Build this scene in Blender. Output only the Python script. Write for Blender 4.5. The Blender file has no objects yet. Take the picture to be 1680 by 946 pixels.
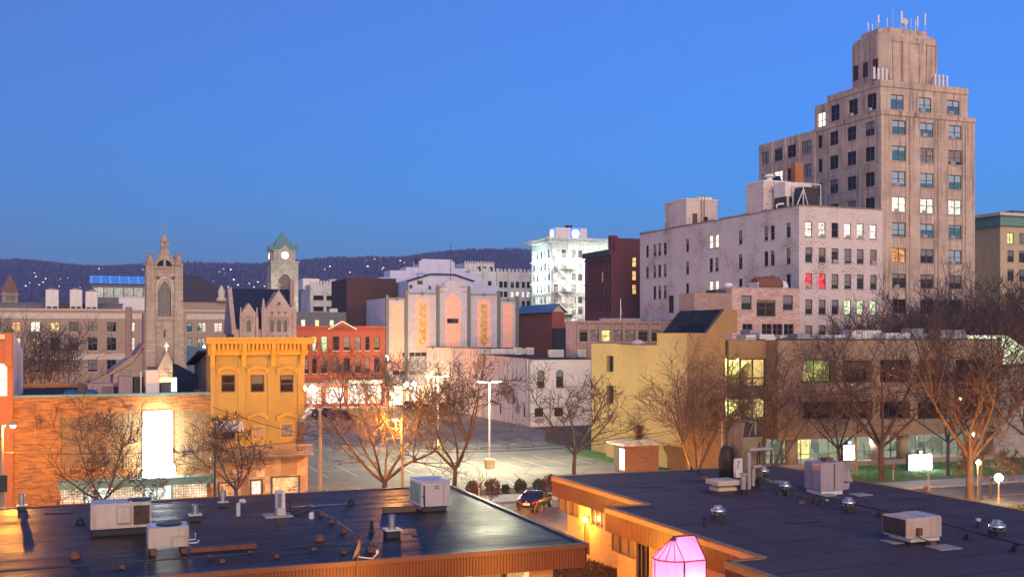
import bpy, math, random
import numpy as np
from mathutils import Vector, Matrix
R = math.radians
S = bpy.context.scene
COL = S.collection

# ---------------------------------------------------------------- camera, sky, sun, exposure
CAMZ = 13.0
cam = bpy.data.objects.new('Camera', bpy.data.cameras.new('Camera'))
COL.objects.link(cam); S.camera = cam
cam.location = (0, 0, CAMZ); cam.rotation_euler = (R(90), 0, 0)
cam.data.lens = 38.57; cam.data.sensor_width = 36.0; cam.data.shift_y = 0.047
cam.data.clip_start = 0.5; cam.data.clip_end = 12000

world = bpy.data.worlds.new('World'); S.world = world; world.use_nodes = True
wn, wl = world.node_tree.nodes, world.node_tree.links
bg = wn['Background']
sky = wn.new('ShaderNodeTexSky'); sky.sky_type = 'NISHITA'; sky.sun_disc = False
SUN_EL, SUN_ROT = R(4.0), R(212)
sky.sun_elevation = SUN_EL; sky.sun_rotation = SUN_ROT
sky.air_density = 1.0; sky.dust_density = 1.0; sky.ozone_density = 7.5
tint = wn.new('ShaderNodeMix'); tint.data_type = 'RGBA'; tint.blend_type = 'MULTIPLY'
tint.inputs[0].default_value = 1.0
tint.inputs[7].default_value = (1.5, 1.12, 1.04, 1)
# even violet airglow of late dusk on top of the sky model
glow = wn.new('ShaderNodeMix'); glow.data_type = 'RGBA'; glow.blend_type = 'ADD'; glow.inputs[0].default_value = 1.0; glow.inputs[7].default_value = (0.22, 0.19, 0.38, 1)
wl.new(sky.outputs[0], tint.inputs[6]); wl.new(tint.outputs[2], glow.inputs[6]); wl.new(glow.outputs[2], bg.inputs[0])
bg.inputs[1].default_value = 0.089
sun = bpy.data.objects.new('afterglow_sun', bpy.data.lights.new('afterglow_sun', 'SUN'))
COL.objects.link(sun)
sun.data.energy = 0.98; sun.data.angle = R(60); sun.data.color = (1.0, 0.71, 0.50)
# light comes from behind the camera, a little to its right
sun.rotation_euler = (R(90 - 14), 0, R(19))
S.view_settings.view_transform = 'Standard'; S.view_settings.look = 'None'
S.view_settings.exposure = 2.02; S.view_settings.gamma = 1.0
S.view_settings.use_curve_mapping = False
try:
    S.cycles.use_light_tree = True
    S.cycles.max_bounces = 6; S.cycles.diffuse_bounces = 3; S.cycles.glossy_bounces = 3
    S.cycles.transmission_bounces = 4; S.cycles.transparent_max_bounces = 8
    S.cycles.caustics_reflective = False; S.cycles.caustics_refractive = False
    S.cycles.sample_clamp_indirect = 4.0
    S.cycles.use_denoising = True
except Exception:
    pass

# ---------------------------------------------------------------- street grid and sight lines
# u runs along the streets (away and to the right), v across them (away and to the left)
GA = R(21.5); gc, gs = math.cos(GA), math.sin(GA); FPX = 1800.0
def W(u, v, z=0.0): return Vector((u * gc - v * gs, u * gs + v * gc, z))
def fu(px, v):
    k = (px - 840) / FPX; return v * (gs + k * gc) / (gc - k * gs)
def fv(px, u):
    k = (px - 840) / FPX; return u * (gc - k * gs) / (gs + k * gc)
def zz(py, u, v): return CAMZ + (552 - py) / FPX * (u * gs + v * gc)
def onz(px, py, z=0.0):
    d = (z - CAMZ) * FPX / (552 - py); x = (px - 840) / FPX * d
    return (x * gc + d * gs, -x * gs + d * gc)
rng = random.Random(7)

# ---------------------------------------------------------------- materials
MATS = {}
class NT:
    def __init__(s, name):
        s.m = bpy.data.materials.new(name); s.m.use_nodes = True
        s.n = s.m.node_tree.nodes; s.l = s.m.node_tree.links
        s.b = s.n['Principled BSDF']; s.out = s.n['Material Output']
        MATS[name] = s.m
    def node(s, t, **kw):
        x = s.n.new(t)
        for k, v in kw.items(): setattr(x, k, v)
        return x
    def link(s, a, b): s.l.new(a, b)
    def coord(s, scale=(1, 1, 1), kind='Object'):
        t = s.node('ShaderNodeTexCoord'); mp = s.node('ShaderNodeMapping')
        mp.inputs['Scale'].default_value = scale
        s.link(t.outputs[kind], mp.inputs[0]); return mp.outputs[0]
    def noise(s, vec, scale, detail=5, rough=.6):
        x = s.node('ShaderNodeTexNoise'); x.inputs['Scale'].default_value = scale
        x.inputs['Detail'].default_value = detail; x.inputs['Roughness'].default_value = rough
        s.link(vec, x.inputs['Vector']); return x.outputs['Fac']
    def ramp(s, fac, stops):
        r = s.node('ShaderNodeValToRGB'); e = r.color_ramp.elements
        while len(e) < len(stops): e.new(.5)
        for el, (p, c) in zip(e, stops):
            el.position = p; el.color = c if len(c) == 4 else (*c, 1)
        s.link(fac, r.inputs[0]); return r.outputs[0]
    def mix(s, fac, a, b, mode='MIX'):
        x = s.node('ShaderNodeMix', data_type='RGBA', blend_type=mode)
        for val, sock in ((fac, x.inputs[0]), (a, x.inputs[6]), (b, x.inputs[7])):
            if hasattr(val, 'links'): s.link(val, sock)
            elif isinstance(val, (int, float)): sock.default_value = val
            else: sock.default_value = (*val, 1)
        return x.outputs[2]
    def bump(s, h, strength=.3, dist=.05):
        x = s.node('ShaderNodeBump'); x.inputs['Strength'].default_value = strength
        x.inputs['Distance'].default_value = dist
        s.link(h, x.inputs['Height']); s.link(x.outputs[0], s.b.inputs['Normal'])
def g3(v): return (v, v, v)

def mat(name, col, rough=.7, metal=0.0, var=.25, scale=1.2, streak=0.0, spec=.5, dirt=None, bump=0.0, bscale=20):
    """Painted, stone or metal surface with blotches and optional rain streaks."""
    if name in MATS: return MATS[name]
    t = NT(name); v = t.coord()
    a = t.noise(v, scale); b = t.noise(v, scale * 9, 4)
    f = t.mix(.4, a, b)
    c = t.mix(t.ramp(f, [(.3, g3(0)), (.7, g3(1))]), tuple(x * (1 - var) for x in col), tuple(min(.95, x * (1 + var * .7)) for x in col))
    if streak:
        sv = t.coord((2.2, 2.2, .16)); sn = t.noise(sv, 1.0, 6, .65)
        c = t.mix(t.ramp(sn, [(.48, g3(0)), (.75, g3(streak))]), c, dirt or tuple(x * .35 for x in col))
    t.link(c, t.b.inputs['Base Color'])
    t.b.inputs['Roughness'].default_value = rough; t.b.inputs['Metallic'].default_value = metal
    t.b.inputs['Specular IOR Level'].default_value = spec
    if bump: t.bump(t.noise(v, bscale, 4), bump, .03)
    return t.m

def brickmat(name, c1, c2, mortar, bw=.22, bh=.075, msize=.012, rough=.85, peel=None, peelcol=None, blotch=.3, bias=0.0):
    """Coursed brickwork on upright faces (course runs on local x+y)."""
    if name in MATS: return MATS[name]
    t = NT(name)
    tc = t.node('ShaderNodeTexCoord'); sp = t.node('ShaderNodeSeparateXYZ'); t.link(tc.outputs['Object'], sp.inputs[0])
    ad = t.node('ShaderNodeMath', operation='ADD'); t.link(sp.outputs[0], ad.inputs[0]); t.link(sp.outputs[1], ad.inputs[1])
    cb = t.node('ShaderNodeCombineXYZ'); t.link(ad.outputs[0], cb.inputs[0]); t.link(sp.outputs[2], cb.inputs[1])
    br = t.node('ShaderNodeTexBrick'); t.link(cb.outputs[0], br.inputs['Vector'])
    for k, v in (('Color1', c1), ('Color2', c2), ('Mortar', mortar)): br.inputs[k].default_value = (*v, 1)
    br.inputs['Scale'].default_value = 1.0; br.inputs['Brick Width'].default_value = bw
    br.inputs['Row Height'].default_value = bh; br.inputs['Mortar Size'].default_value = msize; br.inputs['Bias'].default_value = bias
    v = tc.outputs['Object']
    n1 = t.noise(v, .35, 5); n2 = t.noise(v, 3.0, 4)
    c = t.mix(t.ramp(n1, [(.3, g3(0)), (.72, g3(blotch))]), br.outputs[0], tuple(x * .45 for x in c1))
    c = t.mix(t.ramp(n2, [(.35, g3(.25)), (.65, g3(0))]), c, tuple(min(.9, x * 1.5) for x in c2))
    if peel:
        sv = t.coord((1, 1, 1)); pn = t.noise(sv, peel[0], 9, .72)
        big = t.noise(sv, .2, 3)
        add = t.mix(.3, pn, big)
        c = t.mix(t.ramp(add, [(peel[1], g3(1)), (peel[1] + .03, g3(0))]), c, peelcol)
    t.link(c, t.b.inputs['Base Color']); t.b.inputs['Roughness'].default_value = rough
    t.bump(br.outputs['Fac'], -.25, .01)
    return t.m

def emit(name, col, strength, var=0.0, scale=2.0):
    if name in MATS: return MATS[name]
    t = NT(name); e = t.node('ShaderNodeEmission'); e.inputs[1].default_value = strength
    if var:
        f = t.noise(t.coord(), scale, 3)
        c = t.mix(t.ramp(f, [(.35, g3(0)), (.65, g3(1))]), tuple(x * (1 - var) for x in col), col)
        t.link(c, e.inputs[0])
    else: e.inputs[0].default_value = (*col, 1)
    t.link(e.outputs[0], t.out.inputs[0]); return t.m

def litroom(name, cols, strength, bw=.5, bh=.6, mortar=.0, seed=0.0):
    """Lit room seen through a pane: patches of wall, furniture and lamps."""
    if name in MATS: return MATS[name]
    t = NT(name); tc = t.node('ShaderNodeTexCoord'); oi = t.node('ShaderNodeObjectInfo')
    sp = t.node('ShaderNodeSeparateXYZ'); t.link(tc.outputs['Object'], sp.inputs[0])
    mu = t.node('ShaderNodeMath', operation='MULTIPLY_ADD'); t.link(oi.outputs['Random'], mu.inputs[0]); mu.inputs[1].default_value = 37.0
    t.link(sp.outputs[0], mu.inputs[2])
    cb = t.node('ShaderNodeCombineXYZ'); t.link(mu.outputs[0], cb.inputs[0]); t.link(sp.outputs[2], cb.inputs[1])
    vo = t.node('ShaderNodeTexVoronoi', distance='CHEBYCHEV'); vo.inputs['Scale'].default_value = 1.0 / bw
    t.link(cb.outputs[0], vo.inputs['Vector'])
    c = t.ramp(vo.outputs['Color'], [(i / max(1, len(cols) - 1), c) for i, c in enumerate(cols)])
    nz = t.noise(cb.outputs[0], 3.0, 2)
    c = t.mix(t.ramp(nz, [(.3, g3(.45)), (.6, g3(0))]), c, cols[0])
    e = t.node('ShaderNodeEmission'); e.inputs[1].default_value = strength; t.link(c, e.inputs[0])
    gl = t.node('ShaderNodeBsdfGlossy'); gl.inputs['Roughness'].default_value = .05
    mx = t.node('ShaderNodeMixShader'); mx.inputs[0].default_value = .06
    t.link(e.outputs[0], mx.inputs[1]); t.link(gl.outputs[0], mx.inputs[2]); t.link(mx.outputs[0], t.out.inputs[0])
    return t.m

def glassmat(name, col, gloss=.12, rough=.04, var=.5, blind=None):
    """Unlit window pane: dark room behind a reflecting sheet, some with a blind or curtain."""
    if name in MATS: return MATS[name]
    t = NT(name); oi = t.node('ShaderNodeObjectInfo'); v = t.coord()
    f = t.noise(v, 1.7, 3)
    c = t.mix(t.ramp(f, [(.35, g3(0)), (.65, g3(1))]), tuple(x * (1 - var) for x in col), col)
    if blind:
        tc = t.node('ShaderNodeTexCoord'); sp = t.node('ShaderNodeSeparateXYZ'); t.link(tc.outputs['Object'], sp.inputs[0])
        th = t.node('ShaderNodeMath', operation='MULTIPLY_ADD'); t.link(oi.outputs['Random'], th.inputs[0]); th.inputs[1].default_value = 1.5; th.inputs[2].default_value = .35
        gt = t.node('ShaderNodeMath', operation='GREATER_THAN'); t.link(sp.outputs[2], gt.inputs[0]); t.link(th.outputs[0], gt.inputs[1])
        c = t.mix(gt.outputs[0], c, blind)
    d = t.node('ShaderNodeBsdfDiffuse'); t.link(c, d.inputs[0])
    gl = t.node('ShaderNodeBsdfGlossy'); gl.inputs['Roughness'].default_value = rough
    wv = t.node('ShaderNodeBump'); wv.inputs['Strength'].default_value = .12; wv.inputs['Distance'].default_value = .08
    t.link(t.noise(v, .9, 2), wv.inputs['Height']); t.link(wv.outputs[0], gl.inputs['Normal'])
    mx = t.node('ShaderNodeMixShader'); mx.inputs[0].default_value = gloss
    t.link(d.outputs[0], mx.inputs[1]); t.link(gl.outputs[0], mx.inputs[2]); t.link(mx.outputs[0], t.out.inputs[0])
    return t.m

# ---------------------------------------------------------------- mesh building
class MB:
    def __init__(s): s.v = []; s.f = []; s.m = []
    def quad(s, a, b, c, d, m=0):
        i = len(s.v); s.v += [tuple(a), tuple(b), tuple(c), tuple(d)]; s.f.append((i, i + 1, i + 2, i + 3)); s.m.append(m)
    def poly(s, pts, m=0):
        i = len(s.v); s.v += [tuple(p) for p in pts]; s.f.append(tuple(range(i, i + len(pts)))); s.m.append(m)
    def box(s, x0, x1, y0, y1, z0, z1, m=0, skip=''):
        i = len(s.v)
        s.v += [(x0, y0, z0), (x1, y0, z0), (x1, y1, z0), (x0, y1, z0), (x0, y0, z1), (x1, y0, z1), (x1, y1, z1), (x0, y1, z1)]
        for k, f in (('d', (0, 3, 2, 1)), ('u', (4, 5, 6, 7)), ('f', (0, 1, 5, 4)), ('r', (1, 2, 6, 5)), ('b', (2, 3, 7, 6)), ('l', (3, 0, 4, 7))):
            if k in skip: continue
            s.f.append(tuple(i + q for q in f)); s.m.append(m)
        return s
    def bev(s, x0, x1, y0, y1, z0, z1, b=.03, m=0):
        """box with chamfered upright edges and top"""
        p = [(x0 + b, y0), (x1 - b, y0), (x1, y0 + b), (x1, y1 - b), (x1 - b, y1), (x0 + b, y1), (x0, y1 - b), (x0, y0 + b)]
        q = [(min(max(x, x0 + b), x1 - b), min(max(y, y0 + b), y1 - b)) for x, y in p]
        s.loft([[(x, y, z0) for x, y in p], [(x, y, z1 - b) for x, y in p], [(x, y, z1) for x, y in q]], m=m)
        return s
    def loft(s, rings, m=0, cap=True, closed=True):
        n = len(rings[0]); i = len(s.v)
        for r in rings: s.v += [tuple(p) for p in r]
        for a in range(len(rings) - 1):
            for k in range(n if closed else n - 1):
                k2 = (k + 1) % n
                s.f.append((i + a * n + k, i + a * n + k2, i + (a + 1) * n + k2, i + (a + 1) * n + k)); s.m.append(m)
        if cap:
            s.f.append(tuple(i + k for k in range(n))[::-1]); s.m.append(m)
            e = i + (len(rings) - 1) * n; s.f.append(tuple(e + k for k in range(n))); s.m.append(m)
        return s
    def prism(s, pts, axis, a, b, m=0):
        """extrude a 2D outline: axis 'y' -> pts are (x,z); 'x' -> (y,z); 'z' -> (x,y)"""
        fn = {'y': lambda p, t: (p[0], t, p[1]), 'x': lambda p, t: (t, p[0], p[1]), 'z': lambda p, t: (p[0], p[1], t)}[axis]
        return s.loft([[fn(p, a) for p in pts], [fn(p, b) for p in pts]], m=m)
    def lathe(s, prof, n=16, c=(0, 0, 0), m=0):
        return s.loft([[(c[0] + r * math.cos(2 * math.pi * k / n), c[1] + r * math.sin(2 * math.pi * k / n), c[2] + z) for k in range(n)] for r, z in prof], m=m)
    def tube(s, pts, r, n=6, m=0, r1=None):
        pts = [Vector(p) for p in pts]; rings = []
        for i, p in enumerate(pts):
            d = (pts[min(i + 1, len(pts) - 1)] - pts[max(i - 1, 0)]).normalized()
            a = d.cross(Vector((0, 0, 1)) if abs(d.z) < .95 else Vector((1, 0, 0))).normalized(); b = d.cross(a)
            rr = r if r1 is None else r + (r1 - r) * i / (len(pts) - 1)
            rings.append([p + a * (rr * math.cos(2 * math.pi * k / n)) + b * (rr * math.sin(2 * math.pi * k / n)) for k in range(n)])
        return s.loft(rings, m=m)
    def bar(s, p, q, w, h=None, m=0):
        p, q = Vector(p), Vector(q); d = (q - p).normalized(); h = h or w
        a = d.cross(Vector((0, 0, 1)) if abs(d.z) < .95 else Vector((0, 1, 0))).normalized(); b = d.cross(a)
        o = [a * (w / 2) + b * (h / 2), a * (-w / 2) + b * (h / 2), a * (-w / 2) - b * (h / 2), a * (w / 2) - b * (h / 2)]
        return s.loft([[p + x for x in o], [q + x for x in o]], m=m)
    def holes(s, P, a0, a1, z0, z1, ops, dv, m=0):
        """upright face with openings; P(a,z)->point, ops (a0,a1,z0,z1), dv = reveal depth vector"""
        dv = Vector(dv)
        ops = [(max(o[0], a0), min(o[1], a1), max(o[2], z0), min(o[3], z1)) for o in ops if o[1] > a0 and o[0] < a1 and o[3] > z0 and o[2] < z1]
        xs = sorted({round(x, 4) for x in [a0, a1] + [o[0] for o in ops] + [o[1] for o in ops]})
        for xa, xb in zip(xs, xs[1:]):
            if xb - xa < 1e-4: continue
            mid = (xa + xb) / 2; cut = sorted((o[2], o[3]) for o in ops if o[0] < mid < o[1]); z = z0
            for c0, c1 in cut:
                if c0 > z + 1e-4: s.quad(P(xa, z), P(xb, z), P(xb, c0), P(xa, c0), m)
                z = max(z, c1)
            if z < z1 - 1e-4: s.quad(P(xa, z), P(xb, z), P(xb, z1), P(xa, z1), m)
        for o in ops:
            c = [Vector(P(o[0], o[2])), Vector(P(o[1], o[2])), Vector(P(o[1], o[3])), Vector(P(o[0], o[3]))]
            for k in range(4):
                p, q = c[k], c[(k + 1) % 4]; s.quad(p, q, q + dv, p + dv, m)
    def mesh(s, name, mats, smooth=False):
        me = bpy.data.meshes.new(name); me.from_pydata(s.v, [], s.f)
        for x in (mats if isinstance(mats, (list, tuple)) else [mats]): me.materials.append(x)
        if any(s.m): me.polygons.foreach_set('material_index', s.m)
        if smooth: me.polygons.foreach_set('use_smooth', [True] * len(s.f))
        me.update(); return me
    def build(s, name, mats, parent=None, loc=None, rz=None, smooth=False):
        return put(name, s.mesh(name, mats, smooth), parent, loc, rz)

def put(name, me, parent=None, loc=None, rz=None):
    o = bpy.data.objects.new(name, me); COL.objects.link(o)
    if parent is not None: o.parent = parent
    if loc is not None: o.location = loc
    if rz is not None: o.rotation_euler = (0, 0, rz)
    return o
def thing(name, label, cat, u, v, z=0.0, rz=0.0, group=None):
    """Empty at the base of a thing, turned to the street grid"""
    o = bpy.data.objects.new(name, None); COL.objects.link(o); o.empty_display_size = .5
    o.location = W(u, v, z); o.rotation_euler = (0, 0, GA + rz)
    return tag(o, label, cat, group)
def tag(o, label=None, cat=None, group=None, kind=None):
    if label: o['label'] = label
    if cat: o['category'] = cat
    if group: o['group'] = group
    if kind: o['kind'] = kind
    return o
def solo(mb, name, mats, label, cat, u, v, z=0.0, rz=0.0, group=None, smooth=False):
    o = mb.build(name, mats, None, W(u, v, z), GA + rz, smooth); return tag(o, label, cat, group)
def kids(o): return [c for c in KID.get(o.name, [])]
def copy_tree(o, parent=None, u=None, v=None, z=None, rz=None, label=None):
    c = o.copy(); COL.objects.link(c)
    if parent is not None: c.parent = parent
    if u is not None: c.location = W(u, v, z)
    if rz is not None: c.rotation_euler = (0, 0, GA + rz)
    if label: c['label'] = label
    for ch in [x for x in o.children]: copy_tree(ch, c)
    return c
def lamp(name, parent, loc, power, col, radius=.15, kind='POINT', spot=None, rot=None):
    d = bpy.data.lights.new(name, kind); d.energy = power; d.color = col
    d.shadow_soft_size = radius
    if kind == 'SPOT': d.spot_size = R(spot or 120); d.spot_blend = .12
    o = bpy.data.objects.new(name, d); COL.objects.link(o); o.parent = parent; o.location = loc
    if rot: o.rotation_euler = rot
    return o

# ---------------------------------------------------------------- windows
WCACHE = {}
def win_mesh(w, h, style, wall, frame, sill, rec, arch):
    """window frame set in a reveal: x across, y inward, z up from the sill"""
    key = (round(w, 2), round(h, 2), style, wall.name if wall else '', frame.name, sill.name if sill else '', rec, arch)
    if key in WCACHE: return WCACHE[key]
    b = MB(); t = min(.09, w * .1); y0, y1 = rec - .09, rec - .015; x = w / 2
    b.box(-x, -x + t, y0, y1, 0, h); b.box(x - t, x, y0, y1, 0, h)
    b.box(-x + t, x - t, y0, y1, 0, t); b.box(-x + t, x - t, y0, y1, h - t, h)
    def vb(px, tt=.06): b.box(px - tt / 2, px + tt / 2, y0 + .01, y1, t, h - t)
    def hb(pz, xa, xb, tt=.06): b.box(xa, xb, y0 + .02, y1 - .005, pz - tt / 2, pz + tt / 2)
    if style == 'sash': hb(h * .5, -x + t, x - t, .08)
    elif style == 'pair': vb(0, .16); hb(h * .5, -x + t, -.08, .08); hb(h * .5, .08, x - t, .08)
    elif style == 'cross': vb(0, .09); hb(h * .62, -x + t, -.045); hb(h * .62, .045, x - t)
    elif style == 'two': vb(0, .09)
    elif style == 'three': vb(-w / 6, .08); vb(w / 6, .08)
    elif style.startswith('grid'):
        nx, nz = [int(q) for q in style[4:].split('x')]
        for i in range(1, nx): vb(-x + w * i / nx, .05)
        for j in range(1, nz): hb(h * j / nz, -x + t, x - t, .05)
    mats = [frame]
    if sill: b.box(-x - .1, x + .1, -.09, rec, -.14, -.003, 1)
    mats.append(sill or frame)
    if arch:
        n = 10; rise = arch; pts = [(-x + w * i / n, h - rise * (((2 * i / n - 1) ** 2) if arch >= .6 else 1 - math.sqrt(max(0, 1 - (2 * i / n - 1) ** 2)))) for i in range(n + 1)]
        for p, q in zip(pts, pts[1:]):
            b.quad((p[0], .012, p[1]), (q[0], .012, q[1]), (q[0], .012, h + .004), (p[0], .012, h + .004), 2)
            b.quad((p[0], .012, p[1]), (q[0], .012, q[1]), (q[0], rec, q[1]), (p[0], rec, p[1]), 2)
        mats.append(wall)
    fm = b.mesh('window', mats)
    p = MB(); p.quad((-x + t * .5, rec - .03, t * .5), (x - t * .5, rec - .03, t * .5), (x - t * .5, rec - .03, h - t * .5), (-x + t * .5, rec - .03, h - t * .5))
    pm = p.mesh('pane', MATS['pane_dark'])
    WCACHE[key] = (fm, pm); return WCACHE[key]
PANE = {}
def pane_mesh(pm, m):
    k = (pm.name, m.name)
    if k not in PANE:
        c = pm.copy(); c.materials.clear(); c.materials.append(m); PANE[k] = c
    return PANE[k]
ACM = None
class Bld:
    """A building on the street grid: local x along the street front, y inward, z up."""
    def __init__(s, name, label, u0, v0, group=None, cat='building', frame=None, sill=None):
        s.u0, s.v0 = u0, v0; s.root = thing(name, label, cat, u0, v0, 0, 0, group)
        s.frame = frame or MATS['frame_brown']; s.sill = sill
        s.ops = {}; s.todo = []
    def fx(s, px, y=0.0): return fu(px, s.v0 + y) - s.u0
    def fy(s, px, x=0.0): return fv(px, s.u0 + x) - s.v0
    def fz(s, py, x, y=0.0): return zz(py, s.u0 + x, s.v0 + y)
    def win(s, side, a, w, z0, h, style='sash', pane='pane_dark', plane=0.0, rec=.22, sill=True, arch=0.0, ac=False, wall=None, frame=None, gkey=None):
        """queue a window centred on a: side 'f' = street front, 'l' = side facing -x"""
        w = round(w, 1) if w > 1 else round(w * 20) / 20; h = round(h, 1)
        s.ops.setdefault(gkey or (side, plane), []).append((a - w / 2, a + w / 2, z0, z0 + h))
        s.todo.append((side, a, w, z0, h, style, pane, plane, rec, sill, arch, ac, wall, frame))
    def block(s, name, m, x0, x1, y0, y1, z0, z1, fkey=None, lkey=None, rec=.22, top=None, parapet=.0, front=True):
        b = MB(); fo = s.ops.get(fkey or ('f', y0), []); lo = s.ops.get(lkey or ('l', x0), [])
        b.holes(lambda a, z: (a, y0, z), x0, x1, z0, z1, fo, (0, rec, 0))
        b.holes(lambda a, z: (x0, a, z), y0, y1, z0, z1, lo, (rec, 0, 0))
        b.quad((x1, y0, z0), (x1, y1, z0), (x1, y1, z1), (x1, y0, z1)); b.quad((x0, y1, z0), (x1, y1, z0), (x1, y1, z1), (x0, y1, z1))
        ms = [m]
        if parapet:
            p = .3; zr = z1 - parapet
            for q in ((x0, x1, y0, y0 + p), (x0, x1, y1 - p, y1)): b.quad((q[0], q[2], z1), (q[1], q[2], z1), (q[1], q[3], z1), (q[0], q[3], z1))
            for q in ((x0, x0 + p, y0 + p, y1 - p), (x1 - p, x1, y0 + p, y1 - p)): b.quad((q[0], q[2], z1), (q[1], q[2], z1), (q[1], q[3], z1), (q[0], q[3], z1))
            X0, X1, Y0, Y1 = x0 + p, x1 - p, y0 + p, y1 - p
            for a, c in (((X0, Y0), (X1, Y0)), ((X1, Y0), (X1, Y1)), ((X1, Y1), (X0, Y1)), ((X0, Y1), (X0, Y0))):
                b.quad((*a, zr), (*c, zr), (*c, z1), (*a, z1))
            b.quad((X0, Y0, zr), (X1, Y0, zr), (X1, Y1, zr), (X0, Y1, zr), 1); ms.append(top or MATS['roof_membrane'])
        else:
            b.quad((x0, y0, z1), (x1, y0, z1), (x1, y1, z1), (x0, y1, z1), 1); ms.append(top or MATS['roof_membrane'])
        return b.build(name, ms, s.root)
    def finish(s, wall=None):
        """hang every queued window in its opening"""
        for side, a, w, z0, h, style, pane, plane, rec, sill, arch, ac, wl, fr in s.todo:
            fm, pm = win_mesh(w, h, style, wl or wall, fr or s.frame, s.sill if sill else None, rec, arch)
            loc, rz = ((a, plane, z0), 0) if side == 'f' else ((plane, a, z0), -math.pi / 2)
            o = put('window', fm, s.root, loc, rz)
            put('pane', pane_mesh(pm, MATS[pane]), o)
            if ac: put('air_conditioner', ACM, o, (-w * .2 if style == 'pair' else 0, 0, .05))
        s.todo = []; return s
    def add(s, mb, name, mats, smooth=False, parent=None): return mb.build(name, mats, parent or s.root, smooth=smooth)

mat('frame_brown', (.10, .06, .045), .6); mat('frame_white', (.62, .6, .56), .6); mat('frame_dark', (.03, .028, .03), .5)
mat('frame_steel', (.2, .19, .19), .45, .4)
mat('roof_membrane', (.03, .03, .034), .9, spec=.1, var=.5, scale=.4)
mat('metal_white', (.62, .58, .54), .45, .0, var=.12, streak=.25, dirt=(.25, .16, .1)); mat('metal_grey', (.33, .33, .34), .4, .6, var=.2)
mat('metal_dark', (.03, .03, .032), .5, .3); mat('galvanised', (.6, .58, .58), .36, .9, var=.25, scale=3)
mat('black_rubber', (.012, .012, .013), .6); mat('rust', (.18, .07, .035), .8, var=.5, scale=4)
glassmat('pane_dark', (.022, .02, .024), .045); glassmat('pane_room', (.05, .045, .045), .06, blind=(.22, .2, .19))
glassmat('pane_sky', (.09, .24, .28), .22, blind=(.36, .46, .48)); glassmat('pane_curtain', (.35, .32, .28), .08, var=.6)  # pane_sky: the reflected sky's teal is put into the pane colour
glassmat('pane_brown', (.05, .033, .02), .06, blind=(.2, .16, .1))
litroom('pane_warm', [(.25, .1, .03), (1, .55, .16), (1, .8, .4)], .35); litroom('pane_white', [(.4, .35, .25), (1, .9, .65), (1, 1, .9)], .55, .35)
litroom('pane_green', [(.2, .25, .12), (.75, .95, .5), (1, 1, .75)], .4, .4); litroom('pane_yellow', [(.3, .25, .05), (1, .88, .3), (1, .95, .5)], .38, .6)
litroom('pane_orange', [(.2, .06, .02), (1, .4, .1), (.9, .6, .25)], .3, .3)
litroom('pane_bright', [(.3, .25, .2), (1, .95, .8), (.5, .45, .4), (.2, .15, .12)], .5, .28)
litroom('pane_red', [(.12, .015, .02), (1, .03, .05), (.9, .12, .1), (.2, .03, .03)], .4, .55)
b_ = MB(); b_.box(-.32, .32, -.25, .16, 0, .4); b_.box(-.28, .28, -.265, -.251, .05, .35, 1)
ACM = b_.mesh('air_conditioner', [MATS['metal_white'], MATS['metal_grey']])
# ================================================================ ground, roads, hills
def sheet(name, pts, z, m, kind='structure'):
    b = MB(); b.poly([tuple(W(u, v, z)) for u, v in pts]); o = b.build(name, m); o['kind'] = kind; return o
def asphalt(name, col, rough=.8, wet=None):
    t = NT(name); v = t.coord(); a = t.noise(v, .12, 6, .7); c2 = t.noise(v, 1.5, 6); g = t.noise(v, 40, 2)
    c = t.mix(t.ramp(a, [(.35, g3(0)), (.65, g3(1))]), tuple(x * .6 for x in col), tuple(x * 1.25 for x in col))
    c = t.mix(t.ramp(c2, [(.45, g3(0)), (.7, g3(.55))]), c, tuple(x * .55 for x in col))
    c = t.mix(t.ramp(g, [(.4, g3(0)), (.7, g3(.35))]), c, tuple(min(.8, x * 1.9) for x in col))
    # cracks and patched seams
    vo = t.node('ShaderNodeTexVoronoi', feature='DISTANCE_TO_EDGE'); vo.inputs['Scale'].default_value = .16
    dv = t.mix(.25, v, t.node('ShaderNodeTexNoise').outputs['Color']); t.link(dv, vo.inputs['Vector'])
    c = t.mix(t.ramp(vo.outputs['Distance'], [(.0, g3(.8)), (.012, g3(0))]), c, tuple(x * .3 for x in col))
    t.link(c, t.b.inputs['Base Color']); t.b.inputs['Roughness'].default_value = rough
    t.bump(g, .3, .01); return t.m
asphalt('asphalt_street', (.13, .12, .11)); asphalt('asphalt_lot', (.165, .155, .145)); asphalt('asphalt_far', (.06, .06, .062))
asphalt('concrete_walk', (.3, .28, .26)); mat('kerb_stone', (.34, .29, .26), .85, streak=.2)
mat('earth', (.05, .042, .035), .95, var=.5, scale=.05); mat('mulch', (.07, .035, .02), .95, var=.6, scale=6, bump=.8)
mat('road_paint', (.46, .44, .4), .7, var=.5, scale=3)
t = NT('lawn_soil'); v = t.coord(); c = t.mix(t.noise(v, .8, 6), (.03, .08, .015), (.07, .17, .04)); t.link(c, t.b.inputs['Base Color']); t.b.inputs['Roughness'].default_value = .95

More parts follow.
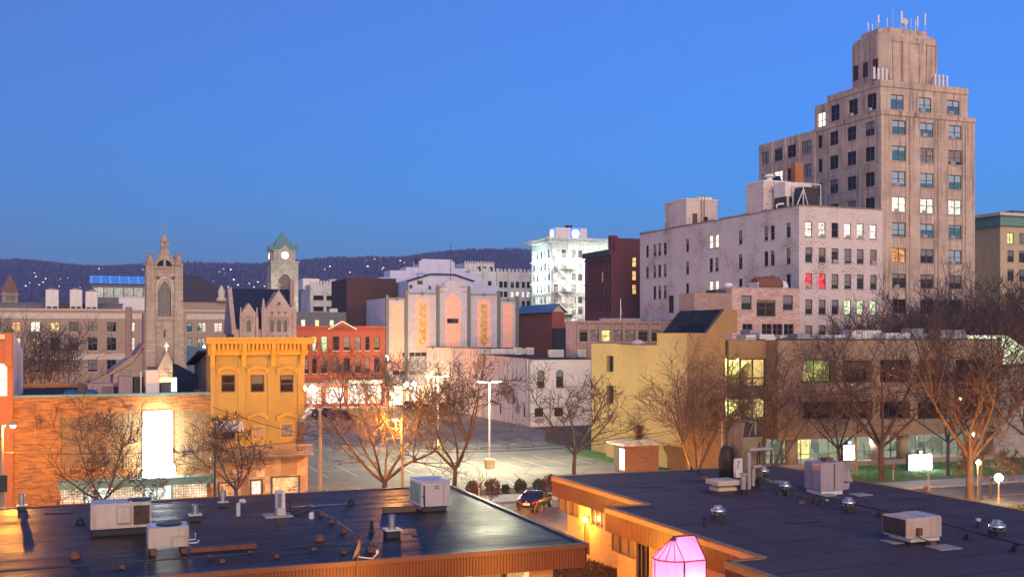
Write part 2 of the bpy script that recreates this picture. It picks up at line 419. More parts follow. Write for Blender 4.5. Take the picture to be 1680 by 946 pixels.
b = MB(); b.quad((-6000, -400, 0), (6000, -400, 0), (6000, 9000, 0), (-6000, 9000, 0))
g = b.build('ground', MATS['earth']); g['kind'] = 'structure'
sheet('street', [(-90, 20), (50.5, 20), (50.5, 63), (120, 63), (120, 74.6), (50.5, 74.6), (50.5, 80), (-90, 80)], .004, MATS['asphalt_street'])
sheet('parking_lot', [(17.5, 86.9), (53.6, 86.9), (53.6, 125), (60.2, 140), (60.2, 172), (10, 172), (10, 106), (17.5, 106)], .004, MATS['asphalt_lot'])
sheet('back_street', [(-30, 172.5), (60, 172.5), (60, 195), (-30, 195)], .006, MATS['asphalt_far'])
def slab(name, u0, u1, v0, v1, h, m):
    b = MB(); b.box(u0, u1, v0, v1, 0, h, skip='d'); o = b.build(name, m, None, (0, 0, 0), GA); o['kind'] = 'structure'; return o
slab('pavement', -90, 50, 80.15, 83.6, .13, MATS['concrete_walk']); slab('kerb', -90, 50, 80, 80.15, .14, MATS['kerb_stone'])
slab('pavement', 50.6, 125, 74.75, 78.2, .13, MATS['concrete_walk']); slab('kerb', 50.6, 125, 74.6, 74.75, .14, MATS['kerb_stone'])
slab('pavement', -40, 17.3, 83.6, 89.9, .12, MATS['concrete_walk'])
slab('planting_bed', 17.6, 50, 83.6, 86.6, .1, MATS['mulch']); slab('kerb', 17.6, 50, 86.6, 86.85, .2, MATS['kerb_stone'])
slab('pavement', -30, 54, 195, 199, .13, MATS['concrete_walk'])
slab('lawn', 55, 125, 78.2, 88.5, .16, MATS['lawn_soil']); slab('lawn', 50.9, 54.0, 92, 113, .12, MATS['lawn_soil'])
slab('lawn', 56, 66.5, 58, 63, .1, MATS['lawn_soil'])
slab('footpath', 22.4, 23.9, 30, 52, .05, MATS['concrete_walk']); slab('planting_bed', 23.95, 27.55, 49.4, 57.5, .09, MATS['mulch'])
slab('planting_bed', 23.95, 25.2, 36, 49.3, .09, MATS['mulch'])
# unseen parking deck under the camera, added to shade the near roofs
b = MB(); b.box(-60, 70, -50, -3, 0, 11.2); b.box(-60, 70, -3.3, -3, 11.2, 12.0); o = b.build('parking_deck', MATS['concrete_walk'], None, (0, 0, 0), GA); o['kind'] = 'structure'
# painted bay lines
b = MB()
def line(u0, v0, u1, v1, w=.12):
    d = Vector((u1 - u0, v1 - v0, 0)).normalized(); n = Vector((-d.y, d.x, 0)) * (w / 2)
    p, q = Vector((u0, v0, .009)), Vector((u1, v1, .009)); b.quad(p + n, q + n, q - n, p - n)
for i in range(13):
    u = 18.6 + i * 2.75
    line(u, 87.4, u + .9, 92.4)
    line(u, 100.5, u + .0, 105.4); line(u, 105.4, u, 110.3)
    line(u, 120.5, u, 125.2); line(u, 125.2, u, 130)
    if u < 51: line(u + .5, 141, u + .5, 146); line(u + .5, 146, u + .5, 151)
for vv, ua, ub in ((105.4, 18.6, 51.6), (125.2, 18.6, 51.6), (146, 19, 50)): line(ua, vv, ub, vv)
for k in range(9): line(50.6 - 0, 93 + k * 2.6, 53.4, 92.2 + k * 2.6)
for k in range(14):
    line(18.4 + k * 3.9, 74.2, 21.9 + k * 3.9, 78.6)
line(60, 69, 120, 69, .14)
o = b.build('painted_lines', MATS['road_paint'], None, (0, 0, 0), GA); o['kind'] = 'structure'

# hills: one terrain sheet, a wooded ridge about 2.3 km away
def ridge(x):
    t = (x + 1500) / 3400
    h = 166 + 4 * math.sin(x * .0031) + 3 * math.sin(x * .011 + 1) + 26 * (1 / (1 + math.exp(-(x + 330) / 70)))
    return h - 26 * max(0, (x - 250) / 900)
hv, hf = [], []
NX, NY = 150, 40
for j in range(NY + 1):
    t = j / NY
    for i in range(NX + 1):
        x = -2400 + 4800 * i / NX; y = 900 + 1500 * t
        s = max(0, (t - .18) / .82); s = s * s * (3 - 2 * s)
        h = ridge(x) * s + s * (1 - s) * 26 * math.sin(x * .006 + t * 5) + 4 * s * math.sin(x * .02 + t * 17)
        hv.append((x, y, h - 1 + 2 * t))
    
for j in range(NY):
    for i in range(NX):
        a = j * (NX + 1) + i; hf.append((a, a + 1, a + NX + 2, a + NX + 1))
n0 = len(hv)
for i in range(NX + 1): x = -2400 + 4800 * i / NX; hv.append((x, 3600, -1))
for i in range(NX): a = NY * (NX + 1) + i; hf.append((a, a + 1, n0 + i + 1, n0 + i))
t = NT('hillside'); v = t.coord(); a = t.noise(v, .012, 6, .65); c2 = t.noise(v, .12, 4)
c = t.mix(t.ramp(a, [(.4, g3(0)), (.65, g3(1))]), (.055, .045, .052), (.085, .07, .075)); c = t.mix(t.ramp(c2, [(.4, g3(0)), (.6, g3(.5))]), c, (.04, .034, .042))
t.link(c, t.b.inputs['Base Color']); t.b.inputs['Roughness'].default_value = 1.0; t.b.inputs['Specular IOR Level'].default_value = 0
me = bpy.data.meshes.new('hills'); me.from_pydata(hv, [], hf); me.materials.append(t.m)
me.polygons.foreach_set('use_smooth', [True] * len(hf)); o = put('hills', me); o['kind'] = 'structure'
def hill_z(x, y):
    t = (y - 900) / 1500; s = max(0, (t - .18) / .82); s = s * s * (3 - 2 * s)
    return ridge(x) * s + s * (1 - s) * 26 * math.sin(x * .006 + t * 5) + 4 * s * math.sin(x * .02 + t * 17) - 1 + 2 * t
# far woods on the slope: leafless crowns, one mass
t = NT('far_trees'); oi = t.coord((.05, .05, .05)); c = t.mix(t.ramp(t.noise(oi, 1.0, 4), [(.35, g3(0)), (.65, g3(1))]), (.045, .036, .042), (.095, .078, .082)); t.link(c, t.b.inputs['Base Color']); t.b.inputs['Roughness'].default_value = 1.0; t.b.inputs['Specular IOR Level'].default_value = 0
b = MB(); rr = random.Random(3)
for i in range(13000):
    y = 1150 + 1262 * rr.random() ** .8 if i > 3600 else 2370 + 40 * rr.random()
    x = (-.5 + 1.0 * rr.random()) * y * 1.02
    z = hill_z(x, y); h = rr.uniform(4, 8.5); w = rr.uniform(1.8, 4.4)
    n = 5; a0 = rr.random() * 6
    rings = [[(x + w * k * math.cos(a0 + 6.283 * q / n) * rr.uniform(.6, 1.2), y + w * k * math.sin(a0 + 6.283 * q / n), z + h * zz_) for q in range(n)] for k, zz_ in ((.5, -.05), (1, .5), (.65, .85), (.12, 1.0))]
    b.loft(rings, cap=False)
o = b.build('far_woods', t.m); o['kind'] = 'stuff'
# houses scattered over the slope, a window or porch light showing in each
b = MB(); b.box(-5, 5, -4, 4, -3, 5); HB = b.mesh('wall', mat('far_siding', (.14, .13, .13)))
b = MB(); b.prism([(-5.6, 5), (5.6, 5), (0, 8.6)], 'y', -4.6, 4.6); HR = b.mesh('roof', mat('far_shingle', (.06, .055, .06)))
WM = [emit('far_light_%s' % k, c, st) for k, c, st in (('warm', (1, .72, .4), 3), ('white', (1, .9, .8), 4.5), ('amber', (1, .5, .2), 2.6))]
HW = []
for m in WM:
    b = MB(); b.box(-2.1, -.2, -4.09, -4.02, 1.0, 2.7); b.box(1.2, 2.6, -4.09, -4.02, 1.0, 2.5); HW.append(b.mesh('window', m))
spots = [(30, 452), (28, 470), (62, 453), (68, 466), (52, 463), (60, 447), (46, 468), (74, 462), (100, 468), (102, 457), (113, 455), (134, 470), (133, 477), (78, 456), (12, 468), (3, 462), (118, 440), (165, 440), (163, 437), (236, 441),
         (310, 446), (368, 441), (371, 447), (381, 441), (395, 439), (362, 445), (401, 452), (411, 464), (425, 461), (386, 458), (376, 469), (400, 472), (418, 470), (352, 460), (344, 468), (330, 474), (365, 477), (436, 468), (392, 466), (407, 476),
         (609, 424), (616, 424), (602, 426), (637, 441), (628, 441), (598, 430), (657, 427), (667, 420), (650, 425), (668, 422), (630, 438), (543, 436), (534, 441), (664, 430), (605, 436), (644, 447), (700, 444), (1010, 440), (716, 428), (576, 446)]
rr = random.Random(11); k = 0
for px, py in spots:
    best = None
    for s in range(300):
        y = 1000 + s * 4.6; x = (px - 840) / FPX * y; z = hill_z(x, y)
        sy = 552 - (z + 4 - CAMZ) / y * FPX
        if best is None or abs(sy - py) < best[0]: best = (abs(sy - py), x, y, z)
    _, x, y, z = best
    o = tag(put('hillside_house', None), 'small house with a lit window on the dark wooded hillside', 'house', 'houses on the hillside')
    o.location = (x, y - 7, z + 2.0); o.rotation_euler = (0, 0, rr.uniform(-.5, .5))
    put('wall', HB, o); put('roof', HR, o); put('window', HW[rr.choice((0, 0, 1, 1, 2))], o)
    sc_ = rr.uniform(.26, .46); o.scale = (sc_, sc_, sc_)
# ================================================================ buildings, far to near
mat('limestone', (.47, .36, .29), .9, var=.16, scale=.5, streak=.45, dirt=(.13, .09, .075))
t = MATS['limestone']
def blockstone(name, col, bw, bh, var=.12, dirt=(.12, .09, .08), streak=.5, mort=.6):
    t = NT(name); tc = t.node('ShaderNodeTexCoord'); sp = t.node('ShaderNodeSeparateXYZ'); t.link(tc.outputs['Object'], sp.inputs[0])
    ad = t.node('ShaderNodeMath', operation='ADD'); t.link(sp.outputs[0], ad.inputs[0]); t.link(sp.outputs[1], ad.inputs[1])
    cb = t.node('ShaderNodeCombineXYZ'); t.link(ad.outputs[0], cb.inputs[0]); t.link(sp.outputs[2], cb.inputs[1])
    br = t.node('ShaderNodeTexBrick'); t.link(cb.outputs[0], br.inputs['Vector'])
    br.inputs['Color1'].default_value = (*[x * (1 - var) for x in col], 1); br.inputs['Color2'].default_value = (*[x * (1 + var) for x in col], 1)
    br.inputs['Mortar'].default_value = (*[x * mort for x in col], 1); br.inputs['Scale'].default_value = 1
    br.inputs['Brick Width'].default_value = bw; br.inputs['Row Height'].default_value = bh; br.inputs['Mortar Size'].default_value = .02
    n1 = t.noise(tc.outputs['Object'], .25, 6); sn = t.noise(t.coord((1.6, 1.6, .12)), 1, 6, .65)
    c = t.mix(t.ramp(n1, [(.42, g3(0)), (.7, g3(.35))]), br.outputs[0], dirt)
    c = t.mix(t.ramp(sn, [(.49, g3(0)), (.68, g3(streak))]), c, dirt)
    t.link(c, t.b.inputs['Base Color']); t.b.inputs['Roughness'].default_value = .85; return t.m
blockstone('tower_stone', (.50, .385, .30), 1.3, .62, .07, mort=.82, streak=.85)
blockstone('church_stone', (.36, .29, .24), .75, .38, .16, streak=.4)
blockstone('terracotta_white', (.62, .6, .58), 1.1, .5, .06, streak=.3)
blockstone('terracotta_tile', (.45, .46, .54), .82, .62, .09, dirt=(.36, .34, .36), streak=.25, mort=.72)
blockstone('terracotta_pink', (.86, .46, .33), .82, .62, .05, dirt=(.6, .35, .28), streak=.2, mort=.8)
blockstone('clock_stone', (.42, .4, .33), .8, .4, .18)
brickmat('brick_white', (.62, .53, .50), (.56, .48, .45), (.48, .41, .39), peel=(4.5, .432), peelcol=(.22, .135, .11), blotch=.12)
brickmat('brick_pink', (.30, .15, .115), (.60, .42, .36), (.4, .3, .27), bw=.55, bh=.11, blotch=.15)
brickmat('brick_pinkdark', (.22, .13, .11), (.36, .24, .2), (.3, .22, .2), bw=.4, bh=.1)
brickmat('brick_red', (.38, .085, .03), (.28, .055, .02), (.2, .1, .07), blotch=.2)
brickmat('brick_darkred', (.16, .042, .038), (.11, .03, .03), (.09, .04, .04), blotch=.3)
brickmat('brick_black', (.06, .026, .026), (.045, .02, .022), (.05, .03, .03), blotch=.3)
brickmat('brick_buff', (.36, .26, .19), (.30, .21, .155), (.3, .24, .19), blotch=.12)
brickmat('brick_gold', (.36, .23, .085), (.25, .15, .055), (.25, .17, .09), bw=.34, bh=.09, blotch=.35)
brickmat('brick_orange', (.42, .15, .05), (.34, .11, .035), (.25, .13, .07), blotch=.2)
brickmat('brick_tan', (.43, .2, .04), (.14, .045, .02), (.3, .18, .08), bw=.62, bh=.10, msize=.008, blotch=.1, bias=-.15)
mat('plaster_cream', (.43, .275, .055), .8, var=.1, scale=.6, streak=.3, dirt=(.3, .2, .1))
mat('roof_slate', (.014, .022, .06), .85, spec=.2, var=.4, scale=2); mat('roof_dark', (.05, .045, .05), .8, var=.4)
mat('copper_green', (.12, .26, .24), .6, var=.35, scale=1.5, streak=.4, dirt=(.05, .09, .09)); mat('roof_blue', (.03, .09, .22), .5, var=.3)
mat('concrete_grey', (.28, .27, .28), .85, streak=.3); mat('panel_grey', (.13, .13, .145), .7, var=.2)
mat('stone_band', (.55, .47, .38), .85, streak=.2); mat('white_paint', (.68, .65, .64), .7, var=.12, streak=.25, dirt=(.3, .26, .25))
mat('sky_tinted_paint', (.52, .53, .67), .75, var=.14, scale=.8, streak=.35, dirt=(.28, .25, .29))  # white walls, with lavender-blue sky light put into the base colour
mat('tile_green', (.13, .145, .12), .5, var=.25, scale=2)

# ---- wooded slope foot: long buff hospital block
def cols(B, pxs, y=0): return [B.fx((a + b_) / 2, y) for a, b_ in pxs]
B = Bld('hospital_building', 'long buff brick block with pale stone bands behind the stone church tower', fu(-70, 230), 230, frame=MATS['frame_dark'], sill=MATS['stone_band'])
x1 = B.fx(392); ref = B.fx(190); zf = lambda py: B.fz(py, ref)
k = 0
for r, (a, c) in enumerate(((528.5, 544), (554, 574.5), (590, 609))):
    for px in (-36, -6, 26, 58, 90, 121.5, 152, 183, 214, 245, 276, 308, 331, 358):
        p = ['pane_room', 'pane_dark', 'pane_warm', 'pane_white', 'pane_orange', 'pane_dark'][(k * 5 + r) % 6] if px < 170 and r < 2 else ['pane_room', 'pane_dark', 'pane_curtain'][(k * 7 + r) % 3]
        if px == 214 and r < 2: p = 'pane_bright'
        if px > 300: p = 'pane_sky'
        B.win('f', B.fx(px), 1.7, zf(c), zf(a) - zf(c), 'cross', p); k += 1
B.block('wall', MATS['brick_buff'], 0, x1, 0, 20, 0, zf(508), parapet=.8)
for a, c in ((523, 514), (589.5, 579.5)):
    b = MB(); b.box(-.02, x1 + .02, -.12, -.003, zf(a), zf(c)); B.add(b, 'stone_band', MATS['stone_band'])
b = MB(); b.box(-.1, x1 + .1, -.2, -.003, zf(509.5), zf(507)); B.add(b, 'cornice', MATS['stone_band'])
B.finish()
# rooftop plant on the hospital
zr = zf(508) - .8
for i, (pa, pb, top) in enumerate(((75, 96.5, 473), (114.5, 135, 473), (140, 160, 476))):
    u_ = fu((pa + pb) / 2, 238); w = fu(pb, 238) - fu(pa, 238); h = zz(top, u_, 238) - zr
    t = thing('cooling_unit', ['pale cooling unit on the hospital roof, farthest from the church tower', 'middle pale cooling unit on the hospital roof', 'pale cooling unit on the hospital roof, closest to the blue glazed hall'][i], 'cooling unit', u_, 238, zr, group='cooling units on the hospital roof')
    b = MB(); b.bev(-w / 2, w / 2, -1.4, 1.4, h * .3, h - .3, .06); b.build('casing', MATS['metal_white'], t)
    b = MB(); b.box(-w / 2 + .05, w / 2 - .05, -1.35, 1.35, 0, h * .3 - .004); b.build('louvre', MATS['frame_dark'], t)
    for s in (-1, 0, 1): b = MB(); b.box(s * (w / 2 - .15) - .1, s * (w / 2 - .15) + .1, -1.42, -1.36, 0, h * .3 - .01); b.build('post', MATS['metal_white'], t)
    b = MB(); b.lathe([(w * .38, h - .3), (w * .4, h), (w * .36, h + .02)], 20); b.build('fan_ring', MATS['metal_grey'], t)
solo(MB().box(-12.5, 12.5, -1, 1, 0, 2.2).box(-12.7, 12.7, -1.2, 1.2, 2.2, 2.4), 'roof_screen', MATS['panel_grey'], 'long low grey screen wall on the hospital roof behind the cooling units', 'screen wall', fu(95, 244), 244, zr)
litroom('pane_hall', [(.05, .06, .06), (.5, .6, .5), (.15, .16, .15), (.9, 1, .8)], .22, .5)
B = Bld('glazed_hall', 'rooftop hall with blue lit glass roof behind the stone church tower', fu(150, 262), 262, frame=MATS['frame_steel'])
x1 = B.fx(300); zf = lambda py: B.fz(py, B.fx(200))
for i in range(9):
    B.win('f', B.fx(162 + i * 16.3), 2.0, zf(488), zf(471.5) - zf(488), 'grid3x4', 'pane_hall')
B.block('wall', MATS['panel_grey'], 0, x1, 0, 12, 0, zf(466))
b = MB(); z0, z1_ = zf(465.5), zf(451.5)
b.loft([[(-.4, -.8, z0), (x1 + .4, -.8, z0), (x1 + .4, -.6, z0 + .15), (-.4, -.6, z0 + .15)], [(-.4, 6, z1_), (x1 + .4, 6, z1_), (x1 + .4, 6, z1_ + .15), (-.4, 6, z1_ + .15)]])
t = NT('blue_glass_roof'); br = t.node('ShaderNodeTexBrick'); br.offset = 0; t.link(t.coord(), br.inputs['Vector']); br.inputs['Scale'].default_value = 1
br.inputs['Brick Width'].default_value = 2.0; br.inputs['Row Height'].default_value = 2.2; br.inputs['Mortar Size'].default_value = .08
br.inputs['Color1'].default_value = (.02, .13, .42, 1); br.inputs['Color2'].default_value = (.03, .17, .5, 1); br.inputs['Mortar'].default_value = (.25, .35, .5, 1)
t.link(br.outputs[0], t.b.inputs['Base Color']); t.b.inputs['Roughness'].default_value = .15; t.link(br.outputs[0], t.b.inputs['Emission Color']); t.b.inputs['Emission Strength'].default_value = .16
B.add(b, 'glass_roof', t.m); B.finish()
u_ = fu(170, 250)
solo(MB().box(fu(195, 250) - u_, fu(252, 250) - u_, 0, 6, zr, zz(488, u_, 250)).box(fu(195, 250) - u_ - .1, fu(252, 250) - u_ + .1, -.1, 6.1, zz(488, u_, 250), zz(487, u_, 250)), 'roof_house', MATS['white_paint'], 'plain white rooftop box under the blue glazed hall', 'roof house', u_, 250)
# dark hipped roof behind
B = Bld('hipped_roof_building', 'building with a broad dark hipped roof behind the stone church tower', fu(285, 256), 256)
x1 = B.fx(392); zf = lambda py: B.fz(py, B.fx(330))
B.block('wall', MATS['brick_buff'], 0, x1, 0, 22, 0, zf(494))
b = MB(); A = [(-.6, -.6, zf(494)), (x1 + .6, -.6, zf(494)), (x1 + .6, 22.6, zf(494)), (-.6, 22.6, zf(494))]
T = [(B.fx(300), 8, zf(448.5)), (B.fx(330), 8, zf(448.5)), (B.fx(330), 14, zf(448.5)), (B.fx(300), 14, zf(448.5))]
b.loft([A, T]); B.add(b, 'roof', MATS['roof_dark'])
b = MB(); b.lathe([(1.1, 0), (1.2, .6), (.7, 1.0), (.85, 2.2), (.5, 3.0), (.1, 3.6)], 12, (B.fx(363), -.4, zf(494))); B.add(b, 'stone_urn', MATS['stone_band'], True)
# small far church tower, left edge
B = Bld('pyramid_tower', 'small stone tower with a brown pyramid roof below the wooded hill', fu(3, 300), 300, cat='tower')
x1 = B.fx(29); zf = lambda py: B.fz(py, B.fx(16))
for px in (13, 18.5, 23): B.win('f', B.fx(px), .6, zf(494), 3.0, 'plain', 'pane_dark', sill=False, arch=.3)
B.block('wall', MATS['church_stone'], 0, x1, 0, x1, 0, zf(478)); B.finish(MATS['church_stone'])
b = MB(); b.box(-.35, x1 + .35, -.35, x1 + .35, zf(484), zf(482)); B.add(b, 'cornice', MATS['church_stone'])
b = MB(); b.loft([[(-.3, -.3, zf(478)), (x1 + .3, -.3, zf(478)), (x1 + .3, x1 + .3, zf(478)), (-.3, x1 + .3, zf(478))], [(x1 / 2 - .1, x1 / 2 - .1, zf(449)), (x1 / 2 + .1, x1 / 2 - .1, zf(449)), (x1 / 2 + .1, x1 / 2 + .1, zf(449)), (x1 / 2 - .1, x1 / 2 + .1, zf(449))]]); B.add(b, 'roof', mat('roof_tile', (.16, .08, .06), .8))

# ---- clock tower
B = Bld('clock_tower', 'pale stone courthouse clock tower with a green pyramid roof and glowing dial', fu(444.5, 345), 345, cat='clock tower')
x1 = B.fx(489.5); zf = lambda py: B.fz(py, B.fx(466)); wd = x1
B.win('f', B.fx(467.5), 4.2, zf(508), zf(449) - zf(508), 'grid4x4', 'pane_dark', sill=False, arch=2.2, rec=.6)
B.win('l', wd * .5, 3.2, zf(508), zf(452) - zf(508), 'plain', 'pane_dark', sill=False, arch=2.0, rec=.6)
B.block('wall', MATS['clock_stone'], 0, x1, 0, wd, 0, zf(430), rec=.6); B.finish(MATS['clock_stone'])
b = MB(); b.box(.9, x1 - .9, .5, wd - .5, zf(430), zf(410)); B.add(b, 'clock_stage', MATS['clock_stone'])
b = MB(); b.box(-.3, x1 + .3, -.3, wd + .3, zf(431), zf(428)); b.box(.5, x1 - .5, .15, wd - .15, zf(411.5), zf(409.5)); B.add(b, 'cornice', MATS['clock_stone'])
xa, xb = B.fx(456), B.fx(479)
b = MB(); b.prism([(xa, zf(428)), (xb, zf(428)), (xb, zf(412)), ((xa + xb) / 2, zf(401.5)), (xa, zf(412))], 'y', -.1, 4); B.add(b, 'gable', MATS['clock_stone'])
b = MB(); b.prism([(wd * .25, zf(428)), (wd * .75, zf(428)), (wd * .75, zf(412)), (wd * .5, zf(401.5)), (wd * .25, zf(412))], 'x', .3, 4); B.add(b, 'gable', MATS['clock_stone'])
mat('dial', (.8, .8, .75)); emit('clock_glow', (1, .97, .88), .9)
def disc(b, cx, y, cz, r, th, m=0): b.loft([[(cx + r * math.cos(6.2832 * q / 28), y + d, cz + r * math.sin(6.2832 * q / 28)) for q in range(28)] for d in (0, -th)], m=m)
for side in 'fl':
    b = MB(); disc(b, 0, 0, 0, 1.15, .12); o = b.build('clock_dial', MATS['clock_glow'], B.root, ((xa + xb) / 2, -.12, zf(418.7)) if side == 'f' else (.28, wd * .5, zf(418.7)), 0 if side == 'f' else -math.pi / 2)
    h = MB(); h.bar((0, -.15, 0), (-.35, -.15, .55), .1); h.bar((0, -.15, 0), (.15, -.15, .95), .07); h.build('clock_hands', MATS['metal_dark'], o)
    h = MB(); h.loft([[(r * math.cos(6.2832 * q / 28), y, r * math.sin(6.2832 * q / 28)) for q in range(28)] for r, y in ((1.16, .0), (1.34, .0), (1.34, -.2), (1.16, -.2))], cap=False); h.build('dial_rim', MATS['clock_stone'], o)
b = MB(); e = .2
b.loft([[(.5 - e, .1, zf(409.5)), (x1 - .5 + e, .1, zf(409.5)), (x1 - .5 + e, wd - .1, zf(409.5)), (.5 - e, wd - .1, zf(409.5))], [(x1 / 2 - .15, wd / 2 - .15, zf(380)), (x1 / 2 + .15, wd / 2 - .15, zf(380)), (x1 / 2 + .15, wd / 2 + .15, zf(380)), (x1 / 2 - .15, wd / 2 + .15, zf(380))]])
r_ = B.add(b, 'roof', MATS['copper_green']); b = MB(); b.lathe([(.15, 0), (.25, .4), (.06, .7), (.05, 1.6)], 8, (x1 / 2, wd / 2, zf(380.5))); b.build('finial', MATS['copper_green'], r_)
for q, (cx, cy) in enumerate(((.5, .2), (x1 - .5, .2), (.5, wd - .3), (x1 - .5, wd - .3))):
    b = MB(); b.lathe([(.45, 0), (.45, 1.0), (.55, 1.1), (.1, 2.2)], 8, (cx, cy, zf(410))); B.add(b, 'corner_pinnacle', MATS['copper_green'])
lamp('dial_floodlight', B.root, (x1 / 2, -9, zf(505)), 1100, (1, .95, .7), .15)

# ---- white terracotta building with chimney box, left of the dark block
def merlons(b, x0, x1, n, y, z, w=.5, h=.9):
    for i in range(n): xx = x0 + (x1 - x0) * i / (n - 1); b.box(xx - w / 2, xx + w / 2, y - .12, y + .3, z, z + h)
B = Bld('white_office_block', 'white stone office block with crenellated parapet beside the clock tower', fu(508.7, 250), 250, frame=MATS['frame_dark'], sill=MATS['stone_band'])
x1 = B.fx(585); y1 = B.fy(493.5); zf = lambda py: B.fz(py, B.fx(530))
for a, c in ((492.5, 484.5), (510.5, 502.5), (528, 520)):
    for px in (522.5, 543.5, 565): B.win('f', B.fx(px), 2.3, zf(a), zf(c) - zf(a) + .02, 'grid3x2', 'pane_dark')
B.block('wall', MATS['terracotta_white'], 0, x1, 0, y1, 0, zf(467), parapet=.9); B.finish()
b = MB(); [b.box(B.fx(px) - .3, B.fx(px) + .3, -.3, -.003, 0, zf(465)) for px in (511, 533, 554, 576)]; merlons(b, .3, x1 - .3, 15, 0, zf(467)); B.add(b, 'pilaster_trim', MATS['terracotta_white'])
b = MB(); b.box(B.fx(497, 6), B.fx(524, 6), 6, 12, zf(467) - .9, zf(455)); B.add(b, 'penthouse', MATS['white_paint'])
b = MB(); xx = B.fx(546, 8); b.box(xx - 1.2, xx + 1.2, 7, 10, zf(467) - .9, zf(459)); b.lathe([(1.2, zf(459)), (1.2, zf(455)), (.9, zf(453.5))], 14, (xx, 8.5, 0)); B.add(b, 'roof_tank', MATS['metal_grey'])

# ---- white terracotta building behind the theatre
B = Bld('long_white_block', 'long white crenellated block behind the theatre, some office windows lit', fu(770, 262), 262, frame=MATS['frame_dark'], sill=MATS['stone_band'])
x1 = B.fx(905); zf = lambda py: B.fz(py, B.fx(840))
for r, (a, c) in enumerate(((472, 462), (487.5, 478), (502, 493))):
    for i, px in enumerate((797, 803.5, 822, 829.5, 840.5, 849, 858.5, 867, 877, 885)):
        p = 'pane_dark'
        if r == 1 and i >= 4: p = 'pane_bright'
        elif r == 0 and i in (4, 5): p = 'pane_room'
        B.win('f', B.fx(px), .95, zf(a), zf(c) - zf(a), 'sash', p)
B.block('wall', MATS['terracotta_white'], 0, x1, 0, 25, 0, zf(446), parapet=.9); B.finish()
b = MB(); [b.box(B.fx(px) - .35, B.fx(px) + .35, -.3, -.003, 0, zf(441)) for px in (793, 816, 835, 853.5, 872, 890)]; merlons(b, .2, x1 - .2, 22, 0, zf(446), .45, .7); B.add(b, 'pilaster_trim', MATS['terracotta_white'])
yy = 8; xa, xb = B.fx(762, yy), B.fx(811, yy)
for px in (786, 795.5, 806): B.win('f', B.fx(px, yy), .95, zf(446) - .2, 1.9, 'sash', 'pane_dark', plane=yy)
B.block('penthouse', MATS['terracotta_white'], xa, xb, yy, yy + 8, zf(446) - .9, zf(429.5)); B.finish()
b = MB(); merlons(b, xa + .2, xb - .2, 12, yy, zf(429.5), .35, .5); B.add(b, 'parapet_trim', MATS['terracotta_white'])

# ---- floodlit ornate hotel
B = Bld('floodlit_corner_building', 'ornate pale corner building with floodlit cornice, arches and a zigzag fire escape', fu(904, 228), 228, frame=MATS['frame_dark'], sill=MATS['stone_band'])
x1 = B.fx(1024); y1 = 11.5; zf = lambda py: B.fz(py, B.fx(940)); zt = zf(392)
rows = [(423, 409.5, 1), (442, 431), (460, 448.5, 1), (479, 467), (497, 486), (515, 503), (533, 522)]
fxs = [912, 925, 941, 952, 967, 978, 992, 1003]
for r, q in enumerate(rows):
    for i, px in enumerate(fxs): B.win('f', B.fx(px), 1.15, zf(q[0]), zf(q[1]) - zf(q[0]), 'sash', ['pane_sky', 'pane_room', 'pane_white', 'pane_dark', 'pane_room'][(i * 3 + r) % 5], arch=.5 if len(q) > 2 else 0)
    for i in range(5): B.win('l', 1.3 + i * 2.2, 1.1, zf(q[0]), zf(q[1]) - zf(q[0]), 'sash', ['pane_sky', 'pane_white', 'pane_room'][(i + r) % 3], arch=.45 if len(q) > 2 else 0)
blockstone('hotel_stone', (.60, .62, .60), 1.0, .45, .08)
B.block('wall', MATS['hotel_stone'], 0, x1, 0, y1, 0, zt); B.finish(MATS['hotel_stone'])
for k, (za, zb, out) in enumerate(((398, 396, .5), (396, 393.6, 1.0), (393.6, 391, 1.6), (428.5, 426.5, .35), (445.5, 444, .3), (464.5, 462.5, .4), (483, 482, .25), (501, 500, .25))):
    b = MB(); b.box(-out, x1, -out, -.003, zf(za), zf(zb) - .003); b.box(-out, -.003, 0, y1 + out, zf(za), zf(zb) - .003); B.add(b, 'cornice', MATS['hotel_stone'])
b = MB()
for i in range(34): b.box(-1.2 + i * .55, -1.2 + i * .55 + .25, -1.2, -.5, zf(398), zf(396) - .03)
for i in range(24): b.box(-1.2, -.5, -.6 + i * .5, -.6 + i * .5 + .22, zf(398), zf(396) - .03)
B.add(b, 'bracket_row', MATS['hotel_stone'])
b = MB()   # round arched hoods over the top and fifth storeys
for q in (rows[0], rows[2]):
    for px in fxs:
        cx = B.fx(px); n = 9
        for k in range(n):
            a0, a1 = math.pi * k / n, math.pi * (k + 1) / n
            P = lambda a, r: (cx + r * math.cos(a), zf(q[1]) - .55 + r * math.sin(a) * .8)
            b.prism([P(a0, .7), P(a1, .7), P(a1, .98), P(a0, .98)], 'y', -.22, -.004)
B.add(b, 'arch_hoods', MATS['hotel_stone'])
b = MB()
for px in (906.5, 932.5, 959, 985): b.box(B.fx(px) - .28, B.fx(px) + .28, -.24, -.004, zf(426), zf(399))
for px in (906.5, 932.5, 959, 985): b.box(B.fx(px) - .28, B.fx(px) + .28, -.2, -.004, zf(560), zf(465))
B.add(b, 'pilaster', MATS['hotel_stone'])
b = MB()   # fire escape
xa, xb = B.fx(906.5), B.fx(938)
zs = [zf(p) for p in (424, 441, 459.5, 478, 496.5, 515, 533)]
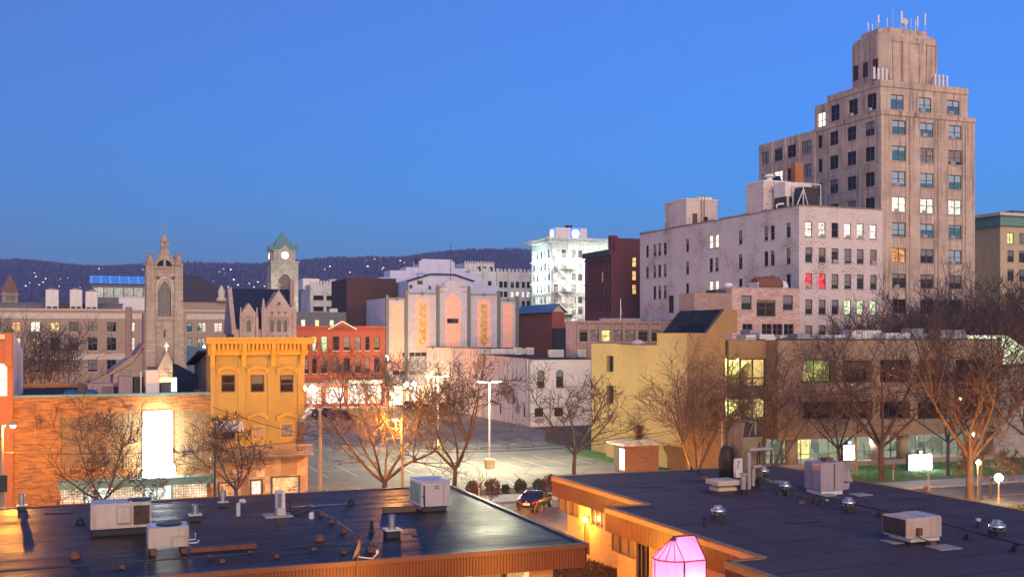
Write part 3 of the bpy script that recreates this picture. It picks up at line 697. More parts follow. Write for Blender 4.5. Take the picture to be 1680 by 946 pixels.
for i, z in enumerate(zs):
    b.box(xa, xb, -1.5, -.1, z - .1, z)
    b.box(xa, xb, -1.5, -1.44, z + .95, z + 1.02); b.box(xa, xb, -1.5, -1.46, z + .5, z + .54)
    for k in range(15): xx = xa + (xb - xa) * k / 14; b.box(xx - .025, xx + .025, -1.5, -1.45, z, z + 1.0)
    for xx in (xa + .1, xb - .3): b.prism([(-.1, z - .1), (-1.4, z - .1), (-.1, z - 1.1)], 'x', xx, xx + .12)
    if i: b.bar((xa + .6, -1.25, zs[i - 1]), (xb - 1.0, -1.25, z), .14, .5)
B.add(b, 'fire_escape', MATS['metal_white'])
b = MB(); xa, xb = B.fx(912, 3), B.fx(963, 3)
b.box(xa, xb, 3, 8, zt, zf(371.5)); ph = B.add(b, 'roof_house', MATS['white_paint'])
emit('emblem_white', (1, 1, .98), 1.6); emit('emblem_blue', (.1, .2, .9), .55)
b = MB(); xa2, xb2 = B.fx(935, 3), B.fx(952.5, 3); b.box(xa2, xb2, 2.9, 2.996, zt + .2, zf(371.8)); sg = b.build('illuminated_sign', MATS['emblem_blue'], B.root)
b = MB(); cx, cz = (xa2 + xb2) / 2, (zt + .2 + zf(371.8)) / 2; b.loft([[(cx + .92 * math.cos(6.2832 * q / 8 + .39), y, cz + .98 * math.sin(6.2832 * q / 8 + .39)) for q in range(8)] for y in (2.88, 2.8)]); b.build('emblem', MATS['emblem_white'], sg)
b = MB(); b.box(xa - .1, xa - .004, 3.3, 6.5, zt + .2, zf(371.8)); sg = b.build('illuminated_sign', MATS['emblem_blue'], B.root)
b = MB(); b.loft([[(xx, 4.9 + .95 * math.cos(6.2832 * q / 8 + .39), cz + .98 * math.sin(6.2832 * q / 8 + .39)) for q in range(8)] for xx in (xa - .12, xa - .2)]); b.build('emblem', MATS['emblem_white'], sg)
b = MB(); xx = B.fx(933, 5); b.lathe([(.7, zf(371.5)), (.7, zf(369)), (.95, zf(368.5)), (.9, zf(366.5)), (.3, zf(366))], 12, (xx, 5, 0)); B.add(b, 'roof_vent', MATS['metal_dark'])
for k, xx in enumerate(np.linspace(1.2, x1 - 2, 6)):
    lamp('cornice_floodlight', B.root, (float(xx), -2.4, zf(427)), 160, (.8, 1, .9), .15)
    lamp('facade_floodlight', B.root, (float(xx), -2.6, zf(464)), 85, (.85, 1, .9), .15)
    lamp('lower_floodlight', B.root, (float(xx), -2.6, zf(505)), 42, (1, .98, .8), .15)
for yy in (1.5, 5, 8.5):
    lamp('cornice_floodlight', B.root, (-2.2, yy, zf(427)), 170, (.8, 1, .9), .15)
    lamp('facade_floodlight', B.root, (-2.2, yy, zf(464)), 160, (.85, 1, .9), .15)
    lamp('lower_floodlight', B.root, (-2.2, yy, zf(505)), 42, (1, .98, .8), .15)

# ---- dark red brick building beside it
B = Bld('dark_red_office_building', 'tall dark red brick building with a blank side wall and three lit windows', fu(1003, 186), 186, frame=MATS['frame_dark'], sill=MATS['brick_darkred'])
x1 = B.fx(1066); y1 = max(B.fy(959.5), 6); zc = B.fz(410, 0)
for k in range(4):
    for j in range(4):
        zf2 = (B.fz(441, 0), B.fz(461, 0), B.fz(486, 0), B.fz(510, 0))[k]
        B.win('l', .9 + j * 1.35 if j < 2 else 4.0 + (j - 2) * 1.0, .65, zf2, 2.1, 'plain', 'pane_warm' if k == 1 and j == 2 else 'pane_dark', sill=False, arch=.3 if k == 2 else 0)
    for j in range(int((y1 - 6) / 1.15)): B.win('l', 6.4 + j * 1.15, .6, zf2, 2.1, 'plain', 'pane_dark', sill=False, arch=.3 if k == 2 else 0)
for a, c in ((438, 425), (460, 447.5), (482.5, 471)): B.win('f', B.fx(1041), .95, B.fz(a, B.fx(1041)), 1.9, 'sash', 'pane_warm')
B.block('wall', MATS['brick_darkred'], 0, x1, 0, y1, 0, B.fz(412, 0)); B.finish(MATS['brick_red'])
b = MB(); b.box(B.fx(1009), x1, 0, .9, B.fz(412, 0), B.fz(390, 0)); B.add(b, 'party_wall', MATS['brick_darkred'])
b = MB(); b.box(B.fx(1007), B.fx(1017), .9, 2.4, B.fz(412, 0), B.fz(385, 0)); B.add(b, 'chimney', MATS['brick_darkred'])
b = MB(); b.box(-.55, -.003, -.2, y1, B.fz(418, 0), zc + .1); b.box(-.3, -.003, -.1, y1, B.fz(424, 0), B.fz(422, 0)); b.box(-.25, -.003, -.1, y1, B.fz(465, 0), B.fz(463.5, 0)); b.box(-.25, -.003, -.1, y1, B.fz(488, 0), B.fz(486.8, 0)); B.add(b, 'cornice', MATS['roof_dark'])

# ---- blue roofed brick building
B = Bld('blue_roofed_building', 'red brick building with a blue metal gable roof below the floodlit corner building', fu(906, 205), 205)
x1 = B.fx(926); y1 = B.fy(846); zf = lambda py: B.fz(py, 0)
B.block('wall', MATS['brick_red'], 0, x1, 0, y1, 0, zf(511))
b = MB(); ap = x1 * .5; b.prism([(.1, zf(511)), (x1 - .1, zf(511)), (ap, zf(499.5))], 'y', .05, .3); B.add(b, 'gable', MATS['stone_band'])
b = MB(); b.loft([[(-.7, -.3, zf(512)), (ap, -.3, zf(497.5)), (ap, -.3, zf(499)), (-.5, -.3, zf(513))], [(-.7, y1, zf(512)), (ap, y1, zf(497.5)), (ap, y1, zf(499)), (-.5, y1, zf(513))]])
b.loft([[(x1 + .7, -.3, zf(512)), (ap, -.3, zf(497.4)), (ap, -.3, zf(499)), (x1 + .5, -.3, zf(513))], [(x1 + .7, y1, zf(512)), (ap, y1, zf(497.4)), (ap, y1, zf(499)), (x1 + .5, y1, zf(513))]]); B.add(b, 'roof', MATS['roof_blue'])
solo(MB().bev(-1.1, 1.1, -1, 1, 0, zz(539, fu(917, 202), 202), .06).box(-1.15, 1.15, -1.05, 1.05, zz(539, fu(917, 202), 202), zz(538, fu(917, 202), 202)), 'lift_shaft', MATS['metal_dark'], 'black metal shaft box standing at the end of the red brick wall', 'lift shaft', fu(917, 202), 202)

# ---- dark block and grey block behind the storefronts
B = Bld('dark_brick_block', 'blank dark brick block behind the red shopfronts beside the theatre', fu(568.5, 214), 214)
B.block('wall', MATS['brick_black'], 0, B.fx(650), 0, 14, 0, B.fz(456.5, 2), parapet=.5)
b = MB(); b.box(-.05, B.fx(650), -.05, .35, B.fz(456.5, 2), B.fz(455.5, 2)); B.add(b, 'coping', MATS['metal_dark'])
B = Bld('grey_annex', 'low grey rendered annex with three lit windows behind the red shopfronts', fu(484, 213), 213, frame=MATS['frame_steel'])
for px, p in ((497.5, 'pane_bright'), (520.5, 'pane_yellow'), (544.5, 'pane_green')): B.win('f', B.fx(px), .9, B.fz(535, 3), B.fz(524, 3) - B.fz(535, 3), 'plain', p)
B.block('wall', MATS['panel_grey'], 0, B.fx(568.4) - .05, 0, 10, 0, B.fz(511.5, 3), parapet=.4); B.finish()
b = MB(); b.bev(B.fx(542), B.fx(556), 1, 3, B.fz(511.5, 3) - .4, B.fz(505, 3), .05); B.add(b, 'roof_unit', MATS['metal_grey'])
# ---- gothic chapel
B = Bld('gothic_chapel', 'pink stone gothic chapel with a steep slate roof and pointed gables', fu(384, 160), 160, cat='chapel', frame=MATS['frame_dark'])
zf = lambda py: B.fz(py, 4); x1 = B.fx(485); gl, gr = B.fx(433), B.fx(481)
blockstone('chapel_stone', (.46, .33, .28), .8, .4, .08, streak=.3)
for px in (445.5, 457, 467.5): B.win('f', B.fx(px), .55, zf(544), zf(523.5) - zf(544), 'plain', 'pane_dark', plane=-.25, sill=False, arch=.45, rec=.2)
B.block('gable_wall', MATS['chapel_stone'], gl, gr, -.25, 8, 0, zf(511), fkey=('f', -.25), rec=.2)
gm = (gl + gr) / 2
b = MB(); b.prism([(gl, zf(511)), (gr, zf(511)), (gm, zf(475.5))], 'y', -.25, .35); b.prism([(gl, zf(511)), (gr, zf(511)), (gm, zf(476.5))], 'y', .35, 8); B.add(b, 'gable', MATS['chapel_stone'])
dl, dr = B.fx(396), B.fx(420); dm = (dl + dr) / 2
B.win('f', dm, .6, zf(544), zf(524) - zf(544), 'plain', 'pane_dark', plane=-.15, sill=False, arch=.5, rec=.13)
B.block('dormer_wall', MATS['chapel_stone'], dl, dr, -.15, 3, 0, zf(514), fkey=('f', -.15), rec=.13)
b = MB(); b.prism([(dl, zf(514)), (dr, zf(514)), (dm, zf(497))], 'y', -.15, 3); B.add(b, 'dormer_gable', MATS['chapel_stone'])
B.block('wall', MATS['chapel_stone'], 0, x1, 0, 9, 0, zf(540), fkey=('f', 99))
b = MB(); b.prism([(0, zf(540)), (4.6, zf(471.5)), (9, zf(540))], 'x', .25, x1 - .2); B.add(b, 'roof', MATS['roof_slate'])
b = MB(); b.prism([(-.1, zf(548)), (-.1, zf(538)), (4.6, zf(469.5)), (9.1, zf(538)), (9.1, zf(548))], 'x', -.35, .25); B.add(b, 'end_gable', MATS['chapel_stone'])
b = MB(); b.bev(B.fx(476, 2), B.fx(483, 2), 2, 3, zf(500), zf(457), .05); B.add(b, 'chimney', MATS['brick_pinkdark'])
for xx, zt_ in ((gl - .1, 489), (gr + .1, 490), (dl - .1, 503.5), (dr + .1, 503.5)):
    w = .28 if zt_ < 495 else .18
    b = MB(); b.box(xx - w, xx + w, -.5, .1, 0, zf(zt_ + 19)); b.lathe([(w * 1.25, zf(zt_ + 19)), (w * 1.25, zf(zt_ + 17)), (w * .8, zf(zt_ + 14)), (w * .9, zf(zt_ + 12)), (w * .5, zf(zt_ + 6)), (w * .7, zf(zt_ + 5)), (.03, zf(zt_))], 8, (xx, -.2, 0)); B.add(b, 'pinnacle', MATS['chapel_stone'])
b = MB(); cz = zf(498)
b.loft([[(gm + r * math.cos(6.2832 * q / 20), y, cz + r * math.sin(6.2832 * q / 20)) for q in range(20)] for r, y in ((.34, -.26), (.5, -.26), (.5, -.36), (.34, -.36))], cap=False)
for dx, dz in ((.17, 0), (-.17, 0), (0, .17), (0, -.17)): b.lathe([(.01, 0)] * 2, 3)
B.add(b, 'rose_window', MATS['chapel_stone'])
b = MB()
for dx, dz in ((.16, 0), (-.16, 0), (0, .16), (0, -.16)): disc(b, gm + dx, -.255, cz + dz, .13, .02)
for px in (446, 457, 467.5): b.bar((B.fx(px), -.27, zf(515)), (B.fx(px), -.27, zf(510.5)), .12, .05); b.bar((B.fx(px) - .22, -.27, zf(512.5)), (B.fx(px) + .22, -.27, zf(512.5)), .05, .12)
for px in (437, 448, 459, 470): b.bar((B.fx(px), -.27, zf(552)), (B.fx(px), -.27, zf(549.5)), .18, .05)
B.add(b, 'carved_detail', MATS['frame_dark'])
def pointed_hood(b, cx, w, zs, zt, y, th=.16):
    n = 7
    for s in (-1, 1):
        pts = []
        for k in range(n + 1):
            t_ = k / n; pts.append((cx + s * w * math.cos(t_ * math.pi / 2) ** .8, zs + (zt - zs) * math.sin(t_ * math.pi / 2)))
        for p, q in zip(pts, pts[1:]):
            b.prism([p, q, (q[0], q[1] + th), (p[0] + s * th * (1 if p[0] != cx else 0), p[1] + th * .3)], 'y', y - .12, y - .003)
b = MB()
for px in (445.5, 457, 467.5): pointed_hood(b, B.fx(px), .42, zf(531), zf(520), -.25)
pointed_hood(b, dm, .5, zf(531), zf(519.5), -.15); B.add(b, 'window_hoods', MATS['church_stone'])
b = MB(); b.bar((gm, 0, zf(476)), (gm, 0, zf(463)), .22); b.bar((gm - .42, 0, zf(467)), (gm + .42, 0, zf(467)), .2); b.lathe([(.34, zf(474)), (.2, zf(472))], 8, (gm, 0, 0)); B.add(b, 'stone_cross', MATS['church_stone'])
B.finish(MATS['chapel_stone'])

# ---- church with square stone tower
B = Bld('stone_church', 'tan stone church with a square belfry tower, pinnacles and a cross', fu(239.5, 150), 150, cat='church', frame=MATS['frame_dark'])
x1 = B.fx(300.5); zf = lambda py: B.fz(py, x1 / 2); cs = MATS['church_stone']; mid = x1 / 2
xl, xr = B.fx(246), B.fx(294)
B.win('f', mid, 1.55, zf(519), zf(463) - zf(519), 'plain', 'pane_dark', sill=False, arch=1.3, rec=.35)
B.win('f', mid, .3, zf(553), zf(541) - zf(553), 'plain', 'pane_dark', sill=False)
B.block('tower_wall', cs, .35, x1 - .35, 0, x1 - .4, 0, zf(438), lkey=('l', 99), rec=.35)
b = MB()
for k in range(14): z = zf(517) + k * .29; b.loft([[(mid - .72, .28, z), (mid + .72, .28, z), (mid + .72, .08, z - .16), (mid - .72, .08, z - .16)], [(mid - .72, .28, z + .05), (mid + .72, .28, z + .05), (mid + .72, .08, z - .11), (mid - .72, .08, z - .11)]])
b.box(mid - .05, mid + .05, .02, .1, zf(519), zf(466)); B.add(b, 'louvre', mat('louvre_grey', (.2, .2, .2), .8))
b = MB(); pointed_hood(b, mid, 1.0, zf(480), zf(457), 0, .22); B.add(b, 'belfry_hood', MATS['stone_band'])
for s, xc in ((-1, .55), (1, x1 - .55)):     # stepped corner buttresses
    b = MB(); b.box(xc - .62, xc + .62, -.55, .5, 0, zf(575)); b.box(xc - .58, xc + .58, -.42, .5, zf(575), zf(509)); b.box(xc - .5, xc + .5, -.28, .5, zf(509), zf(436))
    for pz, d in ((575, .55), (509, .42)): b.prism([(-d, zf(pz)), (-.2, zf(pz) + .5), (-.2, zf(pz))], 'x', xc - .56, xc + .56)
    bt = B.add(b, 'buttress', cs)
    b = MB(); b.lathe([(.6, zf(436)), (.68, zf(434.5)), (.4, zf(427)), (.2, zf(419)), (.32, zf(418)), (.14, zf(415.5)), (.2, zf(414.5)), (.04, zf(412))], 8, (xc, .1, 0)); b.build('pinnacle', cs, bt)
for s, xc in ((-1, .55), (1, x1 - .55)):
    b = MB(); b.box(xc - .5, xc + .5, x1 - 1.1, x1 - .3, zf(509), zf(436)); b.lathe([(.72, zf(436)), (.78, zf(434)), (.5, zf(427)), (.3, zf(419)), (.42, zf(418)), (.05, zf(413))], 8, (xc, x1 - .8, 0)); B.add(b, 'buttress', cs)
b = MB(); b.box(B.fx(236) , .35, .3, 5, 0, zf(514)); b.box(x1 - .35, B.fx(306.5), .3, 5, 0, zf(512)); b.prism([(B.fx(236), zf(514)), (.35, zf(514)), (.35, zf(508))], 'y', .3, 5); b.prism([(B.fx(306.5), zf(512)), (x1 - .35, zf(512)), (x1 - .35, zf(506))], 'y', .3, 5); B.add(b, 'shoulder_wall', cs)
b = MB(); b.box(.3, x1 - .3, -.18, -.003, zf(440), zf(437)); b.box(1.05, x1 - 1.05, -.2, -.003, zf(524), zf(521)); b.box(1.05, x1 - 1.05, -.16, -.003, zf(573), zf(571)); B.add(b, 'string_course', cs)
b = MB()
for px in (259, 284): disc(b, B.fx(px), -.02, zf(455.5), .24, .03)
B.add(b, 'round_opening', MATS['frame_dark'])
b = MB(); gx0, gx1 = B.fx(253.5), B.fx(288)      # steep gablet with half round opening, then a spirelet
n = 12; ow = (gx1 - gx0) * .36
arc = [(mid + ow * math.cos(math.pi * k / n), zf(438) + .05 + ow * .95 * math.sin(math.pi * k / n)) for k in range(n + 1)]
for yy in (0.0, .6):
    for p, q in zip(arc, arc[1:]):
        f_ = lambda p: (gx0 + (gx1 - gx0) * .5 + (p[0] - mid) * 0, 0)
    b2 = [(gx1, zf(438))] + arc[:n // 2 + 1] + [(mid, zf(401))]
    b.poly([(x, yy, z) for x, z in b2]); b2 = [(gx0, zf(438))] + arc[::-1][:n // 2 + 1] + [(mid, zf(401))]; b.poly([(x, yy, z) for x, z in b2])
for p, q in (((gx0 - .1, zf(438)), (mid, zf(400.5))), ((gx1 + .1, zf(438)), (mid, zf(400.5)))): b.bar((p[0], .3, p[1]), (q[0], .3, q[1]), .8, .22)
b.box(mid - .16, mid + .16, .05, .35, zf(438), zf(424)); B.add(b, 'gablet', cs)
b = MB(); b.loft([[(gx0, .6, zf(438)), (gx1, .6, zf(438)), (gx1, x1 - .6, zf(438)), (gx0, x1 - .6, zf(438))], [(mid - .2, x1 / 2 - .2, zf(402)), (mid + .2, x1 / 2 - .2, zf(402)), (mid + .2, x1 / 2 + .2, zf(402)), (mid - .2, x1 / 2 + .2, zf(402))]]); B.add(b, 'spire', MATS['roof_dark'])
b = MB(); b.box(mid - .5, mid + .5, .05, .75, zf(404), zf(397)); b.lathe([(.62, zf(397)), (.45, zf(394)), (.3, zf(388)), (.06, zf(380))], 8, (mid, .4, 0)); b.bar((mid, .4, zf(381)), (mid, .4, zf(364.5)), .09); b.bar((mid - .36, .4, zf(369)), (mid + .36, .4, zf(369)), .09); B.add(b, 'spirelet_cross', cs)
pg = [B.fx(254, -1.2), B.fx(292, -1.2)]; pm = sum(pg) / 2
b = MB(); b.prism([(pg[0], 0), (pg[1], 0), (pg[1], zf(613)), (pm, zf(575)), (pg[0], zf(613))], 'y', -1.6, 0); B.add(b, 'porch_gable', mat('porch_stone', (.46, .38, .29), .9, streak=.3))
emit('lit_cross', (1, .85, .6), 1.0)
b = MB(); b.bar((pm, -1.3, zf(575)), (pm, -1.3, zf(562)), .1); b.bar((pm - .28, -1.3, zf(567)), (pm + .28, -1.3, zf(567)), .1); B.add(b, 'porch_cross', MATS['lit_cross'])
b = MB(); disc(b, pm, -1.62, zf(607), .35, .06); B.add(b, 'roundel', cs)
pointed = MB(); pointed_hood(pointed, pm, 1.35, zf(629), zf(619), -1.6, .2); B.add(pointed, 'door_hood', MATS['stone_band'])
# aisle roof running down to the left, with stone chimney
xa = B.fx(178, 3); b = MB(); b.prism([(xa + .5, 0), (B.fx(236), 0), (B.fx(236), zf(572)), (xa + .5, zf(606))], 'y', 1, 14); B.add(b, 'aisle_wall', cs)
b = MB(); b.loft([[(xa, .6, zf(611)), (B.fx(216, 1), .6, zf(590)), (B.fx(237), .6, zf(563)), (B.fx(237), .6, zf(567)), (B.fx(216, 1), .6, zf(595)), (xa, .6, zf(615))], [(xa, 14, zf(611)), (B.fx(216, 1), 14, zf(590)), (B.fx(237), 14, zf(563)), (B.fx(237), 14, zf(567)), (B.fx(216, 1), 14, zf(595)), (xa, 14, zf(615))]]); B.add(b, 'aisle_roof', mat('roof_pink', (.36, .2, .17), .8, var=.2))
b = MB(); b.bev(B.fx(206, 6), B.fx(217, 6), 6, 7, zf(600), zf(502), .05); B.add(b, 'chimney', MATS['brick_pinkdark'])
b = MB(); b.prism([(x1 + 4.6, 0), (x1 + .3, 0), (x1 + .3, zf(566)), (x1 + 3.6, zf(572)), (x1 + 4.6, zf(592))], 'y', 4, 16); B.add(b, 'nave_roof', MATS['roof_blue'])
lp = MB(); lp.lathe([(.05, 0), (.22, .1), (.25, .35), (.05, .5)], 10, (pm, -1.9, zf(633))); emit('lamp_warm', (1, .72, .35), 9); B.add(lp, 'porch_lamp', MATS['lamp_warm'])
lamp('porch_light', B.root, (pm, -2.6, zf(632)), 110, (1, .7, .35), .2)
B.finish(cs)

# ---- theatre
B = Bld('theatre', 'wide art deco theatre front of grey and peach tiles with dark green piers', fu(632.5, 199.3), 199.3, cat='theatre', frame=MATS['frame_dark'])
X = lambda px: B.fx(px); zf = lambda py: B.fz(py, X(740)); x1 = X(850.5); TG = MATS['terracotta_tile']; TP = MATS['terracotta_pink']
px_p = [635, 666, 718, 769, 818, 848]
for px, w, n in ((653, 4.0, 'two'), (686, 3.6, 'three')):
    for a, c in ((584.5, 577), (614.5, 606.5)): B.win('f', X(px if px > 660 else 656), w if px > 660 else 2.9, zf(a), zf(c) - zf(a), n, 'pane_brown', frame=MATS['frame_white'])
B.win('f', X(743), 2.3, zf(530), zf(522) - zf(530), 'three', 'pane_dark', frame=MATS['frame_brown'])
B.block('wall', TG, 0, x1, 0, 22, zf(630), zf(490)); B.finish()
for (a, c, top, mid) in ((635, 666, 489.5, 0), (666, 718, 480.5, 0), (718, 769, 471, 1), (769, 818, 480.5, 0), (818, 848, 489, 0)):
    b = MB(); b.box(X(a), X(c), .0, 1.0, zf(490) , zf(top))
    if mid:
        for k, (p, q, tp) in enumerate(((723, 764, 469), (728, 759, 465.5), (729.5, 757, 462), (734, 752.5, 460))): b.box(X(p), X(q), 0.01 + .01 * k, .9 - .05 * k, zf(top) - .05, zf(tp))
        for p, q, hh in ((718, 728, 478.5), (759, 769, 478.5), (723, 733, 470), (754, 764, 470)): b.box(X(p), X(q), -.06, -.003, zf(hh + .8), zf(hh - .3), 1)
    else:
        b.box(X(a) + .05, X(c) - .05, -.1, -.003, zf(top + 3.2), zf(top + .3), 1)
        n = 14 if c - a > 40 else 8
        for k in range(n): xx = X(a) + .4 + (X(c) - X(a) - .8) * k / (n - 1); b.box(xx - .1, xx + .1, -.14, -.102, zf(top + 2.5), zf(top + 1.1), 0)
        xm = (X(a) + X(c)) / 2; b.prism([(xm - .35, zf(top + 3)), (xm, zf(top + 5)), (xm + .35, zf(top + 3)), (xm + .2, zf(top - 1)), (xm - .2, zf(top - 1))], 'y', -.18, -.145, 1)
    B.add(b, 'parapet', [TG, MATS['tile_green']])
for px, tp in zip(px_p, (486, 477, 470, 470, 477, 485)):
    b = MB(); b.box(X(px) - .3, X(px) + .3, -.3, .2, zf(632), zf(tp)); b.box(X(px) - .18, X(px) + .18, -.36, -.303, zf(632), zf(tp)); b.lathe([(.3, zf(tp)), (.18, zf(tp - 1.4)), (.03, zf(tp - 2))], 6, (X(px), -.05, 0)); B.add(b, 'pier', MATS['tile_green'])
def deco_panel(a, c, top, bot, peak=0):
    w = X(c) - X(a); b = MB(); xa, xb = X(a), X(c); k = w * .14
    pts = [(xa, zf(bot)), (xb, zf(bot)), (xb, zf(top) - k), (xb - k, zf(top))]
    if peak: pts += [(xb - w * .3, zf(top) + .55), (xa + w * .5, zf(top) + 1.3), (xa + w * .3, zf(top) + .55)]
    pts += [(xa + k, zf(top)), (xa, zf(top) - k)]
    if peak == 0: b.prism(pts, 'y', -.05, -.003)
    else:  # leave the slit window clear
        wz0, wz1 = zf(530.6), zf(521.4)
        b.prism([(xa, zf(bot)), (xb, zf(bot)), (xb, wz0), (xa, wz0)], 'y', -.05, -.003); b.prism([(xa, wz1)] + [(xb, wz1)] + pts[2:], 'y', -.05, -.003)
        b.box(xa, X(743) - 1.2, -.05, -.003, wz0, wz1); b.box(X(743) + 1.2, xb, -.05, -.003, wz0, wz1)
    B.add(b, 'peach_panel', TP)
deco_panel(643, 660, 499, 606); deco_panel(681, 704.5, 491, 574); deco_panel(730.5, 756, 489, 600, 1); deco_panel(782.5, 805, 490.5, 600); deco_panel(825, 841, 497, 600)
t = NT('mosaic_flowers'); v = t.coord(); vo = t.node('ShaderNodeTexVoronoi'); vo.inputs['Scale'].default_value = 2.2; t.link(v, vo.inputs['Vector'])
c = t.ramp(vo.outputs['Color'], [(.2, (.55, .33, .02)), (.42, (.35, .16, .2)), (.55, (.6, .38, .03)), (.72, (.4, .42, .5)), (.9, (.65, .6, .55))])
wv = t.node('ShaderNodeTexWave'); wv.wave_type = 'BANDS'; wv.bands_direction = 'DIAGONAL'; wv.inputs['Scale'].default_value = .35; wv.inputs['Distortion'].default_value = 5; t.link(v, wv.inputs['Vector'])
c = t.mix(t.ramp(wv.outputs['Fac'], [(.52, g3(0)), (.56, g3(1))]), c, (.58, .35, .02)); t.link(c, t.b.inputs['Base Color']); t.b.inputs['Roughness'].default_value = .4
for a, c in ((687.5, 698.5), (788.5, 799)): b = MB(); b.box(X(a), X(c), -.1, -.055, zf(564), zf(498)); B.add(b, 'mosaic_panel', t.m)
# street level: bright lobby front under the tiles
litroom('pane_lobby', [(.5, .3, .1), (1, .8, .4), (1, .95, .7), (1, 1, .9)], .9, .8)
b = MB(); b.box(0, x1, .4, 1, .13, zf(630)); B.add(b, 'lobby_front', MATS['pane_lobby'])
b = MB(); b.box(X(640), X(705), -2.2, .39, zf(636), zf(630) - .004); B.add(b, 'canopy', MATS['stone_band'])
b = MB(); [b.box(xx, xx + .5, -.02, .39, .13, zf(636) - .004) for xx in np.arange(.2, x1 - .5, 3.2)]; B.add(b, 'lobby_post', MATS['brick_orange'])
# auditorium roof and stepped stage house behind
hz = lambda py: B.fz(py, X(750), 8)
b = MB(); xa, xb = B.fx(670, 8), B.fx(775, 8)
b.prism([(xa, zf(495)), (xb, zf(495)), (xb, hz(460)), (B.fx(745, 8), hz(450.5)), (B.fx(706, 8), hz(450.5)), (xa, hz(462))], 'y', 8, 20)
ah = B.add(b, 'auditorium', MATS['sky_tinted_paint'])
b = MB()
for p, q in (((xa - .3, hz(462.5)), (B.fx(706, 8), hz(450))), ((B.fx(706, 8), hz(450)), (B.fx(745, 8), hz(450))), ((B.fx(745, 8), hz(450)), (xb + .3, hz(460.5)))): b.bar((p[0], 7.9, p[1]), (q[0], 7.9, q[1]), .7, .25)
b.build('roof_edge', MATS['roof_slate'], ah)
for px, py, w in ((689, 464, 1.1), (674, 471, .6), (705, 472, .5)): b = MB(); b.box(B.fx(px, 8) - w / 2, B.fx(px, 8) + w / 2, 7.92, 7.996, hz(py + 3), hz(py - 3)); b.build('vent_louvre', MATS['frame_dark'], ah)
for px in (691, 722): b = MB(); b.lathe([(.9, hz(452)), (.9, hz(448)), (1.3, hz(447.5)), (.7, hz(444.5)), (.1, hz(443.5))], 12, (B.fx(px, 14), 14, 0)); b.build('roof_cowl', MATS['sky_tinted_paint'], ah)
sx = lambda px: B.fx(px, 24); sz = lambda py: B.fz(py, X(730), 24)
steps = [(611, 638, 465), (622, 664, 456), (640, 700, 444), (666, 700, 438), (688, 746, 427.5), (692, 742, 424), (740, 764, 438.5), (746, 786, 445), (760, 800, 457), (764, 818, 466)]
b = MB()
for a, c, tp in steps: b.box(sx(a), sx(c), 24 + .011 * steps.index((a, c, tp)), 29 - .01 * steps.index((a, c, tp)), zf(500), sz(tp))
B.add(b, 'stage_house', MATS['sky_tinted_paint'])
b = MB(); b.box(sx(686), sx(697), 25, 26.5, sz(432), sz(422)); b.bar((B.fx(739.5, 6), 6, zf(480)), (B.fx(739.5, 6), 6, B.fz(397, X(740), 6)), .09); B.add(b, 'flue_mast', MATS['metal_dark'])

# ---- red brick shopfronts
B = Bld('red_shopfront_building', 'orange red brick row with a small white pediment over lit shop windows', fu(478, 199.3), 199.3, cat='shop building', frame=MATS['frame_dark'], sill=MATS['stone_band'])
x1 = B.fx(632.3); zf = lambda py: B.fz(py, B.fx(565)); X = B.fx
for r, (a, c) in enumerate(((574.5, 551), (612, 587.5))):
    for i, (px, w) in enumerate(((488, 1.0), (502, 1.0), (516, .85), (532, 1.15), (551.5, 1.2), (569, 1.2), (587.5, 1.15), (603, .85), (618.5, 1.15))):
        p = ['pane_room', 'pane_dark', 'pane_green', 'pane_green', 'pane_dark', 'pane_room', 'pane_curtain', 'pane_dark', 'pane_brown'][i] if r == 0 else ['pane_brown', 'pane_room', 'pane_dark'][i % 3]
        B.win('f', X(px), w, zf(a), zf(c) - zf(a), 'sash', p, arch=0 if 545 < px < 575 else .3)
shops = [(503.5, 529, 662, 634.5), (535, 566, 662, 634), (571, 601, 663, 632), (604, 627, 664, 632)]
litroom('pane_shop', [(.9, .75, .45), (1, .95, .75), (.25, .12, .08), (1, 1, .95), (.7, .25, .15), (1, .9, .6)], .75, .7)
for a, c, bz, tz in shops: B.win('f', X((a + c) / 2), X(c) - X(a), max(.5, zf(bz)), zf(tz) - max(.5, zf(bz)), 'grid3x1', 'pane_shop', sill=False, rec=.5, frame=MATS['frame_dark'])
B.block('wall', MATS['brick_red'], 0, x1, 0, 13, 0, zf(536), rec=.5, parapet=.4); B.finish(MATS['brick_red'])
b = MB(); b.box(-.1, x1, -.35, -.003, zf(538), zf(534.5)); b.box(-.05, x1, -.18, -.003, zf(543), zf(541)); B.add(b, 'cornice', MATS['brick_red'])
b = MB(); b.box(0, x1, -.15, -.003, zf(580), zf(578.5)); b.box(0, x1, -.2, -.003, zf(618.5), zf(616)); B.add(b, 'string_course', MATS['brick_orange'])
b = MB(); pa, pb = X(538), X(583); b.prism([(pa, zf(540)), (pb, zf(540)), ((pa + pb) / 2, zf(527.5))], 'y', -.6, .5); pd = B.add(b, 'pediment', MATS['brick_red'])
b = MB(); pm = (pa + pb) / 2; b.bar((pa - .1, -.35, zf(540)), (pm, -.35, zf(527)), .7, .16); b.bar((pb + .1, -.35, zf(540)), (pm, -.35, zf(527)), .7, .16); b.build('pediment_trim', mat('trim_white', (.8, .78, .75), .5, var=.08), pd)
b = MB(); [b.box(pa + 1 + k * .32, pa + 1.14 + k * .32, -.66, -.603, zf(540), zf(537 - 4 * (1 - abs(k - 4.5) / 5))) for k in range(10)]; b.build('corbel_row', MATS['brick_darkred'], pd)
b = MB(); b.box(0, x1, -.5, -.003, zf(630), zf(623)); B.add(b, 'fascia_board', mat('fascia_brown', (.15, .1, .07), .7, streak=.3))
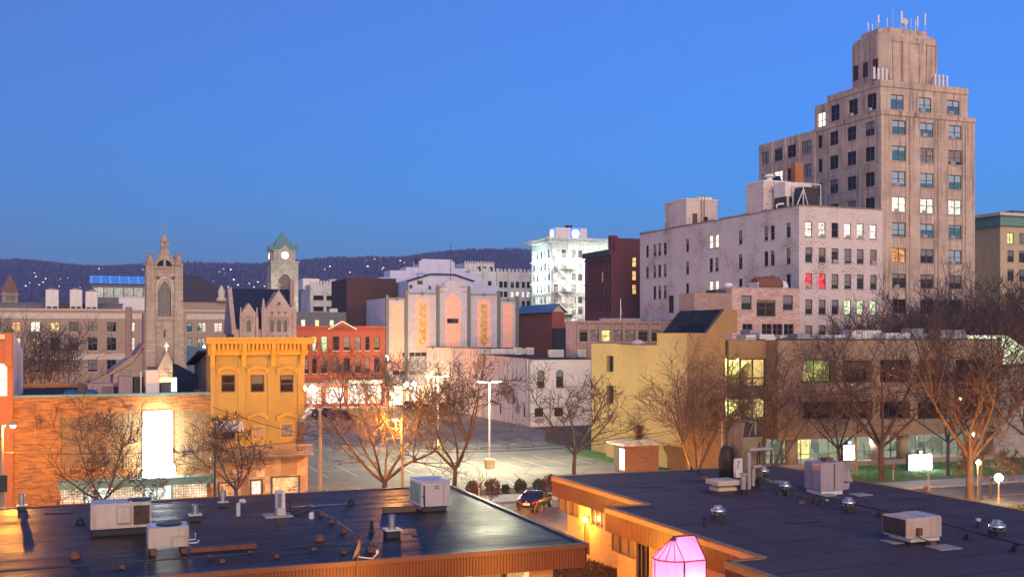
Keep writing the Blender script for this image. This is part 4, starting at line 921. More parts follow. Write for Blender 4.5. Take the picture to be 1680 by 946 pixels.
b = MB(); b.loft([[(X(498), -.1, zf(626)), (X(531), -.1, zf(626)), (X(531), -1.6, zf(633)), (X(498), -1.6, zf(633))], [(X(498), -.1, zf(625)), (X(531), -.1, zf(625)), (X(531), -1.6, zf(632)), (X(498), -1.6, zf(632))]]); B.add(b, 'awning', mat('awning_cream', (.6, .5, .38), .9))
b = MB(); b.box(X(571), X(626), -.56, -.503, zf(629.5), zf(623.5)); B.add(b, 'lit_shop_sign', emit('shop_sign', (1, .86, .55), .8, .5, 1.5))
for a, c, bz, tz in shops: lamp('shop_light', B.root, (X((a + c) / 2), -1.2, zf(tz) - .3), 120, (1, .86, .6), .08)
lamp('lobby_light', B.root, (x1 + 5, -2.5, 3.2), 420, (1, .78, .42), .08); lamp('lobby_light', B.root, (x1 + 1.5, -2.5, 3.2), 240, (1, .78, .42), .08)
# ================================================================ office tower
B = Bld('office_tower', 'tall stepped limestone office tower with antennas on its crown', fu(1445.5, 129), 129, cat='office tower', frame=MATS['frame_brown'], sill=MATS['limestone'])
X = B.fx; TS = MATS['tower_stone']; x1 = X(1599.5); zf = lambda py: B.fz(py, X(1475)); y_main = B.fy(1337); y_wing = B.fy(1245)
zl = lambda py, px: B.fz(py, 0, B.fy(px))
rows = [(221, 197), (264, 239), (305.5, 281), (347.5, 322.7), (388.6, 365), (430.5, 406.5), (472.5, 448.5), (514, 490), (556, 532)]
pick = ['pane_sky', 'pane_sky', 'pane_sky', 'pane_bright', 'pane_sky', 'pane_room', 'pane_room', 'pane_dark', 'pane_dark']
ccs = [X(1475), X(1521), X(1567)]
for r, (a, c) in enumerate(rows):
    for i, cx in enumerate(ccs):
        p = pick[r]
        if r in (0, 1, 2, 4) and (r * 5 + i * 3) % 7 in (1, 4): p = ('pane_room', 'pane_curtain')[i % 2]
        if r == 5: p = ['pane_orange', 'pane_room', 'pane_sky'][i]
        if r == 3: p = ['pane_white', 'pane_bright', 'pane_bright'][i]
        B.win('f', cx, 2.5, zf(a), zf(c) - zf(a), 'pair', p, ac=(r * 3 + i) % 4 in (1, 2) and r < 7, frame=MATS['frame_brown'])
zr = [B.fz(y, 0, B.fy(p)) for y, p in ((245.5, 1427), (289, 1428), (325, 1428.5))]
fh = (zf(239) - zf(322.7)) / 2; zref = zf(221)
lc = [B.fy(p) for p in (1427, 1397, 1368)]
for r in range(10):
    for i, cy in enumerate(lc): B.win('l', cy, 2.1, zref - fh * r, zf(197) - zf(221), 'pair', 'pane_room' if (r + i) % 4 == 0 else 'pane_dark')
    B.win('l', B.fy(1345.5), 1.1, zref - fh * r, zf(197) - zf(221), 'sash', 'pane_dark')
B.block('wall', TS, 0, x1, 0, y_main, 0, zf(184), parapet=.9)
for cy, w, p in ((B.fy(1323), 2.6, 'pane_curtain'), (B.fy(1298.5), 2.4, 'pane_dark'), (B.fy(1277), 2.4, 'pane_room'), (B.fy(1256), 2.4, 'pane_curtain')):
    for r in range(10): B.win('l', cy, w, zref - fh * r - .3, zf(197) - zf(221), 'pair', 'pane_white' if (r == 1 and p == 'pane_room') else p, gkey=('l', 'wing'))
wz = B.fz(593 / 2.783, 0, B.fy(1337))
B.block('wing_wall', TS, 0.004, x1, y_main + .002, y_wing, 0, wz, lkey=('l', 'wing'), parapet=.8, fkey=('f', 99))
# setback storey
yb = B.fy(1356)
for i, cx in enumerate(ccs): B.win('f', X((1472, 1517.5, 1564)[i], .5), 2.4, B.fz(180, X(1475), .5), B.fz(156, X(1475), .5) - B.fz(180, X(1475), .5), 'pair', 'pane_sky', plane=.5, ac=i != 0)
for i, p in enumerate((1430, 1399.5, 1370)): B.win('l', B.fy(p, .3), 2.1, B.fz(180, X(1475), .5), 2.5, 'pair', 'pane_dark', plane=.3, ac=i < 2)
zs = B.fz(134, X(1475), .5)
B.block('setback_wall', TS, .3, x1 - .9, .5, yb, zf(184) - .9, zs, fkey=('f', .5), lkey=('l', .3), parapet=.7)
B.win('l', B.fy(1347.5, .35), 2.0, B.fz(180, X(1475), .5) - .6, 2.6, 'pair', 'pane_white', plane=.35)
B.block('setback_wing', TS, .35, x1 - 1.5, yb + .002, B.fy(1334), wz - .8, B.fz(484 / 2.783, 0, B.fy(1336)), lkey=('l', .35), fkey=('f', 99)); B.finish()
b = MB()
for cx in (X(1489.5), X(1536.5), X(1581.5)): b.box(cx - .42, cx - .22, -.14, -.003, 0, zf(184.5)); b.box(cx + .22, cx + .42, -.14, -.003, 0, zf(184.5))
for k, p in enumerate((1265.5, 1287.5, 1310, 1336)): cy = B.fy(p); b.box(-.22, -.003, cy - .35, cy + .35, 0, wz - .02)
B.add(b, 'pilaster', TS)
b = MB(); b.box(-.16, x1 + .1, -.18, -.003, zf(190), zf(183.2)); b.box(-.16, -.003, 0, y_main, zf(190), zf(183.2)); b.box(.15, x1 - .8, .35, .497, zs - .9, zs + .05); b.box(.15, .297, .5, yb, zs - .9, zs + .05); B.add(b, 'parapet_band', TS)
# crown with chamfered corners
y0 = 3.0; cf = lambda px: B.fx(px, y0); xa, xb = cf(1448), cf(1544.5); yk = B.fy(1400, xa) ; yk = min(max(yk, y0 + 8), y0 + 14)
zc = lambda py: B.fz(py, cf(1495), y0); ch = 1.1
O = lambda d, c: [(xa + c + d, y0 + d), (xb - c - d, y0 + d), (xb - d, y0 + c + d), (xb - d, yk - c - d), (xb - c - d, yk - d), (xa + c + d, yk - d), (xa + d, yk - c - d), (xa + d, y0 + c + d)]
b = MB(); ring = lambda d, z, c=ch: [(x, y, z) for x, y in O(d, c)]
b.loft([ring(0, zs - .7), ring(0, zc(61)), ring(.25, zc(60)), ring(.25, zc(56)), ring(.9, zc(55)), ring(.9, zc(46)), ring(1.15, zc(45.5))]); cr = B.add(b, 'crown', TS)
b = MB()
for p, q in ((1466, 1479.5), (1493, 1507.5), (1521, 1534.5)):
    a_, c_ = cf(p), cf(q)
    for s in (a_ - .22, c_): b.box(s, s + .22, y0 - .16, y0 - .003, zs, zc(70))
    b.box(a_ - .22, c_ + .22, y0 - .16, y0 - .003, zc(71.5), zc(69.5))
b.build('crown_panel', TS, cr)
for p, za, zb in ((1409, 113, 93), (1426, 107, 89), (1443, 101, 81), (1409, 141, 134), (1443, 134, 129)):
    yy = y0 + ch + (yk - y0 - 2 * ch) * ((1446 - p) / 44); z0 = zs + 2.0 if za < 120 else zs - .2
    b = MB(); b.box(xa - .02, xa + .3, yy - .45, yy + .45, z0, z0 + (2.2 if za < 120 else .9)); o = b.build('window', MATS['pane_dark'], cr)
    b = MB(); [b.box(xa - .12, xa - .03, yy + s - .06, yy + s + .06, z0 - .1, z0 + 2.3 if za < 120 else z0 + 1) for s in (-.5, 0, .5)]; b.build('window_frame', MATS['frame_brown'], o)
zt = zc(45.5); rr = random.Random(5)
mat('antenna_white', (.62, .62, .64), .4, var=.1)
ants = [(1420, 34, 57, .16, -2), (1424, 37, 56, .14, 1), (1431, 40, 52, .1, 2), (1441, 25, 48, .2, -2.3), (1455, 29, 45, .1, 1), (1465, 19, 45, .05, 0), (1479, 19, 45, .24, -2.3), (1486, 31, 45, .16, 1), (1505, 27, 46, .18, -2.3), (1512, 31, 46, .08, 2), (1517.5, 22, 47, .17, -2.3), (1520, 33, 47, .1, 1)]
for i, (px, ty, by, r, dy) in enumerate(ants):
    yy = (y0 + yk) / 2 + dy; xx = min(max(B.fx(px, yy), xa + .6), xb - .6); h = B.fz(ty, xx, yy) - zt
    t = thing('antenna', ('first second third fourth fifth sixth seventh eighth ninth tenth eleventh last'.split()[i]) + (' antenna, a thin whip,' if r <= .07 else ' antenna, a pale panel,') + ' counting from the warehouse side of the tower crown', 'antenna', B.u0 + xx, B.v0 + yy, zt, group='antennas on the tower crown')
    b = MB(); b.tube([(0, 0, 0), (0, 0, h)], .045, 6); b.build('mast', MATS['metal_grey'], t)
    if r > .07: b = MB(); b.bev(-r * .75, r * .75, -.13, .02, h * .35, h, .04); b.build('panel', MATS['antenna_white'], t)
    else: b = MB(); b.tube([(0, 0, h), (0, 0, h + .3)], .03, 6); b.build('tip', MATS['antenna_white'], t)
t = thing('dish_antenna', 'small round drum dish among the antennas on the tower crown', 'dish antenna', B.u0 + cf(1498), B.v0 + 5, zt)
b = MB(); b.tube([(0, 0, 0), (0, 0, 1.3)], .05, 6); b.build('mast', MATS['metal_grey'], t)
b = MB(); disc(b, 0, -.1, 1.35, .5, .25); b.build('dish', mat('dish_cream', (.6, .52, .42), .5), t)
for nm, xx0, sgn, lab in (('cluster', X(1436), 1, 'row of pale panel antennas on a frame at the near corner of the tower setback'), ('cluster', X(1537), -1, 'bundle of panel antennas on a leaning frame at the far end of the tower setback')):
    t = thing('antenna_rack', lab, 'antenna rack', B.u0 + xx0 + .8, B.v0 + 1.4, zs - .7)
    b = MB()
    for k in range(4): b.tube([(k * .75, 0, 0), (k * .75, 0, 2.6)], .05, 5)
    b.tube([(-.2, 0, 2.2), (2.6, 0, 2.2)], .05, 5); b.tube([(-.2, 0, .9), (2.6, 0, .9)], .05, 5); b.tube([(2.4 if sgn > 0 else -.2, 0, 2.3), (3.6 if sgn > 0 else -1.3, 0, .1)], .06, 5); b.build('frame', MATS['frame_dark'], t)
    for k in range(4): b = MB(); b.bev(k * .75 - .17, k * .75 + .17, -.3, -.1, .9, 2.7 - .1 * (k % 2), .04); b.build('panel', MATS['antenna_white'], t)

# ================================================================ white painted warehouse
B = Bld('white_painted_warehouse', 'big white painted brick warehouse with flaking paint beside the office tower', fu(1311, 128.3), 128.3, cat='warehouse', frame=MATS['frame_brown'], sill=mat('sill_pinkgrey', (.4, .32, .29), .85))
X = B.fx; WB = MATS['brick_white']; x1 = X(1448) ; y1 = B.fy(1050); zf = lambda py: B.fz(py, X(1330)); zt = zf(338.5)
for r, (a, c) in enumerate(((388, 363), (430.3, 405.8), (472.6, 448), (515.5, 490.8), (557, 534))):
    for i, px in enumerate((1327, 1349, 1370, 1391, 1411.5, 1433)):
        p = 'pane_room'
        if r == 0: p = ['pane_bright', 'pane_bright', 'pane_dark', 'pane_white', 'pane_bright', 'pane_bright'][i]
        if r == 2 and i < 2: p = 'pane_red'
        if r == 3 and i in (3, 4, 5): p = 'pane_green'
        B.win('f', X(px), 1.2, zf(a), zf(c) - zf(a), 'sash', p, ac=(r, i) in ((0, 1), (0, 3), (0, 4), (1, 2), (1, 5), (2, 0)))
zl = lambda py, px: B.fz(py, 0, B.fy(px)); L2 = lambda q: 1000 + q / 2.957; Z2 = lambda q: 240 + q / 2.957
rA = (zl(Z2(443), 1293), zl(Z2(371), 1293)); rB = (zl(Z2(571), 1293), zl(Z2(496), 1293)); rC = (rB[0] - (rA[0] - rB[0]), rB[1] - (rA[1] - rB[1]))
qs = [182.5, 218, 242, 268.5, 377, 492, 520, 634.5, 759, 790, 867]
for r, (a, c) in enumerate((rA, rB, rC)):
    for i, q in enumerate(qs):
        if r == 2 and i == 0: continue
        p = 'pane_white' if (r in (0, 2) and i in (5, 6)) else ('pane_room' if (r + i) % 3 else 'pane_dark')
        B.win('l', B.fy(L2(q)), 1.1, a, c - a, 'sash', p)
B.win('l', B.fy(L2(298)), 1.9, zl(Z2(808), L2(298)), 3.0, 'plain', 'pane_dark', sill=False)
B.block('wall', WB, 0, x1, 0, y1, 0, zt, parapet=.7); B.finish(WB)
b = MB()   # uneven coping along the side and front
rr = random.Random(4); y = .3
while y < y1 - .6:
    L = rr.uniform(1.5, 4); b.box(-.1, .4, y, min(y + L, y1), zt, zt + rr.choice((.12, .22, .3, .18))); y += L
b.box(-.12, x1 - .2, -.12, .28, zt, zt + .16)
B.add(b, 'coping', mat('coping_stained', (.26, .2, .19), .9, var=.5))
ya, yb_ = B.fy(1126), B.fy(1090.6); zA = zl(327, 1126)
wA = B.fx(1177, ya)
b = MB(); b.box(0.003, wA, ya, yb_, zt - .7, zA); b.box(-.1, wA + .1, ya - .1, yb_ + .1, zA, zA + .2, 1); ph = B.add(b, 'lift_house', [WB, MATS['white_paint']])
b = MB(); b.box(B.fx(1136, ya), B.fx(1144, ya), ya - .05, ya + .1, zt - .2, zt + 2.2); b.build('door', MATS['frame_brown'], ph)
b = MB(); xx = B.fx(1152, ya); [b.bar((xx + s, ya - .2, zt), (xx + s, ya - .2, zA + .9), .07) for s in (-.3, .3)]; [b.bar((xx - .3, ya - .2, zt + .3 + .35 * k), (xx + .3, ya - .2, zt + .3 + .35 * k), .04) for k in range(int((zA - zt) / .35))]; b.build('ladder', MATS['rust'], ph)
b = MB(); xx = B.fx(1157.5, ya); b.box(xx - .4, xx + .4, ya - .05, ya + .1, zt + .8, zt + 1.7); b.build('window', MATS['pane_dark'], ph)
b = MB(); b.box(wA * .5, wA - .4, ya + 1, yb_ - 1, zA + .2, zA + .7); b.build('roof_hatch', MATS['white_paint'], ph)
ya, yb_ = B.fy(1252.5), B.fy(1224.3); zB = zl(297.5, 1252); wB = B.fx(1284, ya) + .6
b = MB(); b.box(0.003, wB, ya, yb_, zt - .7, zB); b.box(-.1, wB + .1, ya - .1, yb_ + .1, zB, zB + .2, 1); ph = B.add(b, 'lift_house', [WB, MATS['white_paint']])
b = MB(); xx = B.fx(1262, ya + 2); b.lathe([(.5, zB), (.5, zB + .9), (.9, zB + 1), (.6, zB + 1.4), (.1, zB + 1.5)], 12, (xx, ya + 2, 0)); b.build('roof_cowl', MATS['white_paint'], ph)
b = MB(); b.loft([[(1.5, ya + 2, zB + .2), (wB + 2, ya + 2, zB + .2), (wB + 2, yb_ - 1, zB + .2), (1.5, yb_ - 1, zB + .2)], [(3, ya + 4, zB + 1.2), (wB, ya + 4, zB + 1.2), (wB, yb_ - 3, zB + 1.2), (3, yb_ - 3, zB + 1.2)]]); b.build('skylight', MATS['roof_blue'], ph)
# rooftop chiller, pipe and steel frame
yc = 5.0; xa, xb = B.fx(1288, yc), B.fx(1333, yc); zc0 = zt - .7
t = thing('rooftop_chiller', 'pale chiller with a row of round fan openings on the white warehouse roof', 'chiller', B.u0 + (xa + xb) / 2, B.v0 + yc + 1.5, zc0); w = (xb - xa) / 2 - .1
hh = B.fz(297, X(1310), yc) - zc0
b = MB(); b.box(-w, w, -1.4, 1.4, hh * .56, hh); b.build('casing', MATS['metal_white'], t)
b = MB(); b.box(-w + .1, w - .1, -1.2, 1.4, .0, hh * .56 - .004); b.build('intake', MATS['frame_dark'], t)
for k in range(4): b = MB(); xx = -w + .5 + k * (2 * w - 1) / 3; b.box(xx - .12, xx + .12, -1.4, -1.21, 0, hh * .56 - .006); b.build('post', MATS['metal_white'], t)
for k in range(3):
    b = MB(); xx = -w + .5 + (k + .5) * (2 * w - 1) / 3; b.loft([[(xx + r * math.cos(6.2832 * q / 16), y, hh * .28 + r * 1.5 * math.sin(6.2832 * q / 16)) for q in range(16)] for r, y in ((.42, -1.21), (.42, -1.35), (.3, -1.3))]); b.build('fan', MATS['galvanised'], t)
b = MB(); b.tube([(-w - 1.2, -1, .1), (-w - 1.2, -1, 1.4), (-w - .6, -1, 1.6), (-w, -1, 1.6)], .16, 8); b.tube([(-w - 1.2, -1, .15), (w * .2, -1.5, .15)], .16, 8); b.build('pipe', MATS['white_paint'], t)
t = thing('steel_frame', 'thin braced steel frame round a black box on the white warehouse roof', 'steel frame', B.u0 + X(1348), B.v0 + 3.2, zc0)
b = MB(); hh = 4.2
for xx, yy in ((-1.5, -1), (1.5, -1), (1.5, 1.5), (-1.5, 1.5)): b.bar((xx, yy, 0), (xx, yy, hh), .12)
b.bar((-1.5, -1, hh), (1.5, -1, hh), .12); b.bar((-1.5, -1, 0), (-2.9, -1, 0), .1); b.bar((-1.5, -1, hh * .8), (-3.0, -1, .2), .12); b.bar((-1.4, -1, hh * .8), (-.4, -1, .2), .1); b.bar((-1.5, 1.5, hh), (1.5, 1.5, hh), .12); b.build('frame', MATS['metal_white'], t)
b = MB(); b.box(-1.3, 1.3, -.8, 1.3, 0, 3.8); b.build('tank', MATS['metal_dark'], t)
b = MB(); b.bev(X(1312, 9) - .75, X(1312, 9) + .75, 9, 10.2, zt - .7, B.fz(262, X(1312), 9), .06); B.add(b, 'chimney', MATS['brick_orange'])

# ================================================================ ornate beige building, far right
B = Bld('ornate_beige_building', 'beige stone building with a dark green cornice beyond the office tower', fu(1641, 150), 150, frame=MATS['frame_brown'], sill=MATS['limestone'])
mat('beige_stone', (.46, .37, .24), .85, var=.12, streak=.3, dirt=(.25, .17, .1))
X = B.fx; zf = lambda py: B.fz(py, X(1660)); x1 = X(1740); ya = 7
for r, (a, c) in enumerate(((400, 381.5), (430, 411), (461, 442), (492, 473))):
    for i, px in enumerate((1658, 1677, 1700, 1720)): B.win('f', X(px), 1.5, zf(a), zf(c) - zf(a), 'two', ['pane_yellow', 'pane_curtain', 'pane_room'][i % 3] if r == 0 else 'pane_room')
B.block('wall', MATS['beige_stone'], 0, x1, 0, 18, 0, zf(371))
xa = B.fx(1560, ya)
for r, (a, c) in enumerate(((406, 387), (436, 416), (465, 446))):
    for i, px in enumerate((1604, 1628)): B.win('f', B.fx(px, ya), 1.3, B.fz(a, 0, ya), B.fz(c, 0, ya) - B.fz(a, 0, ya), 'sash', 'pane_white' if (r, i) == (0, 0) else 'pane_room', plane=ya)
B.block('recessed_wall', MATS['beige_stone'], xa, -.003, ya, 18, 0, B.fz(376, 0, ya), fkey=('f', ya)); B.finish()
b = MB(); b.box(-.5, x1, -.5, -.003, zf(371), zf(355)); b.box(-.5, -.003, 0, ya - .52, zf(371), zf(355)); b.box(xa, -.52, ya - .5, ya - .003, B.fz(375, 0, ya), B.fz(362, 0, ya)); B.add(b, 'frieze', MATS['copper_green'])
b = MB(); b.box(-1, x1, -1.0, 3, zf(355) + .003, zf(350)); b.box(-1, -.003, 3, ya, zf(355) + .003, zf(350)); b.box(xa, -1, ya - 1, ya + 4, B.fz(361.5, 0, ya), B.fz(357, 0, ya)); B.add(b, 'cornice', MATS['stone_band'])
b = MB(); b.box(X(1668), x1, 1, 8, zf(350) + .004, zf(344)); b.box(B.fx(1618, ya + 2), B.fx(1636, ya + 2), ya + 2, ya + 6, B.fz(357, 0, ya), B.fz(349.5, 0, ya)); B.add(b, 'roof_box', MATS['roof_dark'])

# ================================================================ pink brick middle buildings
B = Bld('pink_brick_building', 'mottled pink brick building with a double loading door in front of the white warehouse', fu(1200.6, 124), 124, frame=MATS['frame_brown'], sill=MATS['sill_pinkgrey'])
X = B.fx; zf = lambda py: B.fz(py, X(1260)); x1 = X(1312.6); Q = lambda q: 1000 + q / 2.957; zt = zf(473.2)
for q, a, c in ((665, 793, 724), (866, 793, 720)): B.win('f', X(Q(q)), 1.6, zf(Z2(a)), zf(Z2(c)) - zf(Z2(a)), 'sash', 'pane_room')
B.win('f', X(Q(760)), 3.0, zf(Z2(825)), zf(Z2(746)) - zf(Z2(825)), 'pair', 'pane_brown')
for q in (670, 764, 816, 870): B.win('f', X(Q(q)), 1.6, zf(Z2(915)), zf(Z2(862)) - zf(Z2(915)), 'pair', 'pane_dark')
B.block('wall', MATS['brick_pink'], 0, x1, 0, 4.0, 0, zt, parapet=.5); B.finish()
b = MB(); b.box(-.08, x1, -.08, .3, zt, zt + .12); B.add(b, 'coping', MATS['sill_pinkgrey'])
xl = B.fx(1139.5)
b = MB(); b.box(xl, -.003, .05, 4.0, 0, zf(482.5)); b.box(xl - .06, -.003, 0, .3, zf(482.5), zf(481.8)); B.add(b, 'side_wing', MATS['brick_pinkdark'])
b = MB(); b.box(B.fx(1170, 2), -.003, 1.5, 3.8, zf(482.5), zf(475.5)); B.add(b, 'roof_house', MATS['roof_dark'])
u_ = B.u0 + X(1272); t = thing('barrel_tank', 'rust red horizontal barrel tank lying on the pink brick roof', 'tank', u_, 126, zt - .5)
b = MB(); b.loft([[(x, r * math.cos(6.2832 * q / 16), 1.0 + r * math.sin(6.2832 * q / 16)) for q in range(16)] for x, r in ((-2.0, 1.0), (-1.7, 1.2), (1.7, 1.2), (2.0, 1.0))]); b.build('barrel', MATS['rust'], t)
b = MB(); b.box(-2.05, -1.6, -1.0, 1.0, 0, 1.4); b.box(1.6, 2.05, -1, 1, 0, .8); b.build('saddle', MATS['metal_white'], t)
t = thing('roof_cowl', 'small white domed cowl beside the rust red barrel tank', 'roof cowl', B.u0 + X(1299), 126, zt - .5); b = MB(); b.lathe([(.7, 0), (.7, .8), (.75, 1.0), (.5, 1.5), (.1, 1.7)], 14); b.build('dome', MATS['white_paint'], t, smooth=True)
t = thing('roof_cowl', 'white mushroom cowl at the step of the pink brick roofs', 'roof cowl', B.u0 + B.fx(1195, 2), 126, zf(475.5)); b = MB(); b.lathe([(.3, 0), (.3, .4), (.7, .5), (.5, .9), (.1, 1.0)], 14); b.build('dome', MATS['white_paint'], t, smooth=True)

B = Bld('low_brick_building', 'long low brown brick building with pilasters and curtained windows', fu(947.6, 152), 152, frame=MATS['frame_brown'], sill=MATS['sill_pinkgrey'])
X = B.fx; zf = lambda py: B.fz(py, X(1000)); x1 = X(1142); Q = lambda q: 930 + q / 2.957; zt = zf(526.5)
for i, q in enumerate((79, 132, 189, 245, 305, 369, 433, 505, 575)): B.win('f', X(Q(q)), 1.7, zf(560), zf(540.5) - zf(560), 'sash', ['pane_brown', 'pane_curtain', 'pane_yellow', 'pane_curtain', 'pane_curtain', 'pane_room'][i % 6] if i < 6 else 'pane_brown')
B.block('wall', MATS['brick_pinkdark'], 0, x1, 0, 4, 0, zt, parapet=.4); B.finish()
b = MB(); [b.box(X(Q(q)) - .25, X(Q(q)) + .25, -.22, -.003, 0, zf(530)) for q in (52, 105, 160, 217, 275, 337, 401, 469, 540)]; b.box(-.1, x1, -.3, -.003, zf(529.9), zf(526)); B.add(b, 'pilaster', MATS['brick_pinkdark'])
b = MB(); b.box(-.12, -.003, .0, 4.1, 0, zf(527)); B.add(b, 'painted_end_wall', mat('paint_peach', (.58, .40, .33), .8, streak=.2))
# flagpole and cowls on it
t = thing('flagpole', 'slim white flagpole rising from the low brown brick roof', 'flagpole', B.u0 + X(1023), 153, zt - .3); b = MB(); b.tube([(0, 0, 0), (0, 0, 3.6)], .06, 6); b.lathe([(.02, 3.55), (.1, 3.65), (.02, 3.8)], 8); b.build('pole', MATS['white_paint'], t); b = MB(); b.loft([[(.07, -.02, 2.6), (.07, .02, 2.6), (.07, .02, 1.5), (.07, -.02, 1.5)], [(.2, .06, 2.3), (.2, .1, 2.3), (.25, .1, 1.2), (.25, .06, 1.2)]]); b.build('flag', mat('flag_cloth', (.5, .5, .55), .9), t)
for i, px in enumerate((1062, 1092, 1110, 1128)):
    t = thing('roof_vent', ('farthest', 'second farthest', 'second closest', 'closest')[i] + ' squat grey vent to the pink brick building on the low brown brick roof', 'roof vent', B.u0 + B.fx(px, 2.5), 154.5, zt - .4, group='vents on the low brown brick roof'); b = MB(); b.lathe([(.35, 0), (.35, .5), (.9, .55), (.8, .8), (.2, 1.0)], 12); b.build('cap', MATS['metal_grey'], t, smooth=True)
solo(MB().box(-4, 4, -.4, .4, 0, .9), 'roof_duct', MATS['metal_grey'], 'long grey duct on the low brown brick roof by the dark red building', 'duct', B.u0 + B.fx(1022, 3.5), 155.5, zt - .4)

# ================================================================ peeling white building on the car park
B = Bld('peeling_white_building', 'long white building with peeling plaster along the car park', fu(870.5, 146.1), 146.1, frame=MATS['frame_brown'], sill=MATS['sill_pinkgrey'])
t = NT('peeling_plaster'); tc = t.node('ShaderNodeTexCoord'); v = tc.outputs['Object']
s1 = t.noise(t.coord((.9, .9, .09)), 1, 8, .7); s2 = t.noise(v, .16, 3, .5); s3 = t.noise(t.coord((2.2, 2.2, .35)), 1, 8, .75)
c = t.mix(t.ramp(t.noise(v, 2, 5), [(.3, g3(0)), (.7, g3(1))]), (.50, .46, .46), (.64, .59, .58))
c = t.mix(t.ramp(s1, [(.5, g3(0)), (.7, g3(.75))]), c, (.2, .16, .15))
c = t.mix(t.ramp(s3, [(.56, g3(0)), (.66, g3(.8))]), c, (.17, .13, .12))
c = t.mix(t.ramp(t.mix(.14, s2, s3), [(.60, g3(0)), (.615, g3(1))]), c, (.21, .17, .145))
t.link(c, t.b.inputs['Base Color']); t.b.inputs['Roughness'].default_value = .9; PP = t.m
brickmat('brick_whitewash', (.62, .56, .54), (.56, .5, .48), (.52, .47, .45), peel=(1.3, .31), peelcol=(.3, .22, .19), blotch=.12)
X = B.fx; x1 = 9.6; zf = lambda py: B.fz(py, 2); zt = B.fz(590, 0, 0)
for px in (887.5, 918.5): B.win('f', X(px), 1.2, zf(636), zf(606) - zf(636), 'sash', 'pane_room', arch=.45)
for px in (884.5, 916.5): B.win('f', X(px), 1.4, zf(683.5), zf(668.5) - zf(683.5), 'grid4x3', 'pane_dark', sill=False)
rr = random.Random(2)
yL = B.fy(700); sp = B.fy(784); zl = lambda py, px: B.fz(py, 0, B.fy(px))
Q = lambda q: 690 + q / 4.731; QY = lambda q: 560 + q / 4.731
for q, qy in ((722, 480), (618, 565), (804, 585), (270, 420), (320, 395), (405, 440)): B.win('l', B.fy(Q(q)), .9, zl(QY(qy), Q(q)), 1.7, 'plain', 'pane_brown', sill=False)
B.block('front_part', MATS['brick_whitewash'], 0, x1, 0, .4, 0, zt, rec=.22, lkey=('l', 99), fkey=('f', 0.0))
zs1 = zl(581, 784); zt2 = zl(569, 701)
B.block('side_wall', PP, .003, x1, .41, sp, 0, zt - .02, lkey=('l', 0.0), fkey=('f', 99))
b = MB(); b.prism([(.41, zt - .015), (sp, zt - .015), (sp, zs1)], 'x', .003, x1); B.add(b, 'upper_side_wall', PP); b = MB(); b.quad((.05, .45, zt + .01), (x1, .45, zt + .01), (x1, sp, zs1 + .012), (.05, sp, zs1 + .012)); B.add(b, 'roof', MATS['roof_membrane'])
B.block('rear_wall', PP, .006, x1, sp + .003, yL, 0, zt2, lkey=('l', 0.0), fkey=('f', 99), parapet=.4); B.finish(MATS['brick_whitewash'])
b = MB(); b.box(-.12, .4, sp, yL, zt2, zt2 + .15); b.box(-.1, x1, sp - .1, sp + .2, zt2, zt2 + .15); b.bar((.0, 0, zt + .05), (.0, sp - .1, zs1 + .05), .25, .12); b.box(-.12, x1, -.12, .35, zt + .003, zt + .14); B.add(b, 'coping', MATS['metal_dark'])
b = MB(); [b.tube([(-.05 + q[0], q[1], 0), (-.05 + q[0], q[1], zs1 - .4)], .06, 6) for q in ((-.03, .9), (-.03, 20))]; B.add(b, 'downpipe', MATS['metal_grey'])
b = MB()
for px, py, w, h in ((886, 689, .85, .4), (938, 682, .95, .45), (924, 689, .6, .5)):
    cx, cz = X(px), zf(py); b.loft([[(cx + w * math.cos(6.2832 * q / 14) * rr.uniform(.85, 1.1), y, cz + h * math.sin(6.2832 * q / 14) * rr.uniform(.8, 1.1)) for q in range(14)] for y in (-.004, -.02)])
B.add(b, 'patched_brick', MATS['brick_pinkdark'])
b = MB(); xx, z = X(949.5), zf(642); b.tube([(xx, 0, z), (xx, -.5, z + .1)], .04, 6); b.lathe([(.25, -.2), (.22, .05), (.08, .15)], 10, (xx, -.55, z)); B.add(b, 'wall_lamp', MATS['metal_white'])
for i, (px, py, lab) in enumerate(((849, 581, 'boxy condenser on the low roof, closest to the green theatre pier'), (869, 581, 'boxy condenser on the low roof, second from the theatre'), (912, 583, 'wide twin fan condenser on the roof edge of the peeling white building'), (954, 584, 'condenser on the low roof tucked against the tan brick building'))):
    y = 5 if i > 1 else 16; u_ = fu(px, 146.1 + y); w = 1.1 if i == 2 else .55
    t = thing('condenser_unit', lab, 'condenser', u_, 146.1 + y, zt + .02 + (zs1 - zt) * y / sp, group='condensers on the peeling building roof')
    b = MB(); b.bev(-w, w, -.5, .5, .15, 1.25, .04); b.build('casing', MATS['metal_white'], t)
    b = MB()
    for k in range(8): b.box(-w + .1, w - .1, -.53, -.503, .25 + k * .115, .31 + k * .115)
    b.build('grille', MATS['metal_grey'], t); b = MB(); b.box(-w + .1, -w + .3, -.4, .4, 0, .147); b.box(w - .3, w - .1, -.4, .4, 0, .147); b.build('foot', MATS['metal_dark'], t)
# ================================================================ tan brick library-like block on the right
B = Bld('tan_brick_civic_building', 'wide golden tan brick building with a tall lit stair window and sloped skylights', fu(1127, 91.1), 91.1, cat='civic building', frame=MATS['frame_dark'], sill=None)
X = B.fx; GB = MATS['brick_gold']; zf = lambda py, px=1300: B.fz(py, fu(px, 91.1) - B.u0); zt = B.fz(558, 5)
yl = B.fy(963); ys = B.fy(1005)
mat('plinth', (.3, .26, .22), .85, streak=.2)
QY = lambda q: 460 + q / 2.957; Q = lambda q: 930 + q / 2.957
